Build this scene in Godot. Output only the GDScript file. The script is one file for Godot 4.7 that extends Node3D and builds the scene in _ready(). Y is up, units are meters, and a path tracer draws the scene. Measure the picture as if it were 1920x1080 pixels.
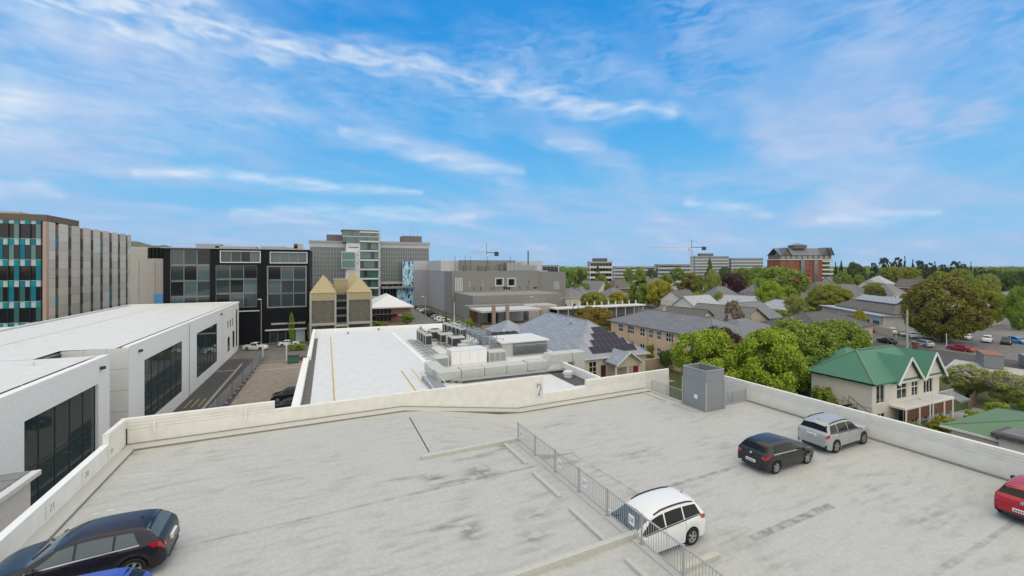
extends Node3D
# Metres, y up. World axes follow the street grid; the camera stands 19 m above the street and is turned 23.5 degrees to it.
# The car park is turned 2 degrees more (its own frame: x = p to the right, -z = q away from the camera).
const DECK_TURN := 0.0349066
const LO := 8.4    # lower deck height
const HI := 9.72   # upper deck height
var M := {}
var rng := RandomNumberGenerator.new()
var names := {}
var meshes := {}

# ---------------------------------------------------------------- geometry collector
class G:
	var v := PackedVector3Array()
	var n := PackedVector3Array()
	var c := PackedColorArray()
	var uv := PackedVector2Array()
	var col := Color.WHITE
	var usecol := false
	var useuv := false
	func tri(a: Vector3, b: Vector3, d: Vector3) -> void:   # counter-clockwise seen from outside
		var m := (b - a).cross(d - a).normalized()
		v.push_back(a); v.push_back(d); v.push_back(b)
		n.push_back(m); n.push_back(m); n.push_back(m)
		if usecol:
			c.push_back(col); c.push_back(col); c.push_back(col)
		if useuv:
			uv.push_back(Vector2(a.x, a.z)); uv.push_back(Vector2(d.x, d.z)); uv.push_back(Vector2(b.x, b.z))
	func quad(a: Vector3, b: Vector3, d: Vector3, e: Vector3) -> void:
		tri(a, b, d); tri(a, d, e)
	func box(lo: Vector3, hi: Vector3, t := Transform3D.IDENTITY) -> void:
		var p := []
		for k in 8:
			p.append(t * Vector3(hi.x if k & 1 else lo.x, hi.y if k & 2 else lo.y, hi.z if k & 4 else lo.z))
		quad(p[4], p[5], p[7], p[6]); quad(p[1], p[0], p[2], p[3])
		quad(p[5], p[1], p[3], p[7]); quad(p[0], p[4], p[6], p[2])
		quad(p[6], p[7], p[3], p[2]); quad(p[0], p[1], p[5], p[4])
	func bbox(lo: Vector3, hi: Vector3, b := 0.02) -> void:   # box with chamfered upper and vertical edges
		var q := [Vector2(lo.x + b, lo.z), Vector2(lo.x, lo.z + b), Vector2(lo.x, hi.z - b), Vector2(lo.x + b, hi.z), Vector2(hi.x - b, hi.z), Vector2(hi.x, hi.z - b), Vector2(hi.x, lo.z + b), Vector2(hi.x - b, lo.z)]
		var m := Vector2((lo.x + hi.x) / 2, (lo.z + hi.z) / 2)
		var r := []
		for k in q:
			r.append(Vector2(k.x - signf(k.x - m.x) * b, k.y - signf(k.y - m.y) * b))
		for i in 8:
			var j := (i + 1) % 8
			quad(Vector3(q[i].x, lo.y, q[i].y), Vector3(q[j].x, lo.y, q[j].y), Vector3(q[j].x, hi.y - b, q[j].y), Vector3(q[i].x, hi.y - b, q[i].y))
			quad(Vector3(q[i].x, hi.y - b, q[i].y), Vector3(q[j].x, hi.y - b, q[j].y), Vector3(r[j].x, hi.y, r[j].y), Vector3(r[i].x, hi.y, r[i].y))
			tri(Vector3(m.x, hi.y, m.y), Vector3(r[i].x, hi.y, r[i].y), Vector3(r[j].x, hi.y, r[j].y))
			tri(Vector3(m.x, lo.y, m.y), Vector3(q[j].x, lo.y, q[j].y), Vector3(q[i].x, lo.y, q[i].y))
	func bar(a: Vector3, b: Vector3, w: float, h: float) -> void:
		var d := (b - a).normalized()
		var s := d.cross(Vector3.UP)
		s = Vector3.RIGHT if s.length() < 0.01 else s.normalized()
		var u := s.cross(d)
		box(Vector3(-w / 2, -h / 2, 0), Vector3(w / 2, h / 2, a.distance_to(b)), Transform3D(Basis(s, u, d).orthonormalized() if Basis(s, u, d).determinant() > 0 else Basis(-s, u, d), a))
	func tube(a: Vector3, b: Vector3, r0: float, r1: float, k := 8, caps := true) -> void:
		var d := (b - a).normalized()
		var s := d.cross(Vector3.UP)
		s = Vector3.RIGHT if s.length() < 0.01 else s.normalized()
		var u := d.cross(s)
		for i in k:
			var e0 := s * cos(TAU * i / k) + u * sin(TAU * i / k)
			var e1 := s * cos(TAU * (i + 1) / k) + u * sin(TAU * (i + 1) / k)
			smooth4(a + e0 * r0, a + e1 * r0, b + e1 * r1, b + e0 * r1, e0, e1, e1, e0)
			if caps:
				tri(b, b + e0 * r1, b + e1 * r1); tri(a, a + e1 * r0, a + e0 * r0)
	func smooth4(a: Vector3, b: Vector3, d: Vector3, e: Vector3, na: Vector3, nb: Vector3, nd: Vector3, ne: Vector3) -> void:
		for t in [[a, d, b, na, nd, nb], [a, e, d, na, ne, nd]]:
			for k in 3:
				v.push_back(t[k]); n.push_back(t[k + 3])
				if usecol: c.push_back(col)
				if useuv: uv.push_back(Vector2(t[k].x, t[k].z))
	func extrude(poly: Array, y0: float, y1: float) -> void:   # poly: Vector2(x, z), any winding
		var pp := PackedVector2Array(poly)
		if not Geometry2D.is_polygon_clockwise(pp):
			pp.reverse()
		# clockwise in (x, z) with z down the page is counter-clockwise from above in (x, -z)
		var ix := Geometry2D.triangulate_polygon(pp)
		for t in range(0, ix.size(), 3):
			var q := [pp[ix[t]], pp[ix[t + 1]], pp[ix[t + 2]]]
			if (q[1] - q[0]).cross(q[2] - q[0]) > 0:
				q = [q[0], q[2], q[1]]
			tri(Vector3(q[0].x, y1, q[0].y), Vector3(q[1].x, y1, q[1].y), Vector3(q[2].x, y1, q[2].y))
			tri(Vector3(q[0].x, y0, q[0].y), Vector3(q[2].x, y0, q[2].y), Vector3(q[1].x, y0, q[1].y))
		var area := 0.0
		for i in pp.size():
			area += pp[i].cross(pp[(i + 1) % pp.size()])
		for i in pp.size():
			var a: Vector2 = pp[i]
			var b: Vector2 = pp[(i + 1) % pp.size()]
			if area > 0:
				var s := a; a = b; b = s
			quad(Vector3(a.x, y0, a.y), Vector3(b.x, y0, b.y), Vector3(b.x, y1, b.y), Vector3(a.x, y1, a.y))
	func profile(poly: Array, a: Vector3, b: Vector3) -> void:   # poly (side, up) swept straight from a to b; side = right of the way seen from above
		var d := (b - a).normalized()
		var s := d.cross(Vector3.UP).normalized()
		var pp := PackedVector2Array(poly)
		var area := 0.0
		for i in pp.size():
			area += pp[i].cross(pp[(i + 1) % pp.size()])
		if area < 0: pp.reverse()
		for i in pp.size():
			var e := s * pp[i].x + Vector3.UP * pp[i].y
			var f := s * pp[(i + 1) % pp.size()].x + Vector3.UP * pp[(i + 1) % pp.size()].y
			quad(a + e, b + e, b + f, a + f)
		var ix := Geometry2D.triangulate_polygon(pp)
		for t in range(0, ix.size(), 3):
			var q := []
			for k in 3:
				q.append(s * pp[ix[t + k]].x + Vector3.UP * pp[ix[t + k]].y)
			if (pp[ix[t + 1]] - pp[ix[t]]).cross(pp[ix[t + 2]] - pp[ix[t]]) < 0:
				q = [q[0], q[2], q[1]]
			tri(b + q[0], b + q[2], b + q[1]); tri(a + q[0], a + q[1], a + q[2])
	func sheet(a: Vector3, b: Vector3, d: Vector3, e: Vector3) -> void:
		quad(a, b, d, e)
	func mesh() -> ArrayMesh:
		var m := ArrayMesh.new()
		if v.is_empty(): return m
		var arr := []
		arr.resize(Mesh.ARRAY_MAX)
		arr[Mesh.ARRAY_VERTEX] = v
		arr[Mesh.ARRAY_NORMAL] = n
		if usecol: arr[Mesh.ARRAY_COLOR] = c
		if useuv: arr[Mesh.ARRAY_TEX_UV] = uv
		m.add_surface_from_arrays(Mesh.PRIMITIVE_TRIANGLES, arr)
		return m

# ---------------------------------------------------------------- objects
func numbered(called: String) -> String:
	if not names.has(called):
		names[called] = 0
		return called
	names[called] += 1
	return "%s_%03d" % [called, names[called]]

func tag(o, label := "", category := "", group := "", kind := ""):
	if label: o.set_meta("label", label)
	if category: o.set_meta("category", category)
	if group: o.set_meta("group", group)
	if kind: o.set_meta("kind", kind)
	return o

func thing(called, label, category, at := Vector3.ZERO, turn := 0.0, group := ""):
	var o := Node3D.new()
	o.name = numbered(called)
	add_child(o)
	o.position = at
	o.rotation.y = turn
	return tag(o, label, category, group)

func part(g, called, mat, parent, at := Vector3.ZERO, turn := 0.0):
	var o := MeshInstance3D.new()
	o.mesh = g.mesh() if g is G else g
	o.material_override = M[mat] if mat is String else mat
	o.position = at
	o.rotation.y = turn
	if parent == self:
		o.name = numbered(called)
		add_child(o)
	else:
		o.name = called
		parent.add_child(o, true)
	return o

func ground(g, called, mat):
	return tag(part(g, called, mat, self), "", "", "", "structure")

func dk(p: float, h: float, q: float) -> Vector3:
	return Vector3(p, h, -q).rotated(Vector3.UP, DECK_TURN)

# ---------------------------------------------------------------- materials
func lin(r: float, g: float, b: float) -> Color:
	return Color(r, g, b).linear_to_srgb()

func noise_tex(freq: float, lo: float, hi: float, octaves := 4, sx := 512, sy := 512, seed_ := 1, tint := Color.WHITE):
	var k := FastNoiseLite.new()
	k.seed = seed_
	k.frequency = freq
	k.fractal_octaves = octaves
	var t := NoiseTexture2D.new()
	t.width = sx
	t.height = sy
	t.noise = k
	t.seamless = true
	t.normalize = true
	var r := Gradient.new()
	r.set_color(0, Color(lo, lo, lo) * Color(tint.r, tint.g, tint.b))
	r.set_color(1, Color(hi, hi, hi))
	t.color_ramp = r
	return t

func mat(called: String, col: Color, rough := 0.8, tex = null, scale := 0.3, opt := {}):
	var m := StandardMaterial3D.new()
	m.resource_name = called
	m.albedo_color = col
	m.roughness = rough
	if tex != null:
		m.albedo_texture = tex
		m.uv1_triplanar = true
		m.uv1_world_triplanar = true
		m.uv1_scale = opt.get("scale3", Vector3.ONE * scale)
	if opt.has("bump"):
		m.heightmap_enabled = true
		m.heightmap_texture = T.grain
		m.heightmap_scale = opt.bump
	m.metallic = opt.get("metal", 0.0)
	m.metallic_specular = opt.get("spec", 0.5)
	if opt.has("coat"):
		m.clearcoat_enabled = true
		m.clearcoat = opt.coat
		m.clearcoat_roughness = 0.05
	if opt.get("vcol", false): m.vertex_color_use_as_albedo = true
	if opt.has("back"):
		m.backlight_enabled = true
		m.backlight = opt.back
	M[called] = m
	return m

var T := {}
func make_materials():
	T.grain = noise_tex(0.05, 0.86, 1.0, 5, 512, 512, 3)
	T.soft = noise_tex(0.02, 0.94, 1.0, 4, 512, 512, 5)
	T.blotch = noise_tex(0.02, 0.78, 1.0, 6, 512, 512, 9)
	T.strong = noise_tex(0.03, 0.55, 1.0, 6, 512, 512, 12)
	T.streak = noise_tex(0.03, 0.66, 1.0, 5, 1024, 64, 14)
	T.board = noise_tex(0.04, 0.5, 1.0, 4, 64, 1024, 17)
	# car park
	mat("parapet_paint", lin(.77, .745, .68), .75, T.soft, .12)
	mat("kerb_paint", lin(.50, .49, .45), .8, T.soft, .5)
	mat("kerb_dark", lin(.27, .26, .225), .9, T.blotch, .8)  # a tone darker than the kerb paint, for thin strips
	mat("deck_side", lin(.42, .41, .38), .85, T.blotch, .3)
	mat("galvanised", lin(.44, .45, .455), .5, T.grain, 1.5, {"metal": .2})
	mat("duct_grey", lin(.27, .285, .295), .5, T.soft, .35, {"metal": .2})
	mat("duct_dark", lin(.08, .09, .11), .6)
	mat("dark_metal", lin(.05, .055, .06), .5, null, 1, {"metal": .4})
	mat("sign_white", lin(.78, .78, .76), .5)
	mat("faded_ink", lin(.33, .32, .30), .7)
	mat("ink", lin(.03, .03, .03), .6)
	mat("marking", lin(.72, .71, .66), .7, T.blotch, .8)
	mat("yellow_line", lin(.62, .47, .10), .7, T.blotch, .8)
	# ground
	mat("earth", lin(.17, .17, .12), .95, T.strong, .02)
	mat("asphalt", lin(.19, .18, .172), .9, T.blotch, .06)
	mat("asphalt_dark", lin(.085, .083, .082), .9, T.blotch, .1)
	mat("asphalt_pale", lin(.24, .225, .205), .9, T.blotch, .08)
	mat("yard_brown", lin(.33, .275, .225), .92, T.blotch, .09)
	mat("paving", lin(.36, .345, .315), .85, T.blotch, .2)
	mat("paving_warm", lin(.42, .30, .23), .85, T.blotch, .2)
	mat("grass", lin(.10, .14, .035), .95, T.strong, .15)
	mat("gravel_white", lin(.55, .53, .49), .9, T.blotch, .2)
	mat("hill_grass", lin(.17, .19, .10), .95, T.strong, .004)
	# buildings
	mat("white_roof", lin(.69, .685, .67), .55, T.soft, .08)
	mat("white_panel", lin(.86, .845, .81), .6, T.soft, .3)
	mat("white_panel2", lin(.68, .675, .65), .6, T.soft, .4)
	mat("gutter_dark", lin(.03, .03, .032), .7)
	mat("beige_panel", lin(.65, .605, .55), .75, T.grain, .3)
	mat("beige_panel2", lin(.59, .55, .50), .75, T.grain, .3)
	mat("beige_panel3", lin(.70, .655, .60), .75, T.grain, .3)
	mat("brown_fin", lin(.19, .15, .12), .8, T.grain, .3, {"spec": .2})
	mat("pink_edge", lin(.45, .32, .26), .7)
	mat("teal_panel", lin(.008, .26, .27), .3, null, 1, {"spec": .3})
	mat("teal_panel2", lin(.01, .17, .235), .3, null, 1, {"spec": .3})
	mat("pale_panel", lin(.45, .55, .55), .4)
	mat("concrete", lin(.45, .42, .38), .85, T.soft, .08)
	mat("concrete_dark", lin(.20, .185, .165), .85, T.blotch, .1)
	mat("concrete_board", lin(.27, .25, .21), .88, T.board, .25)
	mat("court_grey", lin(.36, .36, .385), .75, T.soft, .06)
	mat("court_pale", lin(.52, .52, .53), .75, T.soft, .06)
	mat("court_dark", lin(.25, .24, .225), .85, T.soft, .1)
	mat("black_clad", lin(.010, .010, .0125), .5, T.grain, .2, {"spec": .25})
	mat("white_metal", lin(.66, .66, .65), .45)
	mat("grey_metal", lin(.30, .31, .32), .5, null, 1, {"metal": .3})
	mat("silver_sheet", lin(.42, .44, .46), .4, T.blotch, .5, {"metal": .5})
	mat("pipe_silver", lin(.50, .51, .52), .35, T.grain, .8, {"metal": .6})
	mat("unit_cream", lin(.58, .57, .53), .6, T.grain, .6)
	mat("duct_pale", lin(.52, .53, .49), .6, T.soft, .25)
	mat("gold_roof", lin(.42, .345, .195), .7, T.soft, .2)
	mat("brick", lin(.30, .13, .08), .85, T.grain, .6)
	mat("brick_red", lin(.36, .095, .045), .85, T.grain, .5)
	mat("brick_brown", lin(.19, .075, .045), .85, T.grain, .8)
	mat("peach", lin(.70, .50, .32), .85, T.soft, .2)
	mat("cream_wall", lin(.66, .61, .48), .85, T.soft, .2)
	mat("house_cream", lin(.70, .635, .56), .85, T.soft, .2)
	mat("tan_wall", lin(.52, .43, .32), .85, T.soft, .2)
	mat("pale_wall", lin(.64, .61, .56), .85, T.soft, .2)
	mat("roof_blue", lin(.40, .435, .50), .6, T.streak, .14)
	mat("roof_slate", lin(.235, .24, .26), .7, T.streak, .14)
	mat("roof_dark", lin(.105, .10, .098), .8, T.blotch, .2)
	mat("roof_brown", lin(.16, .145, .13), .85, T.blotch, .2)
	mat("roof_rust", lin(.27, .25, .23), .75, T.strong, .12)
	mat("roof_light", lin(.45, .47, .50), .6, T.blotch, .12)
	mat("roof_green", lin(.052, .185, .12), .6, T.soft, .25)
	mat("roof_green2", lin(.115, .21, .115), .7, T.soft, .25)
	mat("trim_white", lin(.70, .69, .66), .55)
	mat("door_red", lin(.28, .02, .02), .5)
	mat("maroon", lin(.10, .02, .025), .6)
	mat("timber", lin(.15, .10, .07), .85, T.grain, .8)
	mat("container_grey", lin(.27, .28, .285), .6, T.blotch, .4)
	mat("container_top", lin(.47, .20, .13), .8, T.strong, .3)
	mat("solar", lin(.014, .013, .032), .3, null, 1, {"spec": .3})
	mat("solar_frame", lin(.12, .11, .13), .4, null, 1, {"metal": .5})
	# glass
	mat("glass_dark", lin(.010, .012, .013), .05, null, 1, {"spec": .45})
	mat("glass_green", lin(.022, .040, .040), .04, null, 1, {"spec": .5})
	mat("glass_grey", lin(.055, .065, .068), .08, null, 1, {"spec": .7})
	mat("glass_matte", lin(.06, .055, .052), .4, null, 1, {"spec": .2})
	mat("glass_painted_sky", lin(.035, .05, .056), .05, null, 1, {"spec": .6})  # bluish reflection put into the pane colour
	mat("glass_painted_sky2", lin(.075, .11, .12), .05, null, 1, {"spec": .6})  # stronger bluish reflection put into the pane colour
	mat("glass_pale", lin(.12, .15, .15), .1, null, 1, {"spec": .7})
	mat("glass_teal", lin(.03, .13, .13), .06, null, 1, {"spec": .8})
	mat("glass_office", lin(.14, .16, .15), .15, null, 1, {"spec": .5})
	# cars
	for k in [["paint_black", lin(.012, .012, .014)], ["paint_aubergine", lin(.017, .015, .022)], ["paint_white", lin(.74, .74, .73)], ["paint_silver", lin(.37, .375, .38)], ["paint_red", lin(.36, .018, .025)], ["paint_blue", lin(.045, .085, .42)], ["paint_grey", lin(.02, .021, .022)], ["paint_sky", lin(.10, .33, .60)], ["paint_navy", lin(.02, .03, .07)]]:
		mat(k[0], k[1], .28, null, 1, {"coat": .35, "metal": .15 if k[0] == "paint_silver" else .0, "spec": .35})
	mat("car_glass", lin(.008, .009, .010), .03, null, 1, {"spec": .35})
	mat("car_glass_pale", lin(.085, .10, .095), .03, null, 1, {"spec": .5})  # paler copy of car_glass, light coming through put into its colour
	mat("car_screen", lin(.06, .08, .088), .03, null, 1, {"spec": .6})  # lightened glass, light through the windows put into its colour
	mat("tyre", lin(.012, .012, .012), .85)
	mat("rim", lin(.45, .46, .47), .3, null, 1, {"metal": .8})
	mat("plastic", lin(.02, .02, .021), .6)
	mat("lamp_red", lin(.38, .012, .012), .15, null, 1, {"coat": 1.0})
	mat("lamp_clear", lin(.45, .45, .46), .1, null, 1, {"coat": 1.0})
	mat("plate", lin(.66, .66, .66), .5)
	# plants
	mat("bark", lin(.085, .065, .05), .9, T.strong, .6)
	for k in [["leaf_bright", 0.29, 0.38, 0.03], ["leaf_mid", 0.22, 0.3, 0.038], ["leaf_dark", 0.1, 0.15, 0.035], ["leaf_olive", 0.28, 0.3, 0.038], ["leaf_yellow", 0.4, 0.37, 0.03], ["leaf_autumn", 0.25, 0.18, 0.025], ["leaf_purple", 0.085, 0.035, 0.04], ["leaf_brown", 0.195, 0.18, 0.03], ["leaf_pine", 0.05, 0.075, 0.03], ["leaf_pale", 0.32, 0.35, 0.09], ["leaf_twig", 0.24, 0.19, 0.13]]:
		var m = mat(k[0], lin(k[1], k[2], k[3]), .65, null, 1, {"vcol": true, "spec": .35})
		m.backlight_enabled = true
		m.backlight = lin(k[1] * .5, k[2] * .5, k[3] * .4)
	mat("flower", lin(.72, .68, .60), .8)

# ---------------------------------------------------------------- building pieces
# A wall in its own x (right), y (up) plane, outside towards +z. ops: [x, y, w, h, columns, rows, pane material or ""]
func facade(parent, at: Vector3, turn: float, W: float, H: float, ops: Array, wall, pane := "glass_dark", frame := "trim_white", depth := 0.25, bar_w := 0.08, called := "wall", split := false):
	var g := G.new()
	var xs := [0.0, W]
	var ys := [0.0, H]
	for o in ops:
		for k in [o[0], o[0] + o[2]]:
			if not xs.has(k): xs.append(k)
		for k in [o[1], o[1] + o[3]]:
			if not ys.has(k): ys.append(k)
	xs.sort(); ys.sort()
	for i in xs.size() - 1:
		for j in ys.size() - 1:
			var mx: float = (xs[i] + xs[i + 1]) / 2
			var my: float = (ys[j] + ys[j + 1]) / 2
			var hole := false
			for o in ops:
				if mx > o[0] and mx < o[0] + o[2] and my > o[1] and my < o[1] + o[3]: hole = true
			if not hole:
				g.quad(Vector3(xs[i], ys[j], 0), Vector3(xs[i + 1], ys[j], 0), Vector3(xs[i + 1], ys[j + 1], 0), Vector3(xs[i], ys[j + 1], 0))
	for o in ops:
		var a := Vector3(o[0], o[1], 0)
		var b := Vector3(o[0] + o[2], o[1], 0)
		var c := Vector3(o[0] + o[2], o[1] + o[3], 0)
		var d := Vector3(o[0], o[1] + o[3], 0)
		var z := Vector3(0, 0, -depth)
		g.quad(a, a + z, b + z, b); g.quad(b, b + z, c + z, c); g.quad(c, c + z, d + z, d); g.quad(d, d + z, a + z, a)
	var wl = part(g, called, wall, parent, at, turn)
	for o in ops:
		window(parent, Transform3D(Basis(Vector3.UP, turn), at) * Vector3(o[0], o[1], -depth + .06), turn, o[2], o[3], o[4], o[5], o[6] if o.size() > 6 and o[6] != "" else pane, frame, bar_w, split)
	return wl

func window(parent, at: Vector3, turn: float, w: float, h: float, cols: int, rows: int, pane, frame, bw := 0.08, split := false):
	var key := "win%s" % [[w, h, cols, rows, bw]]
	if not meshes.has(key):
		var g := G.new()
		for i in cols + 1:
			var x: float = lerpf(bw / 2, w - bw / 2, float(i) / cols)
			g.box(Vector3(x - bw / 2, 0, -.04), Vector3(x + bw / 2, h, .03))
		for j in rows + 1:
			var y: float = lerpf(bw / 2, h - bw / 2, float(j) / rows)
			g.box(Vector3(bw, y - bw / 2, -.035), Vector3(w - bw, y + bw / 2, .025))
		meshes[key] = g.mesh()
		var q := G.new()
		if split:
			q.box(Vector3(0, 0, -.012), Vector3(w / cols, h / rows, -.002))
		else:
			q.box(Vector3(0, 0, -.012), Vector3(w, h, -.002))
		meshes[key + "p"] = q.mesh()
	var f = part(meshes[key], "window", frame, parent, at, turn)
	if split:
		for i in cols:
			for j in rows:
				var pm = pane
				if pane == "glass_painted_sky": pm = ["glass_painted_sky", "glass_painted_sky2", "glass_green", "glass_painted_sky", "glass_dark"][(i * 7 + j * 3 + int(at.x * 5)) % 5]  # varied reflections painted as different pane colours
				part(meshes[key + "p"], "pane", pm, f, Vector3(i * w / cols, j * h / rows, 0))
	else:
		part(meshes[key + "p"], "pane", pane, f)
	return f

# Roof over a rectangle centred on the origin of its part; hip or gable, ridge along the longer side.
func roof_mesh(w: float, d: float, ye: float, yr: float, hip := true, over := 0.5, thick := 0.18):
	var g := G.new()
	var a := w / 2 + over
	var b := d / 2 + over
	var E := [Vector3(-a, ye, b), Vector3(a, ye, b), Vector3(a, ye, -b), Vector3(-a, ye, -b)]
	var r0: Vector3
	var r1: Vector3
	if w >= d:
		var k := (a - b) if hip else a
		r0 = Vector3(-maxf(k, 0.05), yr, 0); r1 = Vector3(maxf(k, 0.05), yr, 0)
		g.quad(E[0], E[1], r1, r0); g.quad(E[2], E[3], r0, r1)
		if hip: g.tri(E[1], E[2], r1); g.tri(E[3], E[0], r0)
	else:
		var k := (b - a) if hip else b
		r0 = Vector3(0, yr, maxf(k, 0.05)); r1 = Vector3(0, yr, -maxf(k, 0.05))
		g.quad(E[1], E[2], r1, r0); g.quad(E[3], E[0], r0, r1)
		if hip: g.tri(E[0], E[1], r0); g.tri(E[2], E[3], r1)
	var dn := Vector3(0, -thick, 0)
	for i in 4:
		var j := (i + 1) % 4
		if hip: g.quad(E[i] + dn, E[j] + dn, E[j], E[i])
		elif (i % 2 == 0) == (w >= d): g.quad(E[i] + dn, E[j] + dn, E[j], E[i])
		else:   # sloping edges of an open gable
			var top: Vector3 = r1 if (i == 1 if w >= d else i == 2) else r0
			g.quad(E[i] + dn, top + dn, top, E[i]); g.quad(top + dn, E[j] + dn, E[j], top)
	if hip: g.quad(E[3] + dn, E[2] + dn, E[1] + dn, E[0] + dn)
	elif w >= d:
		g.quad(E[0] + dn, r0 + dn, r1 + dn, E[1] + dn); g.quad(E[2] + dn, r1 + dn, r0 + dn, E[3] + dn)
	else:
		g.quad(E[1] + dn, r0 + dn, r1 + dn, E[2] + dn); g.quad(E[3] + dn, r1 + dn, r0 + dn, E[0] + dn)
	return g

func ridge_caps(w: float, d: float, ye: float, yr: float, hip := true, over := 0.5):
	var g := G.new()
	var a := w / 2 + over
	var b := d / 2 + over
	var k := absf(a - b) if hip else maxf(a, b)
	var r0 := Vector3(-k, yr, 0) if w >= d else Vector3(0, yr, k)
	var r1 := -r0 + Vector3(0, 2 * yr, 0)
	g.bar(r0, r1, .28, .12)
	if hip:
		for s in [[-a, b], [a, b], [a, -b], [-a, -b]]:
			var r := r0 if (s[0] < 0 if w >= d else s[1] > 0) else r1
			g.bar(Vector3(s[0], ye, s[1]), r, .22, .1)
	return g

# A plain house: wall box, roof with ridge caps, windows on the two sides that face the camera, maybe a chimney.
func house(called, label, at: Vector3, turn: float, w: float, d: float, eave: float, ridge: float, hip: bool, wall, roof, nwin := 3, chimney := false, group := "", storeys := 1, frame := "trim_white", lip := "trim_white"):
	var t = thing(called, label, "house", at, turn, group)
	var ops_f := []
	var ops_s := []
	for s in storeys:
		var y0 := 0.9 + s * 2.8
		for i in nwin:
			ops_f.append([(i + .5) * w / nwin - .7, y0, 1.4, 1.25, 2, 1])
		var ns := maxi(1, int(nwin * d / w))
		for i in ns:
			ops_s.append([(i + .5) * d / ns - .7, y0, 1.4, 1.25, 2, 1])
	facade(t, Vector3(-w / 2, 0, d / 2), 0, w, eave, ops_f, wall, "glass_dark", frame, .15)
	facade(t, Vector3(-w / 2, 0, -d / 2), -PI / 2, d, eave, ops_s, wall, "glass_dark", frame, .15)
	var g := G.new()
	g.box(Vector3(-w / 2 + .2, 0, -d / 2), Vector3(w / 2, eave, d / 2 - .2))
	if not hip:
		for s in [-1, 1]:
			if w >= d:
				var x: float = s * w / 2
				g.tri(Vector3(x, eave, s * d / 2), Vector3(x, eave, -s * d / 2), Vector3(x, ridge - .2, 0))
			else:
				var z: float = s * d / 2
				g.tri(Vector3(-s * w / 2, eave, z), Vector3(s * w / 2, eave, z), Vector3(0, ridge - .2, z))
	part(g, "wall", wall, t)
	var rf = part(roof_mesh(w, d, eave, ridge, hip), "roof", roof, t)
	part(ridge_caps(w, d, eave, ridge, hip), "ridge_cap", roof, rf)
	var f := G.new()
	for s in [-1, 1]:
		f.box(Vector3(-w / 2 - .6, eave - .2, s * (d / 2 + .55) - .06), Vector3(w / 2 + .6, eave - .03, s * (d / 2 + .55) + .06))
		f.box(Vector3(s * (w / 2 + .55) - .06, eave - .2, -d / 2 - .48), Vector3(s * (w / 2 + .55) + .06, eave - .03, d / 2 + .48))
	part(f, "gutter", lip, t)
	if chimney:
		var c := G.new()
		c.bbox(Vector3(w * .2, eave, -.4), Vector3(w * .2 + .8, ridge + 1.1, .4), .05)
		c.box(Vector3(w * .2 + .15, ridge + 1.1, -.2), Vector3(w * .2 + .45, ridge + 1.45, .1))
		part(c, "chimney", "brick", rf)
	return t

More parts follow.
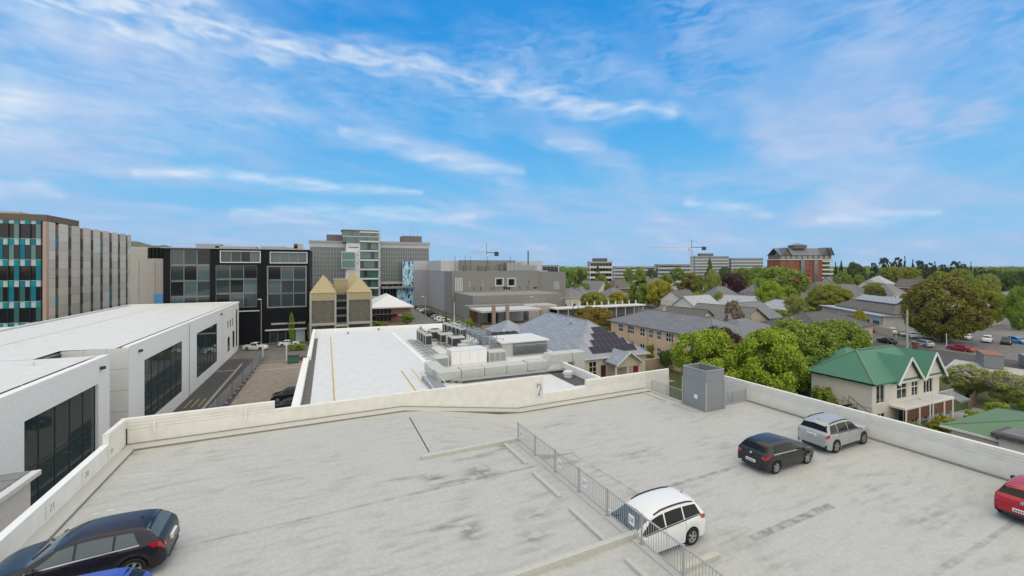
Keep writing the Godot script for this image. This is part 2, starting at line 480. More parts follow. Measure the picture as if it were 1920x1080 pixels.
# ---------------------------------------------------------------- trees
func crown(kind: String, variant: int):
	var key := kind + str(variant)
	if meshes.has(key): return meshes[key]
	var r := RandomNumberGenerator.new()
	r.seed = hash(key)
	var g := G.new()
	g.usecol = true
	var clumps := []
	var nc := 46
	var leaves := 15000
	var size := .055
	match kind:
		"broad", "dome":
			var dome := kind == "dome"
			nc = 130 if dome else 64
			leaves = 32000 if dome else 24000
			size = .036 if dome else .042
			for i in nc:   # spread evenly over the crown, then shaken
				var y := 1 - 2 * (i + .5) / nc
				var th := i * 2.39996 + r.randf_range(-.35, .35)
				var rad: float = pow(maxf(0.0, 1 - pow(absf(y), 2.0)), .42) * (r.randf_range(.74, .86) if dome else r.randf_range(.55, .84))
				if i % 6 == 5: rad *= .55
				elif not dome and r.randf() < .16: continue
				elif r.randf() < .2: rad *= r.randf_range(1.02, 1.14)
				if y < -.4: rad *= 1.0 if dome else .85
				clumps.append([Vector3(cos(th) * rad, y * (.80 if dome else .78) + r.randfn() * .03, sin(th) * rad), r.randf_range(.15, .24) if dome else r.randf_range(.18, .33)])
		"upright":
			for i in nc:
				var th := r.randf() * TAU
				var y := r.randf_range(-.9, .95)
				var rad: float = (1 - y) * .5 * r.randf_range(.4, .95)
				rad = minf(rad, .75)
				clumps.append([Vector3(cos(th) * rad, y * .85, sin(th) * rad), r.randf_range(.16, .28)])
		"cone":
			leaves = 6000
			for i in 60:
				var th := r.randf() * TAU
				var y := r.randf_range(-.95, .98)
				var rad := (1 - y) * .42 * r.randf_range(.5, 1.0)
				clumps.append([Vector3(cos(th) * rad, y, sin(th) * rad), .07 + (1 - y) * .09])
		"pine":
			leaves = 6000
			for i in 34:
				var th := r.randf() * TAU
				var y := r.randf_range(-.5, .9)
				var rad := sqrt(maxf(0.0, 1 - y * y)) * r.randf_range(.2, .95)
				clumps.append([Vector3(cos(th) * rad, y, sin(th) * rad), r.randf_range(.12, .26)])
		"column":
			leaves = 5000; size = .045
			for i in 50:
				var th := r.randf() * TAU
				var y := r.randf_range(-1, 1)
				var rad: float = .62 * sqrt(maxf(0.0, 1 - pow(absf(y), 3.0) if y > 0 else 1.0))
				clumps.append([Vector3(cos(th) * rad, y * .95, sin(th) * rad), .26 * (1.15 - maxf(y, 0) * .7)])
		"bush":
			leaves = 5000; size = .075
			for i in 24:
				var th := r.randf() * TAU
				var y := r.randf_range(-.7, .8)
				var rad := sqrt(1 - y * y) * r.randf_range(.3, .8)
				clumps.append([Vector3(cos(th) * rad, y * .8, sin(th) * rad), r.randf_range(.2, .36)])
	for i in leaves:
		var cl = clumps[r.randi() % clumps.size()]
		var d := Vector3(r.randfn(), r.randfn(), r.randfn()).normalized()
		if d.dot(cl[0]) < -.25 * cl[0].length(): d = -d
		var sq := .85 if kind != "column" else 1.0
		var p: Vector3 = cl[0] + d * Vector3(1, sq, 1) * cl[1] * (r.randf_range(.55, 1.06) if r.randf() < .9 else r.randf_range(1.0, 1.3))
		if kind == "column": p = Vector3(p.x, clampf(p.y, -1.0, 1.05), p.z)
		var nn := (d + Vector3(r.randfn(), r.randfn() + .5, r.randfn()) * .55).normalized()
		var s := nn.cross(Vector3(r.randfn(), r.randfn(), r.randfn())).normalized()
		var u := nn.cross(s)
		var k := size * r.randf_range(.55, 1.25)
		var tone := r.randf_range(.62, 1.3)
		g.col = Color(tone * r.randf_range(.88, 1.15), tone, tone * r.randf_range(.7, 1.2))
		# a pointed leaf clump: four-sided, longer than wide
		g.tri(p - s * k * .55, p - u * k, p + s * k * .55)
		g.tri(p - s * k * .55, p + s * k * .55, p + u * k)
	meshes[key] = g.mesh()
	return meshes[key]

func limbs(seed_: int, h0: float, h1: float, rad: float, r0: float):
	var r := RandomNumberGenerator.new()
	r.seed = seed_
	var g := G.new()
	var pts := [Vector3.ZERO]
	for i in 4:
		pts.append(Vector3(r.randfn() * r0 * .5, lerpf(0, h0 + (h1 - h0) * .55, (i + 1) / 4.0), r.randfn() * r0 * .5))
	for i in 4:
		g.tube(pts[i], pts[i + 1], lerpf(r0, r0 * .45, i / 4.0), lerpf(r0, r0 * .45, (i + 1) / 4.0), 8, false)
	for i in 9:
		var b: Vector3 = (pts[2] as Vector3).lerp(pts[4], r.randf())
		var th := i * 2.4 + r.randf()
		var e := b + Vector3(cos(th) * rad * r.randf_range(.4, .75), (h1 - h0) * r.randf_range(.12, .42), sin(th) * rad * r.randf_range(.4, .75))
		var m := b.lerp(e, .5) + Vector3(0, -.06 * rad, 0)
		g.tube(b, m, r0 * .34, r0 * .22, 6, false); g.tube(m, e, r0 * .22, r0 * .06, 6, false)
	return g

# at: foot of the trunk; top: crown top; bottom: crown underside; rad: crown radius.
func tree(called, label, kind, leaf, at: Vector3, top: float, bottom: float, rad: float, variant := 0, group := "", squash := 1.0):
	var t = thing(called, label, "tree", at, variant * 1.7 + at.x, group)
	part(limbs(int(at.x * 13 + at.z * 7), maxf(bottom, .3), top, rad, clampf(rad * .07, .08, .6)), "trunk", "bark", t)
	var c = part(crown(kind, variant), "crown", leaf, t, Vector3(0, (top + bottom) / 2, 0), variant * 2.1)
	c.scale = Vector3(rad, (top - bottom) / 2 / (.98 if kind in ["cone", "column", "upright"] else .9), rad * squash)
	return t

# ---------------------------------------------------------------- cars
func ci(keys: Array, x: float) -> float:   # monotone cubic through [x, y] keys
	var n := keys.size()
	if x <= keys[0][0]: return keys[0][1]
	if x >= keys[n - 1][0]: return keys[n - 1][1]
	for i in n - 1:
		if x <= keys[i + 1][0]:
			var h: float = keys[i + 1][0] - keys[i][0]
			var d: float = (keys[i + 1][1] - keys[i][1]) / h
			var dp: float = d if i == 0 else (keys[i][1] - keys[i - 1][1]) / (keys[i][0] - keys[i - 1][0])
			var dn: float = d if i == n - 2 else (keys[i + 2][1] - keys[i + 1][1]) / (keys[i + 2][0] - keys[i + 1][0])
			var m0 := 0.0 if dp * d <= 0 else 2 * dp * d / (dp + d)
			var m1 := 0.0 if dn * d <= 0 else 2 * dn * d / (dn + d)
			var t: float = (x - keys[i][0]) / h
			var t2 := t * t
			var t3 := t2 * t
			return (2 * t3 - 3 * t2 + 1) * keys[i][1] + (t3 - 2 * t2 + t) * h * m0 + (-2 * t3 + 3 * t2) * keys[i + 1][1] + (t3 - t2) * h * m1
	return 0.0

const CARS := {
	"hatch": {"L": 4.3, "W": 1.77, "wr": .325, "ax": [.185, .795], "top": [[0, .50], [.008, .74], [.022, .94], [.05, 1.06], [.125, 1.38], [.19, 1.445], [.38, 1.48], [.5, 1.45], [.585, 1.35], [.735, 1.02], [.765, .98], [.88, .89], [.95, .77], [.985, .62], [1, .45]],
		"belt": [[0, .49], [.008, .72], [.022, .90], [.05, 1.0], [.2, .97], [.5, .92], [.735, .88], [.765, .88], [.88, .81], [.95, .71], [.985, .58], [1, .43]], "glass": [.15, .735], "pil": [.29, .49], "screen": [.60, .735], "rear": [.052, .128]},
	"mpv": {"L": 4.6, "W": 1.75, "wr": .32, "ax": [.185, .80], "top": [[0, .52], [.008, .85], [.022, 1.03], [.045, 1.14], [.09, 1.47], [.14, 1.55], [.35, 1.6], [.5, 1.56], [.60, 1.44], [.79, 1.05], [.82, 1.0], [.92, .87], [.97, .72], [.99, .6], [1, .45]],
		"belt": [[0, .5], [.008, .82], [.022, .98], [.045, 1.04], [.2, 1.02], [.5, .96], [.79, .90], [.82, .9], [.92, .79], [.97, .67], [.99, .56], [1, .43]], "glass": [.075, .79], "pil": [.27, .47], "screen": [.615, .79], "rear": [.05, .095]},
	"suv": {"L": 4.6, "W": 1.80, "wr": .36, "ax": [.19, .80], "top": [[0, .55], [.008, .92], [.02, 1.08], [.04, 1.17], [.085, 1.56], [.12, 1.64], [.33, 1.69], [.5, 1.67], [.59, 1.57], [.735, 1.18], [.765, 1.14], [.9, 1.05], [.96, .88], [.985, .7], [1, .5]],
		"belt": [[0, .53], [.008, .9], [.02, 1.04], [.04, 1.1], [.2, 1.08], [.5, 1.04], [.735, 1.03], [.765, 1.03], [.9, .97], [.96, .82], [.985, .66], [1, .48]], "glass": [.075, .735], "pil": [.24, .46], "screen": [.60, .735], "rear": [.045, .09]},
	"sedan": {"L": 4.7, "W": 1.78, "wr": .32, "ax": [.2, .80], "top": [[0, .5], [.01, .8], [.04, .96], [.15, 1.02], [.18, 1.04], [.29, 1.38], [.4, 1.44], [.5, 1.43], [.57, 1.34], [.71, 1.0], [.74, .96], [.88, .86], [.95, .74], [.985, .6], [1, .45]],
		"belt": [[0, .49], [.01, .78], [.04, .92], [.15, .95], [.18, .95], [.5, .91], [.71, .88], [.74, .87], [.88, .79], [.95, .69], [.985, .56], [1, .43]], "glass": [.2, .71], "pil": [.33, .48], "screen": [.575, .71], "rear": [.185, .29]},
	"ute": {"L": 5.2, "W": 1.82, "wr": .36, "ax": [.22, .81], "top": [[0, .6], [.005, 1.02], [.02, 1.08], [.33, 1.08], [.345, 1.14], [.365, 1.62], [.4, 1.72], [.52, 1.74], [.6, 1.68], [.715, 1.17], [.74, 1.13], [.9, 1.05], [.97, .9], [.99, .7], [1, .5]],
		"belt": [[0, .58], [.005, 1.0], [.02, 1.05], [.33, 1.05], [.5, 1.04], [.715, 1.04], [.74, 1.03], [.9, .97], [.97, .84], [.99, .66], [1, .48]], "glass": [.37, .715], "pil": [.5, .5], "screen": [.61, .715], "rear": [.347, .365]}}
const PLAN := [[0, .78], [.012, .88], [.04, .95], [.12, .99], [.25, 1], [.78, 1], [.9, .965], [.955, .89], [.985, .77], [1, .62]]

func skin(C: Dictionary, x: float, s: float, side: float) -> Vector3:
	var T_ := ci(C.top, x)
	var B := minf(ci(C.belt, x), T_ - .012)
	var W: float = C.W / 2 * ci(PLAN, x)
	var S := ci([[0, .40], [.02, .30], [.08, .22], [.93, .21], [.985, .26], [1, .34]], x)
	for a in C.ax:
		var dx: float = (x - a) * C.L
		var ra: float = C.wr + .055
		if absf(dx) < ra: S = maxf(S, C.wr + sqrt(ra * ra - dx * dx))
	S = minf(S, B - .05)
	var gh := clampf((T_ - B) / .42, 0, 1)
	var R := lerpf(W * .90, C.W / 2 * .735, gh * gh * (3 - 2 * gh))
	var P := [Vector2(W * .965, S), Vector2(W, lerpf(S, B, .38)), Vector2(W * .992, lerpf(S, B, .74)), Vector2(W * .945, B), Vector2(R, T_ - lerpf(.01, .085, gh)), Vector2(R * .80, T_ - lerpf(.004, .03, gh)), Vector2(0, T_)]
	var i := clampi(int(s), 0, 5)
	var q: Vector2 = P[i].lerp(P[i + 1], s - i)
	return Vector3((x - .5) * C.L, q.y, q.x * side)

func patch(C, xa, xb, sa, sb, side, nu := 6, nv := 4, off := .006, ta := 0.0, tb := 0.0):   # xa..xb at the lower edge, shifted by ta, tb at the upper one
	var g := G.new()
	var P := []
	for i in nu + 1:
		var row := []
		for j in nv + 1:
			var f := float(j) / nv
			var x: float = lerpf(xa + ta * f, xb + tb * f, float(i) / nu)
			var s: float = lerpf(sa, sb, f)
			var p := skin(C, x, s, side)
			var du := skin(C, minf(x + .004, 1), s, side) - skin(C, maxf(x - .004, 0), s, side)
			var dv := skin(C, x, minf(s + .06, 6), side) - skin(C, x, maxf(s - .06, 0), side)
			var m: Vector3 = du.cross(dv).normalized() * side
			row.append([p + m * off, m])
		P.append(row)
	for i in nu:
		for j in nv:
			var a = P[i][j]; var b = P[i + 1][j]; var c = P[i + 1][j + 1]; var d = P[i][j + 1]
			if side > 0: g.smooth4(a[0], b[0], c[0], d[0], a[1], b[1], c[1], d[1])
			else: g.smooth4(d[0], c[0], b[0], a[0], d[1], c[1], b[1], a[1])
	return g

func merge(gs: Array):
	var g := G.new()
	for k in gs:
		g.v.append_array(k.v); g.n.append_array(k.n)
	return g

func body_mesh(kind: String, fine: bool):
	var key := "body" + kind + str(fine)
	if meshes.has(key): return meshes[key]
	var C = CARS[kind]
	var xs := []
	var N := 64 if fine else 30
	for i in N + 1: xs.append(float(i) / N)
	for k in C.top:
		if not xs.has(float(k[0])): xs.append(float(k[0]))
	for a in C.ax:
		for k in [-1.0, -.97, -.85, -.6, -.3, 0, .3, .6, .85, .97, 1.0]:
			xs.append(a + k * (C.wr + .056) / C.L)
	xs.sort()
	var ss := [0.0, .5, 1.0, 1.5, 2.0, 2.5, 3.0, 3.5, 4.0, 4.5, 5.0, 5.5, 6.0] if fine else [0.0, 1.0, 2.0, 3.0, 4.0, 5.0, 6.0]
	var P := []
	for x in xs:
		var row := []
		for s in ss: row.append(skin(C, x, s, 1))
		P.append(row)
	var nx := xs.size()
	var ns := ss.size()
	var Nn := []
	for i in nx:
		var row := []
		for j in ns:
			var du: Vector3 = P[mini(i + 1, nx - 1)][j] - P[maxi(i - 1, 0)][j]
			var dv: Vector3 = P[i][mini(j + 1, ns - 1)] - P[i][maxi(j - 1, 0)]
			if j == ns - 1: dv = Vector3(0, 0, -1)
			var m := du.cross(dv).normalized()
			row.append(m)
		Nn.append(row)
	var g := G.new()
	var fl := Vector3(1, 1, -1)
	for i in nx - 1:
		if xs[i + 1] - xs[i] < .0002: continue
		for j in ns - 1:
			var a: Vector3 = P[i][j]; var b: Vector3 = P[i + 1][j]; var c: Vector3 = P[i + 1][j + 1]; var d: Vector3 = P[i][j + 1]
			g.smooth4(a, b, c, d, Nn[i][j], Nn[i + 1][j], Nn[i + 1][j + 1], Nn[i][j + 1])
			g.smooth4(d * fl, c * fl, b * fl, a * fl, Nn[i][j + 1] * fl, Nn[i + 1][j + 1] * fl, Nn[i + 1][j] * fl, Nn[i][j] * fl)
	for e in [0, nx - 1]:
		for j in ns - 1:
			var a: Vector3 = P[e][j]; var d: Vector3 = P[e][j + 1]
			if e == 0: g.quad(a * fl, a, d, d * fl)
			else: g.quad(a, a * fl, d * fl, d)
	meshes[key] = g.mesh()
	return meshes[key]

func wheel_meshes(r: float):
	var key := "tyre%.2f" % r
	if meshes.has(key): return [meshes[key], meshes[key + "r"]]
	var g := G.new()
	var prof := [[r * .66, .085], [r * .92, .105], [r, .075], [r, -.075], [r * .92, -.105], [r * .66, -.085]]
	for i in 24:
		var a := TAU * i / 24
		var b := TAU * (i + 1) / 24
		for k in prof.size() - 1:
			var q := []
			for e in [[a, k], [a, k + 1], [b, k + 1], [b, k]]:
				q.append(Vector3(cos(e[0]) * prof[e[1]][0], sin(e[0]) * prof[e[1]][0], prof[e[1]][1]))
			g.quad(q[0], q[3], q[2], q[1])
	g.tube(Vector3(0, 0, -.08), Vector3(0, 0, .03), r * .67, r * .67, 20)
	meshes[key] = g.mesh()
	var m := G.new()
	for i in 24:
		var a := TAU * i / 24
		var b := TAU * (i + 1) / 24
		var e := Vector3(cos(a), sin(a), 0)
		var f := Vector3(cos(b), sin(b), 0)
		m.quad(e * r * .70 + Vector3(0, 0, .088), f * r * .70 + Vector3(0, 0, .088), f * r * .58 + Vector3(0, 0, .07), e * r * .58 + Vector3(0, 0, .07))
	for i in 5:
		var th := TAU * i / 5
		for w in [-.13, .13]:
			m.bar(Vector3(0, 0, .06), Vector3(cos(th + w) * r * .62, sin(th + w) * r * .62, .062), .045, .045)
	m.tube(Vector3(0, 0, .03), Vector3(0, 0, .088), r * .17, r * .14, 12)
	meshes[key + "r"] = m.mesh()
	return [meshes[key], meshes[key + "r"]]

func glass_set(kind: String):
	var key := "glass" + kind
	if meshes.has(key): return meshes[key]
	var C = CARS[kind]
	var o := {}
	o.screen = merge([patch(C, C.screen[0] + .004, C.screen[1] - .006, 4.12, 6, 1, 10, 6), patch(C, C.screen[0] + .004, C.screen[1] - .006, 4.12, 6, -1, 10, 6)]).mesh()
	o.rear = merge([patch(C, C.rear[0], C.rear[1] - .003, 4.2, 6, 1, 8, 6), patch(C, C.rear[0], C.rear[1] - .003, 4.2, 6, -1, 8, 6)]).mesh()
	var g0: float = C.glass[0]
	var g1: float = C.glass[1]
	var cuts := [g0]
	for k in C.pil:
		if not cuts.has(k): cuts.append(k)
	o.sides = []
	for i in cuts.size():
		var a: float = cuts[i] + .006
		var b: float = (cuts[i + 1] - .008) if i < cuts.size() - 1 else (g1 - .02)
		var ta := (.035 if i == 0 else 0.0)
		var tb: float = (-(g1 - C.screen[0]) + .005) if i == cuts.size() - 1 else 0.0
		for s in [1, -1]:
			o.sides.append(patch(C, a, b, 3.1, 3.9, s, 8, 4, .006, ta, tb).mesh())
	meshes[key] = o
	return o

# at: ground point under the middle of the car; yaw turns its nose from +x. fine: with all small parts.
func car(called, label, kind, paint, at: Vector3, yaw: float, fine := false, group := "", opt := {}):
	var t = thing(called, label, "car", at, yaw, group)
	var C = CARS[kind]
	part(body_mesh(kind, fine), "body", paint, t)
	var gs = glass_set(kind)
	part(gs.screen, "windscreen", opt.get("screen", "car_glass"), t)
	part(gs.rear, "rear_window", opt.get("rear", "car_glass"), t)
	for s in gs.sides: part(s, "side_window", opt.get("side", "car_glass"), t)
	var ub := G.new()
	ub.box(Vector3(-C.L * .44, .17, -C.W * .36), Vector3(C.L * .44, .62, C.W * .36))
	part(ub, "underbody", "plastic", t)
	var wm = wheel_meshes(C.wr)
	for a in C.ax:
		for s in [1, -1]:
			var w = part(wm[0], "wheel", "tyre", t, Vector3((a - .5) * C.L, C.wr, s * (C.W / 2 - .11)), 0 if s > 0 else PI)
			part(wm[1], "rim", "rim", w)
	for s in [1, -1]:
		part(patch(C, .012 if kind != "ute" else .004, .075 if kind != "suv" else .05, 2.25, 2.95, s, 5, 3, .008, 0, opt.get("lampt", .02)), "tail_light", "lamp_red", t)
		part(patch(C, .93, .985, 2.3, 3.3, s, 6, 3, .008, -.02, -.005), "headlight", "lamp_clear", t)
	if not fine: return t
	for s in [1, -1]:
		var mg := G.new()
		mg.bbox(Vector3((C.screen[1] - .5) * C.L - .32, ci(C.belt, C.screen[1] - .06) - .0, s * (C.W / 2 + .11) - .1), Vector3((C.screen[1] - .5) * C.L - .17, ci(C.belt, C.screen[1] - .06) + .15, s * (C.W / 2 + .11) + .1), .035)
		mg.bar(Vector3((C.screen[1] - .5) * C.L - .24, ci(C.belt, C.screen[1] - .06) + .03, s * (C.W / 2 - .06)), Vector3((C.screen[1] - .5) * C.L - .24, ci(C.belt, C.screen[1] - .06) + .05, s * (C.W / 2 + .04)), .06, .05)
		part(mg, "mirror", opt.get("mirror", paint), t)
		for dx in [C.pil[0] + .012, C.pil[1] + .012]:
			var hp := skin(C, dx, 2.72, s)
			var hg := G.new()
			hg.bbox(Vector3(hp.x, hp.y - .018, minf(hp.z, hp.z + s * .035)), Vector3(hp.x + .2, hp.y + .018, maxf(hp.z, hp.z + s * .035)), .008)
			part(hg, "door_handle", paint, t)
		for dx in [C.pil[0] - .01, C.pil[1], C.screen[1] + .005]:
			part(patch(C, dx, dx + .0022, .35, 3.05, s, 1, 8, .0025, .0, .0), "door_seam", "plastic", t)
		part(patch(C, C.ax[0] + .1, C.ax[1] - .1, .02, .42, s, 6, 2, .004), "sill_trim", opt.get("sill", "plastic"), t)
	var rb := ci(C.top, .0)
	var pl := G.new()
	pl.bbox(Vector3(-C.L / 2 - .035, opt.get("plate_y", .62), -.26), Vector3(-C.L / 2 + .05, opt.get("plate_y", .62) + .13, .26), .006)
	part(pl, "number_plate", "plate", t)
	var lg := G.new()
	for k in 6:   # unreadable plate characters
		lg.box(Vector3(-C.L / 2 - .039, opt.get("plate_y", .62) + .03, -.205 + k * .072), Vector3(-C.L / 2 - .036, opt.get("plate_y", .62) + .10, -.165 + k * .072))
	var lo = part(lg, "plate_lettering", "ink", t)
	part(merge([patch(C, 0.0, .016, 0.02, opt.get("bump_s", .75), 1, 3, 3, .006), patch(C, 0.0, .016, .02, opt.get("bump_s", .75), -1, 3, 3, .006)]), "rear_bumper", opt.get("bumper", "plastic"), t)
	var an := G.new()
	var ax: float = opt.get("aerial", .17)
	var ap := skin(C, ax, 6, 1)
	an.bbox(ap + Vector3(-.05, -.01, -.015), ap + Vector3(.05, .012, .015), .005)
	an.tube(ap, ap + Vector3(-.1, .11, 0), .012, .005, 6)
	part(an, "aerial", "plastic", t)
	var wp := G.new()
	for k in [-.25, .35]:
		var a := skin(C, C.screen[1] - .01, 5.3 if k < 0 else 4.9, signf(k))
		var b := skin(C, C.screen[1] - .055, 5.9 if k < 0 else 5.5, signf(-k) if k < 0 else 1.0)
		wp.bar(a + Vector3(0, .02, 0), b + Vector3(0, .025, 0), .025, .02)
	part(wp, "wiper", "plastic", t)
	# spoiler over the rear window, window trim, lamp halves on the tailgate, bumper insert
	var sp := G.new()
	var e0 := skin(C, C.rear[1] + .004, 4.6, 1)
	var e1 := skin(C, C.rear[1] + .004, 4.6, -1)
	var ec := skin(C, C.rear[1] + .004, 6, 1)
	var bk := Vector3(-.13, -.045, 0)
	for q in [[e1, ec], [ec, e0]]:
		var up := Vector3(0, .012, 0)
		sp.quad(q[0] + bk + up, q[1] + bk + up, q[1] + up, q[0] + up); sp.quad(q[0] + bk - up, q[1] + bk - up, q[1] + bk + up, q[0] + bk + up); sp.quad(q[0] - up * 2, q[1] - up * 2, q[1] + bk - up, q[0] + bk - up)
	part(sp, "spoiler", paint, t)
	for s in [1, -1]:
		part(patch(C, C.glass[0], C.glass[1] - .01, 2.98, 3.07, s, 10, 1, .009), "window_trim", opt.get("trim", "rim"), t)
		part(patch(C, .0105, .0195, 3.12, opt.get("lamp_in", 4.5), s, 3, 5, .01), "tail_light", "lamp_red", t)
	var bi := G.new()
	bi.bbox(Vector3(-C.L / 2 - .012, .30, -C.W * .3), Vector3(-C.L / 2 + .1, .43, C.W * .3), .02)
	part(bi, "bumper_insert", "plastic", t)
	if opt.has("rails"):
		for s in [1, -1]:
			var rg := G.new()
			var last := Vector3.ZERO
			for k in 7:
				var p := skin(C, lerpf(.13, .56, k / 6.0), 4.35, s) + Vector3(0, .045 if k > 0 and k < 6 else .005, 0)
				if k > 0: rg.bar(last, p, .045, .035)
				last = p
			part(rg, "roof_rail", opt.rails, t)
	if opt.get("badge", false):
		var bg := G.new()
		var bp := skin(C, .02, 5, 1)
		bg.tube(Vector3(-C.L / 2 + .055, .93, 0), Vector3(-C.L / 2 - .01, .92, 0), .06, .055, 16)
		part(bg, "badge", "rim", t)
	return t

# ---------------------------------------------------------------- sky: [azimuth, elevation, half width] in degrees along each streak of cloud, strength (negative: lilac veil)
const WISPS := [
	[[[-24.9, 23.0, 2.38], [-18.1, 24.1, 2.46], [-11.5, 24.8, 2.35], [-6.4, 24.5, 1.37], [-2.5, 24.4, 0.9]], 0.75],
	[[[-3.1, 24.4, 1.02], [5.5, 24.8, 1.36], [14.3, 24.4, 1.55], [23.5, 22.7, 1.58], [30.6, 20.9, 1.28], [36.9, 19.7, 0.98], [44.1, 19.0, 0.54]], 0.62],
	[[[19.2, 25.3, 2.85], [29.9, 25.8, 2.84], [37.5, 24.2, 2.08], [42.1, 22.5, 0.95]], 0.25],
	[[[1.7, 16.5, 0.4], [5.5, 16.1, 0.75], [12.2, 14.4, 0.84], [19.2, 13.3, 0.71], [24.9, 12.7, 0.36]], 0.42],
	[[[-17.9, 9.3, 0.32], [-11.5, 10.2, 0.53], [-5.3, 9.9, 0.56], [2.3, 9.8, 0.47], [11.5, 9.7, 0.21]], 0.62],
	[[[-9.5, 5.9, 0.36], [-3.1, 6.8, 0.7], [5.5, 6.8, 0.82], [17.8, 6.5, 0.57]], 0.42],
	[[[-28.4, 13.0, 2.65], [-25.8, 14.0, 2.33], [-24.5, 13.4, 1.44]], 0.6],
	[[[-28.9, 8.7, 2.62], [-24.2, 10.2, 2.89], [-20.0, 11.8, 2.08], [-16.0, 10.9, 1.1]], -0.45],
	[[[54.5, 14.7, 1.35], [60.4, 14.6, 2.58], [66.3, 13.9, 2.63], [70.9, 14.0, 1.45]], -0.62],
	[[[45.9, 8.0, 0.33], [49.5, 7.4, 0.52], [54.5, 6.0, 0.31]], 0.4],
	[[[59.4, 5.0, 0.29], [64.3, 5.0, 0.49], [68.5, 5.1, 0.2]], 0.42],
	[[[63.9, 24.6, 3.27], [69.9, 20.8, 3.95], [74.8, 17.3, 3.57]], -0.35],
	[[[-22.9, 3.5, 0.79], [-16.0, 4.0, 0.99], [-7.5, 3.7, 0.86], [1.7, 3.3, 0.53]], -0.5],
	[[[-27.8, 6.7, 0.63], [-24.9, 7.1, 0.57], [-23.2, 6.6, 0.29]], 0.45],
	[[[28.5, 16.3, 0.43], [32.0, 15.7, 0.64], [35.5, 15.2, 0.35]], 0.3],
	[[[52.3, 25.7, 1.88], [57.5, 25.5, 2.37], [64.3, 24.4, 2.17]], 0.15],
	[[[17.8, 7.1, 0.86], [26.4, 8.5, 1.14], [36.9, 8.6, 0.98], [46.5, 8.8, 0.53]], -0.35],
	[[[43.4, 10.6, 0.94], [57.5, 10.0, 1.07], [68.1, 7.8, 1.02], [74.6, 6.7, 0.9]], -0.4],
	[[[-0.7, 21.8, 2.61], [5.5, 20.8, 3.06], [19.2, 19.9, 2.14]], 0.18],
	[[[-22, 2.4, 1.2], [10, 2.9, 1.4], [42, 3.2, 1.3], [74, 2.7, 1.3]], -0.4],
	[[[28, 6.2, 0.8], [50, 5.6, 1.0], [76, 6.4, 0.9]], -0.45],
	[[[-32, 18, 3.6], [-18, 17.5, 4.6], [-4, 18.5, 2.6]], 0.24]]

const CLEAR := [
	[[[32.0, 31.2, 2.12], [46.5, 28.7, 3.62], [56.5, 26.9, 1.8]], 0.9],
	[[[38.9, 25.2, 2.07], [47.7, 22.3, 2.61], [53.4, 22.9, 1.55]], 0.9],
	[[[-21.9, 11.2, 1.01], [-16.0, 12.0, 1.66], [-10.5, 11.7, 1.19]], 0.9],
	[[[-3.1, 12.6, 1.41], [9.5, 11.6, 2.22], [26.4, 11.0, 2.29], [36.9, 11.7, 1.39]], 0.9],
	[[[17.8, 16.3, 1.28], [23.5, 15.0, 1.58], [30.6, 13.9, 0.99]], 0.9],
	[[[-0.7, 28.7, 1.63], [9.5, 29.2, 2.78], [23.5, 29.9, 2.15]], 0.9],
	[[[19.2, 4.3, 1.0], [29.9, 5.3, 1.57], [40.2, 5.8, 0.96]], 0.9]]

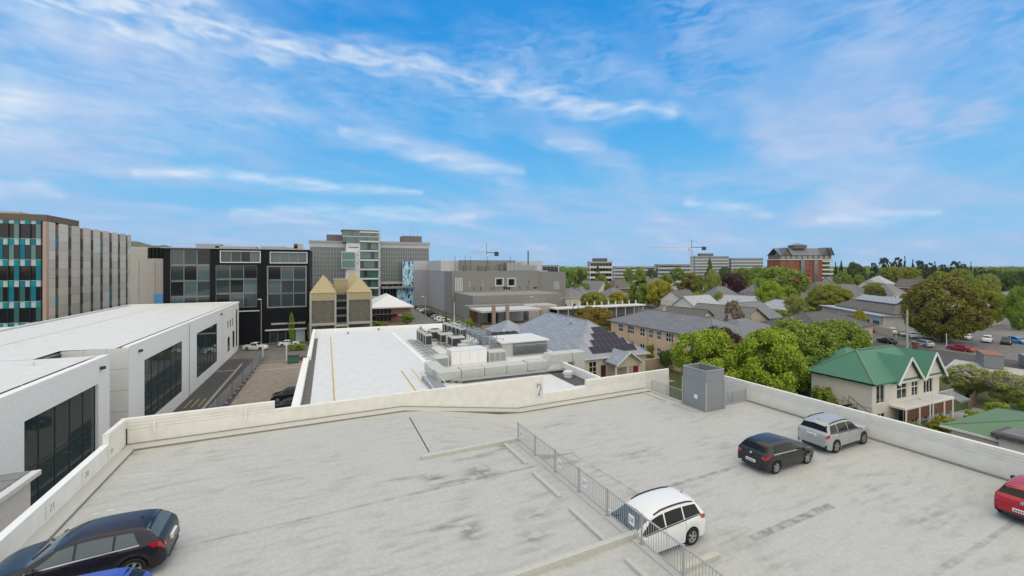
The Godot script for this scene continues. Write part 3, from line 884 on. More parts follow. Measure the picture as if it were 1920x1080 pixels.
func make_sky():
	var W := 2048
	var H := 1024
	var HH := 520
	var white := PackedFloat32Array(); white.resize(W * HH)
	var lilac := PackedFloat32Array(); lilac.resize(W * HH)
	var clear := PackedFloat32Array(); clear.resize(W * HH)
	var k := FastNoiseLite.new(); k.seed = 4; k.frequency = 1.0; k.fractal_octaves = 4; k.fractal_gain = .45
	var k2 := FastNoiseLite.new(); k2.seed = 8; k2.frequency = 1.0; k2.fractal_octaves = 4
	for turn in [0.0, 118.0, 239.0]:   # the same kind of cloud all round
		for w in WISPS + CLEAR:
			var gap := CLEAR.has(w)
			var pts: Array = w[0]
			var amt: float = absf(w[1])
			for i in pts.size() - 1:
				var a := Vector2(pts[i][0] + turn, pts[i][1])
				var b := Vector2(pts[i + 1][0] + turn, pts[i + 1][1])
				var wa: float = pts[i][2]
				var wb: float = pts[i + 1][2]
				var pad := maxf(wa, wb) * 2.9
				var y0 := maxi(0, int((90 - maxf(a.y, b.y) - pad) / 180 * H))
				var y1 := mini(HH - 1, int((90 - minf(a.y, b.y) + pad) / 180 * H))
				var x0 := int((minf(a.x, b.x) - pad) / 360 * W)
				var x1 := int((maxf(a.x, b.x) + pad) / 360 * W)
				var ab := b - a
				var l2 := ab.length_squared()
				for y in range(y0, y1 + 1):
					var el := 90 - (y + .5) / H * 180
					for x in range(x0, x1 + 1):
						var p := Vector2((x + .5) / W * 360, el)
						var jx := k.get_noise_2d(p.x * .10, p.y * .45)
						p.y += jx * (wa + wb) * .38
						var t := clampf((p - a).dot(ab) / l2, 0, 1)
						var d := p.distance_to(a + ab * t) / (lerpf(wa, wb, t) * 1.2)
						if d > 2.4: continue
						var f := amt * .88 * exp(-d * d * (.75 if w[1] > 0 else .5)) * clampf(.78 + .9 * k2.get_noise_2d(p.x * .16 + p.y * .1, p.y * .9), 0, 1.25)
						var at := y * W + posmod(x, W)
						if gap: clear[at] = maxf(clear[at], f)
						elif w[1] > 0: white[at] = maxf(white[at], f)
						else: lilac[at] = maxf(lilac[at], f)
	var buf := PackedFloat32Array(); buf.resize(W * H * 3)
	var g := [[-5.0, Vector3(.29, .52, .74)], [0.0, Vector3(.31, .56, .82)], [4.0, Vector3(.25, .56, .86)], [10.0, Vector3(.165, .51, .87)], [18.0, Vector3(.08, .41, .84)], [27.0, Vector3(.02, .305, .77)], [34.0, Vector3(.016, .27, .73)], [60.0, Vector3(.012, .22, .66)], [91.0, Vector3(.012, .20, .62)]]
	var vw := Vector3(.80, .87, .96)
	var vl := Vector3(.43, .57, .84)
	for y in H:
		var el := 90 - (y + .5) / H * 180
		var base := Vector3(.20, .21, .20)
		if y < HH:
			for i in g.size() - 1:
				if el >= g[i][0] and el <= g[i + 1][0]:
					base = (g[i][1] as Vector3).lerp(g[i + 1][1], (el - g[i][0]) / (g[i + 1][0] - g[i][0]))
		var over := smoothstep(24.0, 62.0, el)   # the thin cloud closes overhead, which is why nothing casts a hard shadow
		var ce := cos(deg_to_rad(el))
		var se := sin(deg_to_rad(el))
		for x in W:
			var c := base
			var at := y * W + x
			if y < HH:
				var az := (x + .5) / W * TAU
				var px := sin(az) * ce / (maxf(se, 0) + .16)
				var pz := cos(az) * ce / (maxf(se, 0) + .16)
				var n0 := k2.get_noise_2d(px * .6 + 7, pz * .6)
				var n1 := k.get_noise_2d((px * .8 + pz * .55) * .5 + n0 * .3, (pz * .8 - px * .45) * 1.35 + n0 * .25)
				var v := clampf((n1 + .14 + over * .5) * 1.25, 0, 1) * (.78 + .15 * over)
				v *= 1 - clear[at]
				c = c.lerp(vl, v)
				c = c.lerp(vl, minf(lilac[at] * 1.5, .9))
				var hi := clampf((k2.get_noise_2d(px * .9 + 3, pz * 2.6) + n1 * .6 - .12) * 1.4, 0, 1) * .22
				c = c.lerp(vw, clampf(white[at] + hi * (.35 + v) + over * .9 * v, 0, .93))
			buf[at * 3] = c.x; buf[at * 3 + 1] = c.y; buf[at * 3 + 2] = c.z
	var im := Image.create_from_data(W, H, false, Image.FORMAT_RGBF, buf.to_byte_array())
	return ImageTexture.create_from_image(im)

# ---------------------------------------------------------------- the worn paint of the decks, drawn in deck metres
func make_deck_paint():
	var W := 1536
	var H := 1024
	var mx := 41.2 / W
	var my := 31.6 / H
	var get := func(seed_, freq, oct, w, h):
		var k := FastNoiseLite.new(); k.seed = seed_; k.frequency = freq; k.fractal_octaves = oct
		var im := k.get_image(w, h, false, false, true)
		im.resize(W, H, Image.INTERPOLATE_CUBIC)
		return im.get_data()
	var streak: PackedByteArray = get.call(2, .06, 6, 300, 1024)
	var patchy: PackedByteArray = get.call(6, .006, 4, W, H)
	var mottle: PackedByteArray = get.call(10, .035, 5, W, H)
	var fine: PackedByteArray = get.call(13, .12, 3, W, H)
	var cross: PackedByteArray = get.call(19, .03, 5, 768, 500)
	var out := PackedByteArray(); out.resize(W * H * 3)
	# stains: p, q, radius p, radius q, strength, warmth
	var stains := [[5.0, 18.4, .6, .6, .8, 0.0], [7.1, 18.1, .7, .6, .75, .35], [6.2, 17.7, 1.4, .25, .5, 0.0], [5.1, 14.2, .5, .9, .7, 0.0], [4.3, 14.8, 1.3, .18, .6, 0.0], [7.6, 14.0, .8, .5, .55, 0.0], [7.0, 12.9, .6, .35, .6, 0.0], [-8.0, 27.2, .5, .25, .9, 0.0], [12.8, 19.6, .6, .4, .4, .3], [7.6, 19.6, 1.5, .3, .45, .25], [8.9, 20.0, .5, .3, .6, .2], [3.4, 18.9, 1.3, .18, .45, 0.0], [-2.6, 21.3, 1.6, .3, .35, 0.0], [16.5, 18.8, 2.2, .5, .35, 0.0], [13.7, 14.6, .25, .9, .7, .5], [24.0, 8.6, 2.0, .8, .35, .1], [15.0, 24.5, 1.5, .5, .4, 0.0]]
	# long seams and repaired strips: q, p0, p1, half width, strength
	var seams := [[17.45, -8.0, 9.6, .07, .28], [15.3, 13.5, 20.5, .13, .35], [11.0, 15.6, 21.0, .18, .45], [11.0, 13.0, 15.6, .30, .15], [22.6, -7.5, 5.0, .05, .12], [7.0, 12, 30, .10, .25]]
	for y in H:
		var q := 28.6 - (y + .5) * my
		for x in W:
			var p := (x + .5) * mx - 9.0
			var i := y * W + x
			var s := streak[i] / 255.0
			var a := patchy[i] / 255.0
			var m := mottle[i] / 255.0
			var f := fine[i] / 255.0
			var c: float = cross[i] / 255.0
			var dirt := maxf(0.0, (s - .5) * 2.4) * (.10 + .9 * a * a) * .30 + maxf(0.0, (m - .64) * 2.4) * a * .10 + maxf(0.0, c - .7) * .2
			var warm := .06 * a
			for t in stains:
				var dx: float = (p - t[0]) / t[2]
				if dx > 1.6 or dx < -1.6: continue
				var dy: float = (q - t[1]) / t[3]
				if dy > 1.6 or dy < -1.6: continue
				var e: float = exp(-(dx * dx + dy * dy) * 1.3) * clampf((m * .5 + s * .7 + f * .35 - .62) * 3.4, 0, 1) * t[4] * .6
				dirt += e
				warm += e * t[5]
			for t in seams:
				var dq: float = absf(q - t[0] - (s - .5) * .06)
				if dq < t[3] and p > t[1] and p < t[2]:
					dirt += t[4] * clampf((m + f * .8 + c * .6 - .75) * 1.3, .12, 1)
			if p > 12.95 and absf(p - 13.45 - (20.5 - q) * .09) < .05 and q > 14.2 and q < 20.4: dirt += .35 * m
			dirt = clampf(dirt, 0, .8)
			var b := (1 - dirt * .62) * (.95 + .08 * f)
			out[i * 3] = int(clampf(b * (1 - warm * .02) * 178, 0, 255))
			out[i * 3 + 1] = int(clampf(b * (1 - warm * .10) * 178, 0, 255))
			out[i * 3 + 2] = int(clampf(b * (1 - warm * .28) * 174.5, 0, 255))
	var im := Image.create_from_data(W, H, false, Image.FORMAT_RGB8, out)
	var m := StandardMaterial3D.new()
	m.resource_name = "deck_paint"
	m.albedo_texture = ImageTexture.create_from_image(im)
	m.uv1_scale = Vector3(1 / 41.2, 1 / 31.6, 1)
	m.uv1_offset = Vector3(9 / 41.2, 28.6 / 31.6, 0)
	m.roughness = .72
	M["deck_paint"] = m

func text(words: String, size: float, depth: float, mat_, parent, called, at: Vector3, basis_: Basis, bold := false):
	var tm := TextMesh.new()
	tm.text = words
	var f := SystemFont.new()
	f.font_names = PackedStringArray(["Droid Sans"])
	if bold: f.font_weight = 700
	tm.font = f
	tm.font_size = 64
	tm.pixel_size = size / 64.0
	tm.depth = depth
	var o := MeshInstance3D.new()
	o.mesh = tm
	o.material_override = M[mat_]
	o.name = called
	o.transform = Transform3D(basis_, at)
	parent.add_child(o, true)
	return o

# ---------------------------------------------------------------- the car park we look down on
func car_park():
	var t = thing("car_park_building", "pale grey painted rooftop car park with cream parapets and a ramp", "car park", Vector3.ZERO, DECK_TURN)
	var g := G.new(); g.useuv = true
	g.extrude([Vector2(-8.45, 3), Vector2(10.1, 3), Vector2(10.1, -20.3), Vector2(5.5, -20.3), Vector2(5.5, -28.3), Vector2(-8.45, -28.3)], HI - .32, HI)
	part(g, "upper_deck", "deck_paint", t)
	g = G.new(); g.useuv = true
	g.extrude([Vector2(7.6, 3), Vector2(31.4, 3), Vector2(31.4, -22.45), Vector2(26.3, -22.45), Vector2(26.3, -28.3), Vector2(7.6, -28.3)], LO - .35, LO)
	part(g, "lower_deck", "deck_paint", t)
	g = G.new(); g.useuv = true
	var ra := [Vector3(5.5, HI, -20.4), Vector3(5.5, HI, -28.28), Vector3(7.2, HI - .16, -28.28), Vector3(7.2, HI - .16, -20.4), Vector3(12.2, LO + .18, -28.28), Vector3(12.2, LO + .18, -20.4), Vector3(13.9, LO + .005, -28.28), Vector3(13.9, LO + .005, -20.4)]
	g.quad(ra[0], ra[3], ra[2], ra[1]); g.quad(ra[3], ra[5], ra[4], ra[2]); g.quad(ra[5], ra[7], ra[6], ra[4])
	var dz := Vector3(0, 0, 0)
	for k in [[0, 3], [3, 5], [5, 7]]:
		var a: Vector3 = ra[k[0]]; var b: Vector3 = ra[k[1]]
		g.quad(Vector3(a.x, LO - .02, a.z), Vector3(b.x, LO - .02, b.z), b, a)
	part(g, "ramp", "deck_paint", t)
	g = G.new(); g.box(Vector3(7.5, 2, -28.2), Vector3(7.7, HI - .33, 3)); part(g, "retaining_wall", "deck_side", t)
	# steel joint where the ramp starts
	g = G.new(); g.bar(Vector3(5.62, HI + .008, -26.4), Vector3(5.45, HI + .008, -21.05), .05, .012); part(g, "joint_cover", "dark_metal", t)
	# parapets: [p0, p1, top], inner face on q = 28.3; the taller ones have three shadow grooves near the top
	for s in [[-8.68, -1.78, HI + 1.45, true], [-1.78, 16.15, 10.7, false], [16.15, 20.1, 9.34, false], [20.1, 29.0, 9.9, true]]:
		g = G.new()
		g.profile(wall_profile(0.0, s[2], s[3]), Vector3(s[1], 0, -28.3), Vector3(s[0], 0, -28.3))
		part(g, "parapet", "parapet_paint", t)
	for s in [[3.0, -26.2, HI + .93, false], [-26.2, -28.3, HI + 1.45, true]]:
		g = G.new()
		g.profile(wall_profile(0.0, s[2], s[3]), Vector3(-8.45, 0, s[1]), Vector3(-8.45, 0, s[0]))
		part(g, "parapet", "parapet_paint", t)
	g = G.new()
	g.profile(wall_profile(0.0, LO + 1.46, true), Vector3(31.4, 0, 3), Vector3(31.4, 0, -28.6))
	part(g, "parapet", "parapet_paint", t)
	# white coping edge on the low left parapet
	g = G.new(); g.bbox(Vector3(-8.71, HI + .932, -26.18), Vector3(-8.43, HI + .962, 3), .008); part(g, "coping", "sign_white", t)
	# kerbs along the foot of the walls
	g = G.new()
	g.profile([Vector2(.0, 0), Vector2(.02, .10), Vector2(.05, .13), Vector2(.68, .15), Vector2(.68, 0)], Vector3(5.5, HI - .004, -27.6), Vector3(-8.4, HI - .004, -27.6))
	part(g, "kerb", "kerb_paint", t)
	g = G.new(); g.profile([Vector2(-.012, 0), Vector2(-.004, .085), Vector2(.01, .085), Vector2(.01, 0)], Vector3(5.5, HI - .004, -27.6), Vector3(-8.4, HI - .004, -27.6)); g.profile([Vector2(.60, .10), Vector2(.60, .165), Vector2(.69, .175), Vector2(.69, .10)], Vector3(5.5, HI - .004, -27.6), Vector3(-8.4, HI - .004, -27.6)); part(g, "dark_line", "kerb_dark", t)  # darker strips on the kerb face and along the wall foot
	g = G.new()
	g.profile([Vector2(.0, 0), Vector2(.02, .10), Vector2(.05, .13), Vector2(.68, .15), Vector2(.68, 0)], Vector3(13.9, LO - .004, -27.6), Vector3(5.5, HI - .004, -27.6))
	part(g, "kerb", "kerb_paint", t)
	g = G.new(); g.profile([Vector2(-.012, 0), Vector2(-.004, .085), Vector2(.01, .085), Vector2(.01, 0)], Vector3(13.9, LO - .004, -27.6), Vector3(5.5, HI - .004, -27.6)); g.profile([Vector2(.60, .10), Vector2(.60, .165), Vector2(.69, .175), Vector2(.69, .10)], Vector3(13.9, LO - .004, -27.6), Vector3(5.5, HI - .004, -27.6)); part(g, "dark_line", "kerb_dark", t)
	g = G.new()
	g.profile([Vector2(.0, 0), Vector2(.02, .10), Vector2(.05, .13), Vector2(.68, .15), Vector2(.68, 0)], Vector3(26.2, LO - .004, -27.6), Vector3(13.9, LO - .004, -27.6))
	part(g, "kerb", "kerb_paint", t)
	g = G.new(); g.profile([Vector2(-.012, 0), Vector2(-.004, .085), Vector2(.01, .085), Vector2(.01, 0)], Vector3(26.2, LO - .004, -27.6), Vector3(13.9, LO - .004, -27.6)); g.profile([Vector2(.60, .10), Vector2(.60, .165), Vector2(.69, .175), Vector2(.69, .10)], Vector3(26.2, LO - .004, -27.6), Vector3(13.9, LO - .004, -27.6)); part(g, "dark_line", "kerb_dark", t)
	g = G.new()
	g.profile([Vector2(.0, 0), Vector2(.02, .10), Vector2(.05, .13), Vector2(.52, .15), Vector2(.52, 0)], Vector3(-7.92, HI - .004, -27.5), Vector3(-7.92, HI - .004, 3))
	part(g, "kerb", "kerb_paint", t)
	g = G.new(); g.profile([Vector2(-.012, 0), Vector2(-.004, .085), Vector2(.01, .085), Vector2(.01, 0)], Vector3(-7.92, HI - .004, -27.5), Vector3(-7.92, HI - .004, 3)); part(g, "dark_line", "kerb_dark", t)
	g = G.new(); g.box(Vector3(31.16, LO + .002, -22.4), Vector3(31.402, LO + .05, 3)); part(g, "kerb", "kerb_dark", t)
	g = G.new(); g.bbox(Vector3(4.87, HI - .01, -20.5), Vector3(9.98, HI + .19, -20.3), .025); part(g, "kerb", "kerb_paint", t)
	g = G.new(); g.bbox(Vector3(2.0, HI - .01, -11.5), Vector3(10.22, HI + .21, -11.3), .025); part(g, "kerb", "kerb_paint", t)
	g = G.new(); g.bbox(Vector3(10.3, LO - .01, -10.95), Vector3(13.5, LO + .18, -10.73), .025); part(g, "kerb", "kerb_paint", t)
	g = G.new(); g.bbox(Vector3(26.1, LO - .01, -28.2), Vector3(26.34, LO + .12, -24.2), .02); part(g, "kerb", "kerb_paint", t)
	# upstand that carries the railing
	g = G.new(); g.bbox(Vector3(9.86, HI - .01, -20.28), Vector3(10.16, HI + .055, -11.52), .015); part(g, "upstand", "kerb_paint", t)
	g = G.new(); g.bbox(Vector3(9.86, HI - .01, -11.28), Vector3(10.16, HI + .055, 3), .015); part(g, "upstand", "kerb_paint", t)
	for s in [[9.22, 20.2, 17.78], [9.1, 16.85, 14.62], [9.02, 13.75, 11.6], [9.05, 10.6, 8.4], [9.05, 7.4, 5.2]]:
		g = G.new(); g.bbox(Vector3(s[0] - .09, HI - .005, -s[1]), Vector3(s[0] + .09, HI + .12, -s[2]), .025); part(g, "wheel_stop", "kerb_paint", t)
	for s in [[25.4, 27.5, 25.2], [25.4, 24.4, 22.3]]:
		g = G.new(); g.bbox(Vector3(s[0] - .09, LO - .005, -s[1]), Vector3(s[0] + .09, LO + .11, -s[2]), .025); part(g, "wheel_stop", "kerb_paint", t)
	# ribs on the inner face of the back wall, and the corner joint
	for p in [-7.3, -3.2]:
		g = G.new(); g.bbox(Vector3(p - .07, HI + .55, -28.3), Vector3(p + .07, HI + 1.2, -28.24), .015); part(g, "rib", "parapet_paint", t)
	g = G.new(); g.box(Vector3(-8.44, HI + .15, -28.29), Vector3(-8.40, HI + .95, -28.25)); part(g, "joint_strip", "dark_metal", t)
	# paint on the floor and stencils on the walls
	g = G.new(); g.box(Vector3(-7.24, HI + .002, -24.33), Vector3(-6.2, HI + .006, -24.25)); part(g, "bay_line", "marking", t)
	for k in [[-7.3, 21.2], [-6.9, 21.25]]:
		g = G.new(); g.box(Vector3(k[0], HI + .002, -k[1] - .05), Vector3(k[0] + .22, HI + .006, -k[1] + .05)); part(g, "bay_line", "marking", t)
	var k := 0
	for q in [21.3, 24.0, 26.5]:
		text(["21", "20", "19"][k], .32, .006, "faded_ink", t, "bay_number", Vector3(-8.443, HI + .52, -q), Basis(Vector3.UP, PI / 2))
		g = G.new(); g.box(Vector3(-8.449, HI + .25, -q + .42), Vector3(-8.443, HI + .75, -q + .44)); part(g, "bay_mark", "faded_ink", t)
		k += 1
	# bent arrow stencilled on a pale patch of the back wall
	g = G.new(); g.box(Vector3(15.45, 9.05, -28.299), Vector3(16.1, 10.25, -28.295)); part(g, "stencil_patch", "white_panel2", t)
	g = G.new()
	var pts := [Vector2(15.6, 10.05), Vector2(15.75, 10.12), Vector2(15.9, 9.98), Vector2(15.92, 9.75), Vector2(15.8, 9.5), Vector2(15.7, 9.25)]
	for i in pts.size() - 1:
		g.bar(Vector3(pts[i].x, pts[i].y, -28.29), Vector3(pts[i + 1].x, pts[i + 1].y, -28.29), .035, .035)
	g.bar(Vector3(15.7, 9.25, -28.29), Vector3(15.86, 9.36, -28.29), .035, .035)
	g.bar(Vector3(15.6, 10.05, -28.29), Vector3(15.63, 9.86, -28.29), .035, .035)
	part(g, "stencil_arrow", "ink", t)

	# railing along the edge of the upper deck
	var r = thing("railing", "galvanised steel railing with white bay number plates along the upper deck edge", "railing", Vector3.ZERO, DECK_TURN)
	var bal := G.new(); bal.tube(Vector3.ZERO, Vector3(0, .86, 0), .0095, .0095, 6)
	var balm = bal.mesh()
	var post := G.new(); post.bbox(Vector3(-.03, 0, -.03), Vector3(.03, 1.02, .03), .006); post.box(Vector3(-.07, -.004, -.07), Vector3(.07, .012, .07))
	var postm = post.mesh()
	var qs := [20.22, 18.35, 16.47, 14.6, 12.75, 10.95, 9.2, 7.4, 5.6, 3.8]
	for i in qs.size():
		part(postm, "post", "galvanised", r, Vector3(10.0, HI + .055, -qs[i]))
		if i + 1 == qs.size(): break
		var n := 16
		for j in range(1, n):
			part(balm, "baluster", "galvanised", r, Vector3(10.0, HI + .15, -lerpf(qs[i], qs[i + 1], float(j) / n)))
		for y in [.145, 1.0]:
			g = G.new(); g.bbox(Vector3(9.975, HI + y - .0, -qs[i] + .03), Vector3(10.025, HI + y + .035, -qs[i + 1] - .03), .006); part(g, "rail", "galvanised", r)
	for s in [[19.75, "35"], [16.0, "36"], [14.15, "37"], [11.4, "38"]]:
		g = G.new(); g.bbox(Vector3(9.955, HI + .46, -s[0] - .14), Vector3(9.965, HI + .80, -s[0] + .14), .002)
		var pl = part(g, "number_plate", "sign_white", r)
		text(s[1], .2, .004, "grey_metal", pl, "bay_number", Vector3(9.952, HI + .63, -s[0]), Basis(Vector3.UP, -PI / 2), true)

	# ventilation shaft and the two short railings that guard the void in the corner
	var d = thing("ventilation_shaft", "open topped grey sheet metal ventilation shaft on the lower deck corner", "shaft", Vector3.ZERO, DECK_TURN)
	var x0 := 26.12; var x1 := 28.05; var z0 := -24.1; var z1 := -21.95
	var y0 := LO + .004; var y1 := LO + 2.95
	for s in [[y0, y0 + 1.0, 0.0], [y0 + 1.005, y0 + 2.15, 0.004], [y0 + 2.155, y1, -.012]]:
		g = G.new()
		var e: float = s[2]
		g.box(Vector3(x0 - e, s[0], z1 - .05), Vector3(x1 + e, s[1], z1 + e)); g.box(Vector3(x0 - e, s[0], z0 - e), Vector3(x1 + e, s[1], z0 + .05))
		g.box(Vector3(x0 - e, s[0], z0 + .05), Vector3(x0 + .05, s[1], z1 - .05)); g.box(Vector3(x1 - .05, s[0], z0 + .05), Vector3(x1 + e, s[1], z1 - .05))
		part(g, "panel", "duct_grey", d)
	g = G.new()
	for s in [[x0 - .02, x1 + .02, z1 - .07, z1 + .02], [x0 - .02, x1 + .02, z0 - .02, z0 + .07], [x0 - .02, x0 + .07, z0 + .07, z1 - .07], [x1 - .07, x1 + .02, z0 + .07, z1 - .07]]:
		g.box(Vector3(s[0], y1, s[2]), Vector3(s[1], y1 + .035, s[3]))
	part(g, "rim", "galvanised", d)
	for c in [[x0, z1], [x1, z1], [x0, z0]]:
		g = G.new(); g.box(Vector3(c[0] - .045, y0, c[1] - .045), Vector3(c[0] + .045, y0 + 2.12, c[1] + .045)); part(g, "corner_angle", "galvanised", d)
	g = G.new(); g.box(Vector3(x0 + .05, y0 + .3, z0 + .05), Vector3(x1 - .05, y0 + .35, z1 - .05)); part(g, "louvre", "duct_dark", d)
	g = G.new(); g.box(Vector3(x0 - .012, y0 + .75, z1 - 1.05), Vector3(x0 - .005, y0 + 1.05, z1 - .75)); part(g, "notice", "sign_white", d)
	for s in [[Vector3(26.25, LO, -27.5), Vector3(26.25, LO, -24.15), "short galvanised railing left of the grey ventilation shaft"], [Vector3(28.1, LO, -22.42), Vector3(31.1, LO, -22.42), "short galvanised railing right of the grey ventilation shaft"]]:
		var sr = thing("short_railing", s[2], "railing", Vector3.ZERO, DECK_TURN, "railings round the corner void")
		var a: Vector3 = s[0]; var b: Vector3 = s[1]
		for i in 3: part(postm, "post", "galvanised", sr, a.lerp(b, i / 2.0) + Vector3(0, .0, 0))
		for i in range(1, 24):
			if i != 12: part(balm, "baluster", "galvanised", sr, a.lerp(b, i / 24.0) + Vector3(0, .12, 0))
		for y in [.12, .98]:
			g = G.new(); g.bar(a + Vector3(0, y, 0), b + Vector3(0, y, 0), .04, .035); part(g, "rail", "galvanised", sr)

func wall_profile(y0: float, top: float, grooves: bool) -> Array:   # inner face on x = 0 and facing -x ... thickness .23 outwards
	var p := [Vector2(0, y0)]
	if grooves:
		for k in [.58, .42, .26]:
			p.append_array([Vector2(0, top - k), Vector2(.03, top - k + .006), Vector2(.03, top - k + .032), Vector2(0, top - k + .038)])
	p.append_array([Vector2(0, top - .015), Vector2(.015, top), Vector2(.215, top), Vector2(.23, top - .015), Vector2(.23, y0)])
	return p

# ---------------------------------------------------------------- streets and ground
func flat(called, mat_, pts: Array, y: float):
	var g := G.new()
	g.extrude(pts.map(func(p): return Vector2(p[0], -p[1])), y - .03, y)
	return ground(g, called, mat_)

func streets():
	var g := G.new()
	g.extrude(range(48).map(func(i): return Vector2(cos(TAU * i / 48), sin(TAU * i / 48)) * 2600), -.4, 0)
	ground(g, "ground", "earth")
	flat("road", "asphalt", [[-120, 103], [24, 103], [24, 119], [-120, 119]], .012)
	flat("road", "asphalt", [[24, 95], [40, 95], [37, 215], [27, 215], [24, 130]], .016)
	flat("road", "asphalt_pale", [[40, 99], [75, 99], [70, 128], [39, 128]], .020)
	flat("pavement", "paving", [[-34, 119], [-4, 119], [-4, 121], [-34, 121]], .13)
	flat("lane", "asphalt_dark", [[-18.4, 30], [-15.1, 30], [-15.1, 103], [-18.4, 103]], .010)
	flat("lane", "asphalt_dark", [[-14.9, 30], [-12.6, 30], [-11.9, 101], [-14.9, 101]], .014)
	flat("kerb_strip", "paving", [[-15.3, 30], [-14.9, 30], [-14.9, 97], [-15.3, 97]], .11)
	flat("yard", "yard_brown", [[-12.5, 30], [-2.6, 30], [-2.6, 96], [-11.9, 96]], .018)
	flat("yard", "asphalt", [[-11.5, 96.1], [-2.6, 96.1], [-2.6, 103], [-11.5, 103]], .022)
	flat("garden", "grass", [[29, 30], [58, 30], [58, 95], [29, 95]], .008)
	flat("courtyard", "paving_warm", [[40, 54], [53, 54], [53, 60], [40, 60]], .02)
	flat("garden", "grass", [[58, 8], [100, 8], [100, 55], [58, 55]], .010)
	flat("courtyard", "paving", [[64, 18], [80, 18], [80, 28], [64, 28]], .03)
	flat("road", "asphalt_dark", [[97, 20], [128, 20], [128, 90], [112, 90]], .014)
	flat("car_park_ground", "asphalt", [[128, 25], [230, 25], [230, 80], [128, 80]], .018)
	flat("road", "asphalt_pale", [[160, 40], [330, 46], [330, 62], [175, 58]], .022)
	flat("gravel_yard", "gravel_white", [[100, 25], [118, 25], [118, 44], [102, 40]], .022)
	# painted lines
	for v in [90.0, 97.5]:
		flat("painted_line", "marking", [[-12, v], [-3, v + .2], [-3, v + .35], [-12, v + .15]], .03)
	flat("painted_line", "marking", [[-18.2, 92], [-15.4, 92], [-15.4, 92.2], [-18.2, 92.2]], .02)
	for k in 3:
		flat("painted_line", "yellow_line", [[-17.6 + k * .8, 70.0], [-17.5 + k * .8, 70.0], [-17.5 + k * .8, 74.0], [-17.6 + k * .8, 74.0]], .02)
	# hills on the left skyline
	for h in [[-700, 2250, 260, 100], [-418, 2253, 240, 92], [-540, 2300, 300, 84], [-900, 2050, 300, 100], [-250, 2300, 260, 66]]:
		g = G.new()
		var k := FastNoiseLite.new(); k.seed = int(h[2]); k.frequency = .004
		var n := 28
		var P := []
		for i in n + 1:
			var row := []
			for j in n + 1:
				var a := Vector2(i / float(n) * 2 - 1, j / float(n) * 2 - 1)
				var f := clampf(1 - a.length_squared(), 0, 1)
				row.append(Vector3(a.x * h[2], f * h[3] * (1 + .5 * k.get_noise_2d(a.x * h[2] + h[0], a.y * h[2])), -a.y * h[2]))
			P.append(row)
		for i in n:
			for j in n:
				g.quad(P[i][j], P[i + 1][j], P[i + 1][j + 1], P[i][j + 1])
		var o = ground(g, "hill", "hill_grass")
		o.position = Vector3(h[0], -2, -h[1])

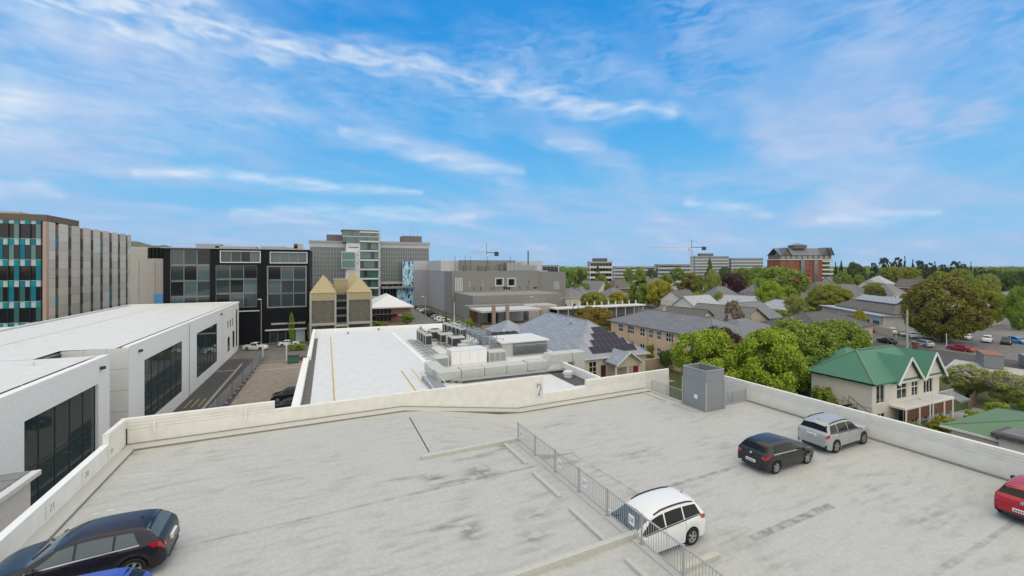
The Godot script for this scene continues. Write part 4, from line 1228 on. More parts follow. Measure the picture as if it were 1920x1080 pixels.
# ---------------------------------------------------------------- left: white building, teal and beige block, black offices
func white_building():
	var t = thing("white_commercial_building", "low white building with huge frameless windows left of the lane", "building", Vector3(-18.5, 0, -36))
	var H := 10.83
	var V := func(v): return v - 36.0
	for b in [[16.0, 51.3, [[23.1, 1.6, 10.1, 7.05, 5, 2]]], [55.5, 76.4, [[4.1, 1.6, 13.4, 7.05, 6, 2]]], [76.6, 98.6, [[3.8, 1.6, 13.4, 7.0, 6, 2]]], [98.75, 115.0, [[4.2, 6.3, .9, 1.6, 1, 1], [6.6, 6.3, .9, 1.6, 1, 1], [9.0, 6.3, .9, 1.6, 1, 1], [13.0, 1.2, 1.6, 8.2, 1, 4], [4.2, 1.5, 2.2, 3.0, 2, 1], [9.2, 1.5, 2.2, 3.6, 2, 1]]]]:
		facade(t, Vector3(0, 0, -V.call(b[0])), PI / 2, b[1] - b[0], H, b[2], "white_panel", "glass_green", "dark_metal", .3 if b[0] < 50 else .12, .09, "wall", true)
	var g := G.new()   # body behind the facade
	g.box(Vector3(-20, 0, 20), Vector3(-.34, H - .3, -15.3)); g.box(Vector3(-20, 0, -15.3), Vector3(-5.2, H - .3, -19.5)); g.box(Vector3(-20, 0, -19.5), Vector3(-.34, H - .3, -79))
	part(g, "wall", "white_panel2", t)
	for k in [[Vector3(-.5, 0, -40.4), Vector3(-.05, H - .4, -40.6)], [Vector3(-.5, 0, -62.6), Vector3(-.05, H - .4, -62.75)]]:
		g = G.new(); g.box(Vector3(k[0].x, 0, k[1].z), Vector3(k[1].x, k[1].y, k[0].z)); part(g, "joint", "gutter_dark", t)
	# the notch between the two front blocks: clad with panels
	for i in 3:
		for j in 5:
			g = G.new()
			g.bbox(Vector3(-5.2 + i * 1.74, j * 2.15 + .02, -19.52), Vector3(-5.2 + i * 1.74 + 1.72, j * 2.15 + 2.13, -19.42), .01)
			part(g, "panel", "white_panel2", t)
	g = G.new(); g.box(Vector3(-5.2, 0, -15.42), Vector3(-.03, H - .05, -15.28)); part(g, "wall", "white_panel", t)
	g = G.new(); g.box(Vector3(-5.2, H - 1.2, -19.4), Vector3(-5.1, H - .3, -15.45)); part(g, "gutter", "gutter_dark", t)
	# roof with its upstands, gutters and ridge
	g = G.new()
	for k in [[20.0, -15.2], [-19.5, -79.0]]:
		g.quad(Vector3(-1.1, H - .1, k[0]), Vector3(-1.1, H - .1, k[1]), Vector3(-12, H + .12, k[1]), Vector3(-12, H + .12, k[0]))
	g.quad(Vector3(-5.2, H - .0, -15.2), Vector3(-5.2, H, -19.5), Vector3(-12, H + .12, -19.5), Vector3(-12, H + .12, -15.2))
	g.quad(Vector3(-12, H + .12, 20), Vector3(-12, H + .12, -79), Vector3(-19.2, H - .05, -79), Vector3(-19.2, H - .05, 20))
	var rf = part(g, "roof", "white_roof", t)
	for k in [[20.0, -15.2], [-19.5, -79.0]]:
		g = G.new(); g.box(Vector3(-1.1, H - .42, k[1]), Vector3(-.55, H - .3, k[0])); part(g, "gutter", "gutter_dark", rf)
		g = G.new(); g.box(Vector3(-.52, H - .3, k[1]), Vector3(0.02, H + .04, k[0])); part(g, "parapet", "white_panel", rf)
	g = G.new(); g.box(Vector3(-19.75, H - .42, -79), Vector3(-19.2, H - .3, 20)); part(g, "gutter", "gutter_dark", rf)
	g = G.new(); g.box(Vector3(-20.1, H - .35, -79.2), Vector3(-19.77, H + .1, 20)); g.box(Vector3(-20.1, H - .3, -79.5), Vector3(.02, H + .12, -79.02)); part(g, "parapet", "white_panel", rf)
	g = G.new(); g.bar(Vector3(-12, H + .15, 20), Vector3(-12, H + .15, -79), .5, .06); part(g, "ridge_cap", "white_panel2", rf)
	for k in 13:
		g = G.new(); g.box(Vector3(-12, H - .02, -5 - k * 5.5 - .02), Vector3(-1.2, H + .02, -5 - k * 5.5 + .02), Transform3D(Basis(Vector3(0, 0, 1), -.0202), Vector3(0, -.122, 0)))
		if k < 2 or k > 3: part(g, "roof_seam", "white_panel2", rf)
		if k % 3 == 0:
			g = G.new(); g.bbox(Vector3(-4 - (k % 4) * 3.6, H - .05, -12 - k * 5), Vector3(-3.7 - (k % 4) * 3.6, H + .32, -12.3 - k * 5), .03); part(g, "roof_vent", "white_metal", rf)
	for k in [[-.0, -13.5], [0.0, -22.0], [0.0, -60.5]]:
		g = G.new(); g.box(Vector3(.02, H - 1.0, k[1] - .3), Vector3(.3, H - .75, k[1] + .1)); part(g, "security_camera", "dark_metal", t)
	# low wing behind and small corrugated roof beside the car park
	t = thing("low_white_annexe", "low flat white annexe behind the long white roof", "building", Vector3(-47, 0, -80))
	g = G.new(); g.bbox(Vector3(-10, 0, -12), Vector3(7.5, 9.6, 12), .1); part(g, "wall", "white_panel", t)
	g = G.new(); g.box(Vector3(-9.6, 9.6, -11.6), Vector3(7.1, 9.66, 11.6)); part(g, "roof", "white_roof", t)
	t = thing("corrugated_shed", "small cream shed with grey corrugated roof beside the car park corner", "shed", Vector3(-17.7, 0, -27.5))
	g = G.new(); g.box(Vector3(-.72, 0, -5.8), Vector3(2.2, 7.0, 8)); part(g, "wall", "house_cream", t)
	for k in 26:
		g = G.new(); g.bbox(Vector3(-.72, 7.2, -6.1 + k * .56), Vector3(2.05, 7.27 + .03 * (k % 2), -6.1 + k * .56 + .53), .03)
		part(g, "roof_sheet", "container_grey", t)
	g = G.new(); g.bbox(Vector3(2.06, 6.95, -6.2), Vector3(2.5, 7.22, 8.1), .03); part(g, "gutter", "white_panel2", t)

func teal_block():
	var t = thing("beige_and_teal_office_block", "tall office block with teal glass front and beige panelled side", "building", Vector3(-54.9, 0, -123.1))
	var g := G.new(); g.box(Vector3(-24, 0, -43.4), Vector3(-.24, 28.4, -.5)); part(g, "wall", "brown_fin", t)
	var e := [1.1, 3.5, 5.0, 8.6, 10.2, 13.8, 15.5, 18.9, 20.5, 23.9, 25.6, 29.0, 30.9, 34.3, 36.0, 39.6, 41.1, 43.4]
	var r := RandomNumberGenerator.new(); r.seed = 3
	for i in range(0, 18, 2):
		var w: float = e[i + 1] - e[i]
		for j in 14:
			if j > 13 - (0 if i > 5 else 0): continue
			g = G.new(); g.bbox(Vector3(-.235, j * 2.05 + .02, -e[i + 1]), Vector3(0, j * 2.05 + 2.02, -e[i]), .012)
			part(g, "panel", ["beige_panel", "beige_panel2", "beige_panel3"][r.randi() % 3], t)
		if i < 16:
			for f in 6:
				window(t, Vector3(-.16, 1.0 + f * 4.4, -e[i + 1] - .05), PI / 2, e[i + 2] - e[i + 1] - .1, 2.9, 1, 2, "glass_matte" if r.randf() < .9 else "teal_panel2", "brown_fin", .07)
	g = G.new(); g.box(Vector3(-.5, 0, -1.05), Vector3(.06, 28.7, -.0)); part(g, "corner_fin", "pink_edge", t)
	# teal front, floor by floor: coloured upright panels between dark glass
	for f in 7:
		var y := -1.6 + f * 4.42
		for c in 24:
			var x := -.75 - c * .84
			var teal := c % 2 == (f % 2)
			g = G.new(); g.bbox(Vector3(x - .8, y + 3.1, -.45), Vector3(x, y + 4.38, .02 if teal else -.06), .01)
			part(g, "spandrel_panel", ("teal_panel" if (c + f) % 3 else "teal_panel2") if teal else "pale_panel", t)
			g = G.new(); g.box(Vector3(x - .8, y + .02, -.45), Vector3(x, y + 3.08, -.04 if teal else -.14))
			part(g, "pane", ("teal_panel2" if (c * 7 + f * 3) % 4 == 0 else "glass_teal") if teal and c % 4 != 2 else "glass_dark", t)
		g = G.new(); g.box(Vector3(-21, y - .04, -.5), Vector3(-.6, y + .03, .05)); part(g, "floor_edge", "pale_panel", t)
	for c in 13:
		g = G.new(); g.box(Vector3(-.75 - c * 1.68, 0, .03), Vector3(-.69 - c * 1.68, 28.8, .12)); part(g, "mullion", "dark_metal", t)
	g = G.new(); g.bbox(Vector3(-24, 28.75, -13.3), Vector3(.05, 30.1, .1), .06); part(g, "plant_room", "brown_fin", t)
	g = G.new(); g.bbox(Vector3(-10, 30.1, -9), Vector3(-6, 30.9, -4), .06); part(g, "roof_unit", "concrete", t)

func office_pane(i: int) -> String:
	return ["glass_dark", "glass_green", "glass_grey"][i % 3]

func black_offices():
	var t = thing("concrete_link_building", "plain grey concrete block between the beige tower and the black offices", "building", Vector3(-38.5, 0, -126))
	var g := G.new(); g.bbox(Vector3(-3.2, 0, -20), Vector3(0, 23.6, 0), .05); g.bbox(Vector3(0.01, 0, -20), Vector3(4.6, 20.9, .3), .05); part(g, "wall", "concrete", t)
	for k in [-1.6, 0.0, 1.5]:
		g = G.new(); g.box(Vector3(k - .03, 0, .30 if k > 0 else .0), Vector3(k + .03, 20.8, .33 if k > 0 else .03)); part(g, "panel_joint", "concrete_dark", t)
	for k in 6:
		g = G.new(); g.box(Vector3(.1 + k * .72, 20.9, -3), Vector3(.6 + k * .72, 23.5, .1)); part(g, "louvre", "black_clad", t)
	g = G.new(); g.box(Vector3(1.3, 10.2, .302), Vector3(4.5, 12.6, .33)); part(g, "blue_panel", "paint_sky", t)

	t = thing("black_office_building", "black clad office building with large framed windows and white lettering", "building", Vector3(-33.9, 0, -120))
	var H := 23.2
	var U := func(u): return u + 33.9
	facade(t, Vector3.ZERO, 0, 29.9, H, [
		[1.2, 8.4, 7.6, 14.6, 3, 4], [9.9, 9.2, 8.5, 10.2, 3, 3], [20.7, 9.0, 8.4, 10.0, 3, 3], [11.0, 20.1, 8.0, 2.55, 4, 1], [21.3, 20.0, 8.0, 2.5, 4, 1, "glass_painted_sky2"],
		[21.0, .15, 7.2, 3.1, 4, 1], [2.0, .15, 6.0, 3.1, 3, 1]], "black_clad", "glass_painted_sky", "grey_metal", .5, .10, "wall", true)
	g = G.new(); g.box(Vector3(0, 0, -25), Vector3(29.9, H - .05, -.55)); part(g, "wall", "black_clad", t)
	# pale floor slabs seen in the windows, white surrounds
	for k in [[1.2, 8.4, 7.6, 14.6, 4], [9.9, 9.2, 8.5, 10.2, 3], [20.7, 9.0, 8.4, 10.0, 3]]:
		for j in range(1, k[4]):
			g = G.new(); g.box(Vector3(k[0] + .1, k[1] + j * k[3] / k[4] - .22, -.40), Vector3(k[0] + k[2] - .1, k[1] + j * k[3] / k[4] + .22, -.33)); part(g, "floor_edge", "glass_pale", t)
	for k in [[11.0, 20.1, 8.0, 2.55], [21.3, 20.0, 8.0, 2.5], [20.7, 9.0, 8.4, 10.0]]:
		g = G.new()
		for s in [[k[0] - .18, k[1] - .18, k[2] + .36, .18], [k[0] - .18, k[1] + k[3], k[2] + .36, .18], [k[0] - .18, k[1], .18, k[3]], [k[0] + k[2], k[1], .18, k[3]]]:
			g.box(Vector3(s[0], s[1], -.05), Vector3(s[0] + s[2], s[1] + s[3], .12 if k[3] < 3 else .03))
		part(g, "window_surround", "white_metal" if k[3] < 3 else "grey_metal", t)
	g = G.new(); g.bbox(Vector3(-.3, H, -25), Vector3(30.2, H + .22, .5), .05); part(g, "roof_edge", "grey_metal", t)
	g = G.new(); g.box(Vector3(9.3, 8.2, .0), Vector3(18.9, 8.4, .5)); part(g, "canopy", "white_metal", t)
	g = G.new(); g.box(Vector3(20.2, 3.35, .02), Vector3(29.3, 3.55, 1.3)); part(g, "canopy", "white_metal", t)
	g = G.new(); g.bbox(Vector3(26.8, .15, .02), Vector3(28.9, 3.2, .12), .02); part(g, "entrance_panel", "pale_panel", t)
	for k in [1.2, 5.5, 9.6]:
		g = G.new(); g.box(Vector3(k, 0, .7), Vector3(k + .15, 3.6, .85)); part(g, "canopy_post", "white_metal", t)
	text("ANDERSON LLOYD HOUSE", .62, .08, "sign_white", t, "lettering", Vector3(25.2, 4.85, .06), Basis.IDENTITY, true)
	for k in [[4.0, 1.4, 5.0], [8.0, .9, 9.0], [18.0, 1.0, 6.0], [24.0, .8, 3.0]]:
		g = G.new(); g.bbox(Vector3(k[0], H + .2, -14), Vector3(k[0] + k[2], H + .2 + k[1], -9), .08); part(g, "roof_plant", "silver_sheet", t)
	g = G.new()
	for k in 24: g.tube(Vector3(1 + k * 1.2, H + .2, -2), Vector3(1 + k * 1.2, H + 1.2, -2), .025, .025, 5)
	g.bar(Vector3(1, H + 1.2, -2), Vector3(28.6, H + 1.2, -2), .05, .05); part(g, "roof_rail", "galvanised", t)
	g = G.new(); g.bbox(Vector3(26.0, H + .2, -6), Vector3(28.2, H + 1.9, -4), .1); part(g, "roof_unit", "concrete", t)
	g = G.new(); g.box(Vector3(26.2, H + .5, -4.0), Vector3(27.0, H + 1.6, -3.96)); part(g, "fan_grille", "black_clad", t)

# ---------------------------------------------------------------- centre: pyramid pavilions, glass tower, brick hall, court
func pavilions():
	var t = thing("pyramid_roof_building", "board marked concrete building with gold pyramid roofs beside the black offices", "building", Vector3(-3.5, 0, -114))
	var g: G
	for b in [[0.0, 0.0, 17.0], [8.4, 0.0, 16.6], [7.6, -11.0, 18.0], [0.4, -11.0, 16.4]]:
		var x: float = b[0]; var z: float = b[1]
		for i in 9:   # board marked panels on the front
			g = G.new(); g.bbox(Vector3(x + i * .61 + .01, 5.3, z - .12), Vector3(x + i * .61 + .60, 10.7, z + .02 * (i % 2)), .012); part(g, "panel", "concrete_board", t)
		g = G.new(); g.box(Vector3(x, 5.3, z - 5.5), Vector3(x + 5.5, 10.7, z - .13)); part(g, "wall", "concrete_board", t)
		g = G.new()
		var a := Vector3(x - .15, 10.7, z + .2); var c := Vector3(x + 5.65, 10.7, z - 5.7)
		var lo2 := 12.6
		g.box(Vector3(a.x, 10.7, c.z), Vector3(c.x, lo2, a.z))
		var ap := Vector3(x + 2.75, b[2], z - 2.75)
		var q := [Vector3(a.x - .15, lo2, a.z + .15), Vector3(c.x + .15, lo2, a.z + .15), Vector3(c.x + .15, lo2, c.z - .15), Vector3(a.x - .15, lo2, c.z - .15)]
		for k in 4: g.tri(q[k], q[(k + 1) % 4], ap)
		g.quad(q[3], q[2], q[1], q[0])
		part(g, "roof", "gold_roof", t)
		g = G.new()
		for s in [[x - .25, z + .1], [x + 5.3, z + .1]]:
			g.box(Vector3(s[0], 0, s[1] - .5), Vector3(s[0] + .45, 12.4, s[1] + .12))
		part(g, "column", "concrete", t)
		g = G.new(); g.box(Vector3(x - .2, 4.6, z - .6), Vector3(x + 5.7, 5.25, z + .15)); part(g, "beam", "concrete", t)
	g = G.new(); g.box(Vector3(-.2, 0, -16), Vector3(13.8, 4.5, -3.0)); part(g, "undercroft", "concrete_dark", t)
	g = G.new(); g.box(Vector3(5.6, 4.5, -10), Vector3(8.3, 12.0, -1.0)); part(g, "stair_wall", "glass_dark", t)
	for k in 4:
		g = G.new(); g.box(Vector3(5.7, 4.6 + k * 1.9, -1.0), Vector3(8.2, 5.1 + k * 1.9, -.75)); part(g, "landing", "concrete_dark", t)
	g = G.new(); g.box(Vector3(5.5, 4.2, -1.0), Vector3(8.4, 4.7, .3)); part(g, "landing", "concrete", t)
	g = G.new(); g.bbox(Vector3(5.2, 12.0, -9), Vector3(8.6, 15.6, -5.5), .1); part(g, "lift_house", "gold_roof", t)
	g = G.new(); g.box(Vector3(5.0, 15.6, -9.1), Vector3(8.8, 15.8, -5.4)); part(g, "coping", "concrete", t)

func glass_tower():
	var t = thing("glass_office_tower", "teal and white glass tower with grey glass wings behind the pyramid roofs", "building", Vector3(0, 0, -215))
	var g: G
	facade(t, Vector3(-7.2, 0, 0), 0, 15.6, 30.4, [[.4, 4.0, 14.8, 24.0, 12, 12]], "court_pale", "glass_office", "grey_metal", .3, .16)
	g = G.new(); g.box(Vector3(-7.2, 0, -25), Vector3(8.4, 30.3, -.35)); g.box(Vector3(-7.4, 30.0, -25), Vector3(8.4, 31.0, .3)); part(g, "wall", "court_grey", t)
	g = G.new(); g.bbox(Vector3(0, 31.0, -14), Vector3(9, 34.2, -4), .1); part(g, "plant_room", "concrete_dark", t)
	# white shaft with slots, teal bays
	facade(t, Vector3(8.4, 0, 2.5), 0, 6.1, 30.3, [[.9, 27.8, 4.6, .5, 1, 1], [.9, 13.0, 4.6, .5, 1, 1], [.9, 9.0, 4.6, .5, 1, 1], [.9, 5.0, 4.6, .5, 1, 1], [4.8, 24.0, .5, .8, 1, 1], [4.8, 20.0, .5, .8, 1, 1]], "white_metal", "glass_dark", "white_metal", .3, .06)
	g = G.new(); g.box(Vector3(8.4, 0, -10), Vector3(14.5, 30.2, 2.1)); part(g, "wall", "white_metal", t)
	g = G.new(); g.bbox(Vector3(6.2, 18.2, 2.6), Vector3(12.4, 26.0, 4.2), .08); part(g, "bay", "pale_panel", t)
	for j in 2:
		g = G.new(); g.box(Vector3(6.5, 18.6 + j * 3.7, 4.22), Vector3(12.1, 21.9 + j * 3.7, 4.26)); part(g, "pane", "glass_teal", t)
	g = G.new(); g.box(Vector3(14.5, 0, -12), Vector3(22.6, 36, 1.7)); part(g, "core", "concrete_dark", t)
	for f in 8:
		var y := f * 4.4 + .4
		for c in 5:
			g = G.new(); g.box(Vector3(14.6 + c * 1.6, y + .5, 1.9), Vector3(14.6 + c * 1.6 + 1.52, y + 3.7, 2.0)); part(g, "pane", "glass_teal" if (c + f) % 4 else "glass_green", t)
		g = G.new(); g.bbox(Vector3(14.3, y + 3.75, 1.7), Vector3(23.2, y + 4.4, 3.4), .05); part(g, "floor_edge", "white_metal", t)
		g = G.new(); g.box(Vector3(22.7, y + .2, 1.0), Vector3(23.6, y + 3.7, 3.0)); part(g, "balcony_screen", "court_pale", t)
	for c in 10:
		for j in 2:
			g = G.new(); g.box(Vector3(6.9 + c * 1.58, 30.4 + j * 2.9, 3.0), Vector3(6.9 + c * 1.58 + 1.5, 33.0 + j * 2.6, 3.1)); part(g, "pane", "glass_teal" if (c + j) % 3 else "glass_grey", t)
	g = G.new(); g.box(Vector3(6.9, 30.3, -10), Vector3(22.6, 36.0, 2.9)); part(g, "top_floor", "concrete_dark", t)
	g = G.new(); g.bbox(Vector3(6.4, 36.0, -11), Vector3(23.2, 36.5, 3.6), .08); g.box(Vector3(6.6, 32.9, 2.0), Vector3(22.9, 33.3, 3.3)); part(g, "roof", "court_pale", t)
	facade(t, Vector3(23.7, 0, 0), 0, 24.1, 30.6, [[.3, 1.0, 23.5, 9.6, 8, 1, "black_clad"], [.3, 11.6, 23.5, 16.6, 20, 8]], "court_pale", "glass_office", "grey_metal", .3, .16)
	g = G.new(); g.box(Vector3(23.7, 0, -25), Vector3(47.8, 30.5, -.35)); g.box(Vector3(23.6, 29.9, -25), Vector3(48, 31.2, .4)); part(g, "wall", "court_grey", t)
	g = G.new(); g.bbox(Vector3(35, 31.2, -12), Vector3(44.6, 34.5, -3), .1); part(g, "plant_room", "concrete_dark", t)
	g = G.new()
	for k in [[39.5, 4.5], [41.0, 3.0], [43.0, 3.4]]: g.tube(Vector3(k[0], 34.4, -6), Vector3(k[0], 34.5 + k[1], -6), .1, .05, 5)
	part(g, "aerial", "grey_metal", t)
	for k in 5:
		g = G.new(); g.box(Vector3(25 + k * 3.0, 0, 1), Vector3(25.5 + k * 3.0, 9, 1.5)); part(g, "column", "concrete_dark", t)
	g = G.new(); g.bbox(Vector3(24, 8.6, .3), Vector3(38, 9.4, 8), .1); part(g, "canopy", "court_dark", t)

func brick_hall():
	var t = thing("brick_hall", "low brick hall with a white hipped roof on the corner", "building", Vector3(20.2, 0, -160))
	var g: G
	facade(t, Vector3(-6.6, 0, 10), 0, 13.2, 5.2, [[.4, 2.9, 6.4, 1.9, 5, 1], [.4, .4, 6.4, 1.8, 5, 1], [9.8, .5, 1.2, 2.2, 1, 1]], "brick", "glass_dark", "grey_metal", .2, .08)
	facade(t, Vector3(6.6, 0, 10), PI / 2, 20, 5.2, [[3, 1, 3, 2, 2, 1], [9, 1, 3, 2, 2, 1]], "brick", "glass_dark", "grey_metal", .2, .08)
	g = G.new(); g.box(Vector3(-6.6, 0, -10), Vector3(6.35, 5.2, 9.7)); part(g, "wall", "brick", t)
	part(roof_mesh(13.2, 20, 5.3, 9.2, true, 1.0, .4), "roof", "white_roof", t)
	g = G.new(); g.bbox(Vector3(-6.4, 2.35, 10.05), Vector3(2.0, 2.75, 11.2), .04); part(g, "canopy", "black_clad", t)
	g = G.new(); g.box(Vector3(2.2, 2.2, 10.06), Vector3(5.0, 2.9, 10.2)); part(g, "shop_sign", "pale_panel", t)
	g = G.new(); g.box(Vector3(2.3, 2.55, 10.21), Vector3(4.9, 2.85, 10.23)); part(g, "sign_band", "paint_blue", t)

func mural_material():
	var W := 128
	var H := 256
	var im := Image.create(W, H, false, Image.FORMAT_RGB8)
	var k := FastNoiseLite.new(); k.seed = 31; k.frequency = .022; k.fractal_octaves = 3
	for y in H:
		for x in W:
			var n := k.get_noise_2d(x, y * .8) + k.get_noise_2d(x * 3 + 90, y * 2.4) * .35
			var c := Color(.80, .88, .90)
			if n < -.36: c = Color(.10, .30, .62)
			elif n < -.22: c = Color(.28, .62, .80)
			elif n < -.04: c = Color(.55, .80, .88)
			elif n > .40: c = Color(.10, .12, .16)
			elif n > .33: c = Color(.22, .60, .62)
			im.set_pixel(x, y, c)
	var m := StandardMaterial3D.new()
	m.resource_name = "mural_paint"
	m.albedo_texture = ImageTexture.create_from_image(im)
	m.roughness = .8
	M["mural_paint"] = m

func court():
	mural_material()
	var t = thing("grey_concrete_theatre", "large windowless grey concrete building with a pillared porch", "building", Vector3(46, 0, -166))
	var g: G
	# long side wall with pale top band, rear wing with mural
	g = G.new(); g.box(Vector3(0, 0, -44), Vector3(50, 17.2, -12)); part(g, "wall", "court_grey", t)
	g = G.new(); g.bbox(Vector3(-.05, 17.2, -44), Vector3(50, 21.8, -18), .06); part(g, "upper_wall", "court_pale", t)
	g = G.new(); g.bbox(Vector3(8.0, 17.2, -17.9), Vector3(34, 21.9, -14), .06); part(g, "upper_wall", "court_dark", t)
	g = G.new(); g.bbox(Vector3(-7.2, 0, -60), Vector3(0, 21.8, -44.05), .06); part(g, "rear_wall", "court_grey", t)
	g = G.new(); g.box(Vector3(-7.2, 17.4, -44.04), Vector3(-.02, 21.7, -43.95)); part(g, "pale_band", "court_pale", t)
	for m in [[-12.3, -7.25, 0.0, 21.6], [-15.0, -12.35, 0.0, 8.6]]:
		g = G.new()
		var z := -43.6
		g.box(Vector3(m[0], 0, z - .8), Vector3(m[1], m[3], z - .01)); part(g, "mural_wall", "court_pale", t)
		var a := ArrayMesh.new()
		var arr := []; arr.resize(Mesh.ARRAY_MAX)
		arr[Mesh.ARRAY_VERTEX] = PackedVector3Array([Vector3(m[0], 0, z), Vector3(m[0], m[3], z), Vector3(m[1], m[3], z), Vector3(m[0], 0, z), Vector3(m[1], m[3], z), Vector3(m[1], 0, z)])
		var nn := PackedVector3Array(); nn.resize(6); nn.fill(Vector3(0, 0, 1)); arr[Mesh.ARRAY_NORMAL] = nn
		arr[Mesh.ARRAY_TEX_UV] = PackedVector2Array([Vector2(0, 1), Vector2(0, 0), Vector2(1, 0), Vector2(0, 1), Vector2(1, 0), Vector2(1, 1)])
		a.add_surface_from_arrays(Mesh.PRIMITIVE_TRIANGLES, arr)
		part(a, "mural", "mural_paint", t)
	# front block
	var ops := [[1.2, 9.0, 3.4, 5.6, 5, 1], [18.9, 11.2, 2.9, 2.7, 1, 1], [24.5, 10.9, 2.9, 2.9, 1, 1], [7.0, 11.0, 1.0, 2.6, 1, 1, "court_grey"], [12.6, 11.0, 1.0, 2.6, 1, 1, "court_grey"], [34.0, 11.0, .5, 2.4, 1, 1],
		[9.0, 9.0, .6, 1.7, 1, 1], [12.0, 9.0, .6, 1.7, 1, 1], [16.8, 9.0, .5, 1.7, 1, 1], [18.0, 9.0, .5, 1.7, 1, 1], [22.2, 9.0, 3.4, 1.7, 3, 1], [29.5, 9.0, .5, 1.7, 1, 1], [33.5, 9.0, .6, 1.7, 1, 1], [36.5, 9.2, 1.8, 1.0, 1, 1]]
	facade(t, Vector3.ZERO, 0, 38.9, 17.2, ops, "court_dark", "glass_dark", "white_metal", .4, .12)
	g = G.new(); g.box(Vector3(0, 0, -12), Vector3(38.9, 17.1, -.45)); part(g, "wall", "court_dark", t)
	for k in [[18.9, 11.2, 2.9, 2.7], [24.5, 10.9, 2.9, 2.9]]:
		g = G.new()
		for s in [[-.6, -.5, 4.1, .5], [-.6, k[3], 4.1, .5], [-.6, 0, .6, k[3]], [k[2], 0, .6, k[3]]]:
			g.box(Vector3(k[0] + s[0], k[1] + s[1], -.1), Vector3(k[0] + s[0] + s[2], k[1] + s[1] + s[3], .22))
		part(g, "window_surround", "court_pale", t)
	for k in 5:
		g = G.new(); g.box(Vector3(1.3 + k * .68, 9.1, -.3), Vector3(1.6 + k * .68, 14.5, .25)); part(g, "fin", "white_metal", t)
	g = G.new(); g.bbox(Vector3(-.3, 8.2, .02), Vector3(8.2, 17.6, 1.0), .05)
	facade(t, Vector3(38.9, 0, -1.2), 0, 14.2, 16.7, [[8.0, 9.0, 3.4, 4.0, 1, 1, "court_grey"]], "court_dark", "glass_dark", "court_pale", .3)
	g = G.new(); g.box(Vector3(38.9, 0, -14), Vector3(53.1, 16.6, -1.55)); part(g, "wall", "court_dark", t)
	g = G.new(); g.bbox(Vector3(1.5, 0, .02), Vector3(37.5, 8.7, 22), .06); part(g, "lower_wall", "court_dark", t)
	# silver plant screens, flues and aerials on the roof
	for k in 8:
		g = G.new(); g.bbox(Vector3(28 + k * 1.9, 17.2, -13.2), Vector3(29.86 + k * 1.9, 20.8 if k < 4 else 19.7, -10), .04); part(g, "plant_screen", "silver_sheet", t)
	for k in [[8.0, 2.5], [15.0, 2.2], [18.5, 2.0], [25.0, 3.0]]:
		g = G.new(); g.bbox(Vector3(k[0], 17.2, -12), Vector3(k[0] + 1.6, 17.2 + k[1], -10.5), .06); part(g, "roof_vent", "concrete_dark", t)
	for k in [[5, 3.0], [9.5, 3.2], [12, 2.8], [31, 4.0], [40, 7.5], [20, 3.0]]:
		g = G.new(); g.tube(Vector3(k[0], 17, -13), Vector3(k[0], 21.8 + k[1] * .6, -13), .12 if k[1] < 7 else .3, .08 if k[1] < 7 else .3, 6); part(g, "flue", "dark_metal", t)
	# porch: slab on tall stone pillars, dark doors, red panels
	g = G.new(); g.bbox(Vector3(-2.3, 4.75, 30.5), Vector3(18.4, 5.35, 42), .06); part(g, "porch_roof", "court_pale", t)
	for k in [1.0, 5.6, 17.6]:
		g = G.new(); g.bbox(Vector3(k, 0, 42.0), Vector3(k + 1.0, 7.3 if k < 10 else 5.0, 43.0), .05); part(g, "pillar", "paving_warm", t)
	for k in [[-2, 2.6, "brick_brown"], [4.6, 3.2, "black_clad"], [8.4, 2, "court_grey"], [11.0, 6.8, "court_grey"]]:
		g = G.new(); g.box(Vector3(k[0], 0, 29), Vector3(k[0] + k[1], 4.8, 29.3)); part(g, "porch_wall", k[2], t)
	g = G.new(); g.box(Vector3(-2.2, 0, 23.1), Vector3(18.2, 5.6, 28.9)); part(g, "porch_core", "court_dark", t)
	g = G.new(); g.bbox(Vector3(19.6, 0, 17), Vector3(31, 5.2, 30), .05); part(g, "side_wall", "concrete", t)
	for k in 2:
		g = G.new(); g.bbox(Vector3(-3 + k * 9, 0, 44), Vector3(3 + k * 9, 1.2, 44.5), .03); part(g, "low_wall", "paving_warm", t)
	g = G.new(); g.bbox(Vector3(11, .05, 29.31), Vector3(17.6, 4.2, 29.4), .02); part(g, "roller_door", "court_grey", t)
	# white covered walkway further right
	t = thing("white_canopy_walkway", "long thin white walkway roof with upright fins right of the theatre", "walkway", Vector3(74, 0, -134))
	g = G.new(); g.bbox(Vector3(0, 3.8, -2.5), Vector3(40, 4.3, 2.5), .05); part(g, "canopy", "white_roof", t)
	for k in 10:
		g = G.new(); g.box(Vector3(1 + k * 4.2, 0, 1.8), Vector3(1.3 + k * 4.2, 3.8, 2.1)); part(g, "post", "court_pale", t)
		g = G.new(); g.box(Vector3(8 + k * 3.2, 4.3, 0), Vector3(8.3 + k * 3.2, 6.0, .4)); part(g, "fin", "white_metal", t)
	g = G.new(); g.box(Vector3(0, 0, -2.4), Vector3(40, 3.75, -2.0)); part(g, "wall", "court_dark", t)

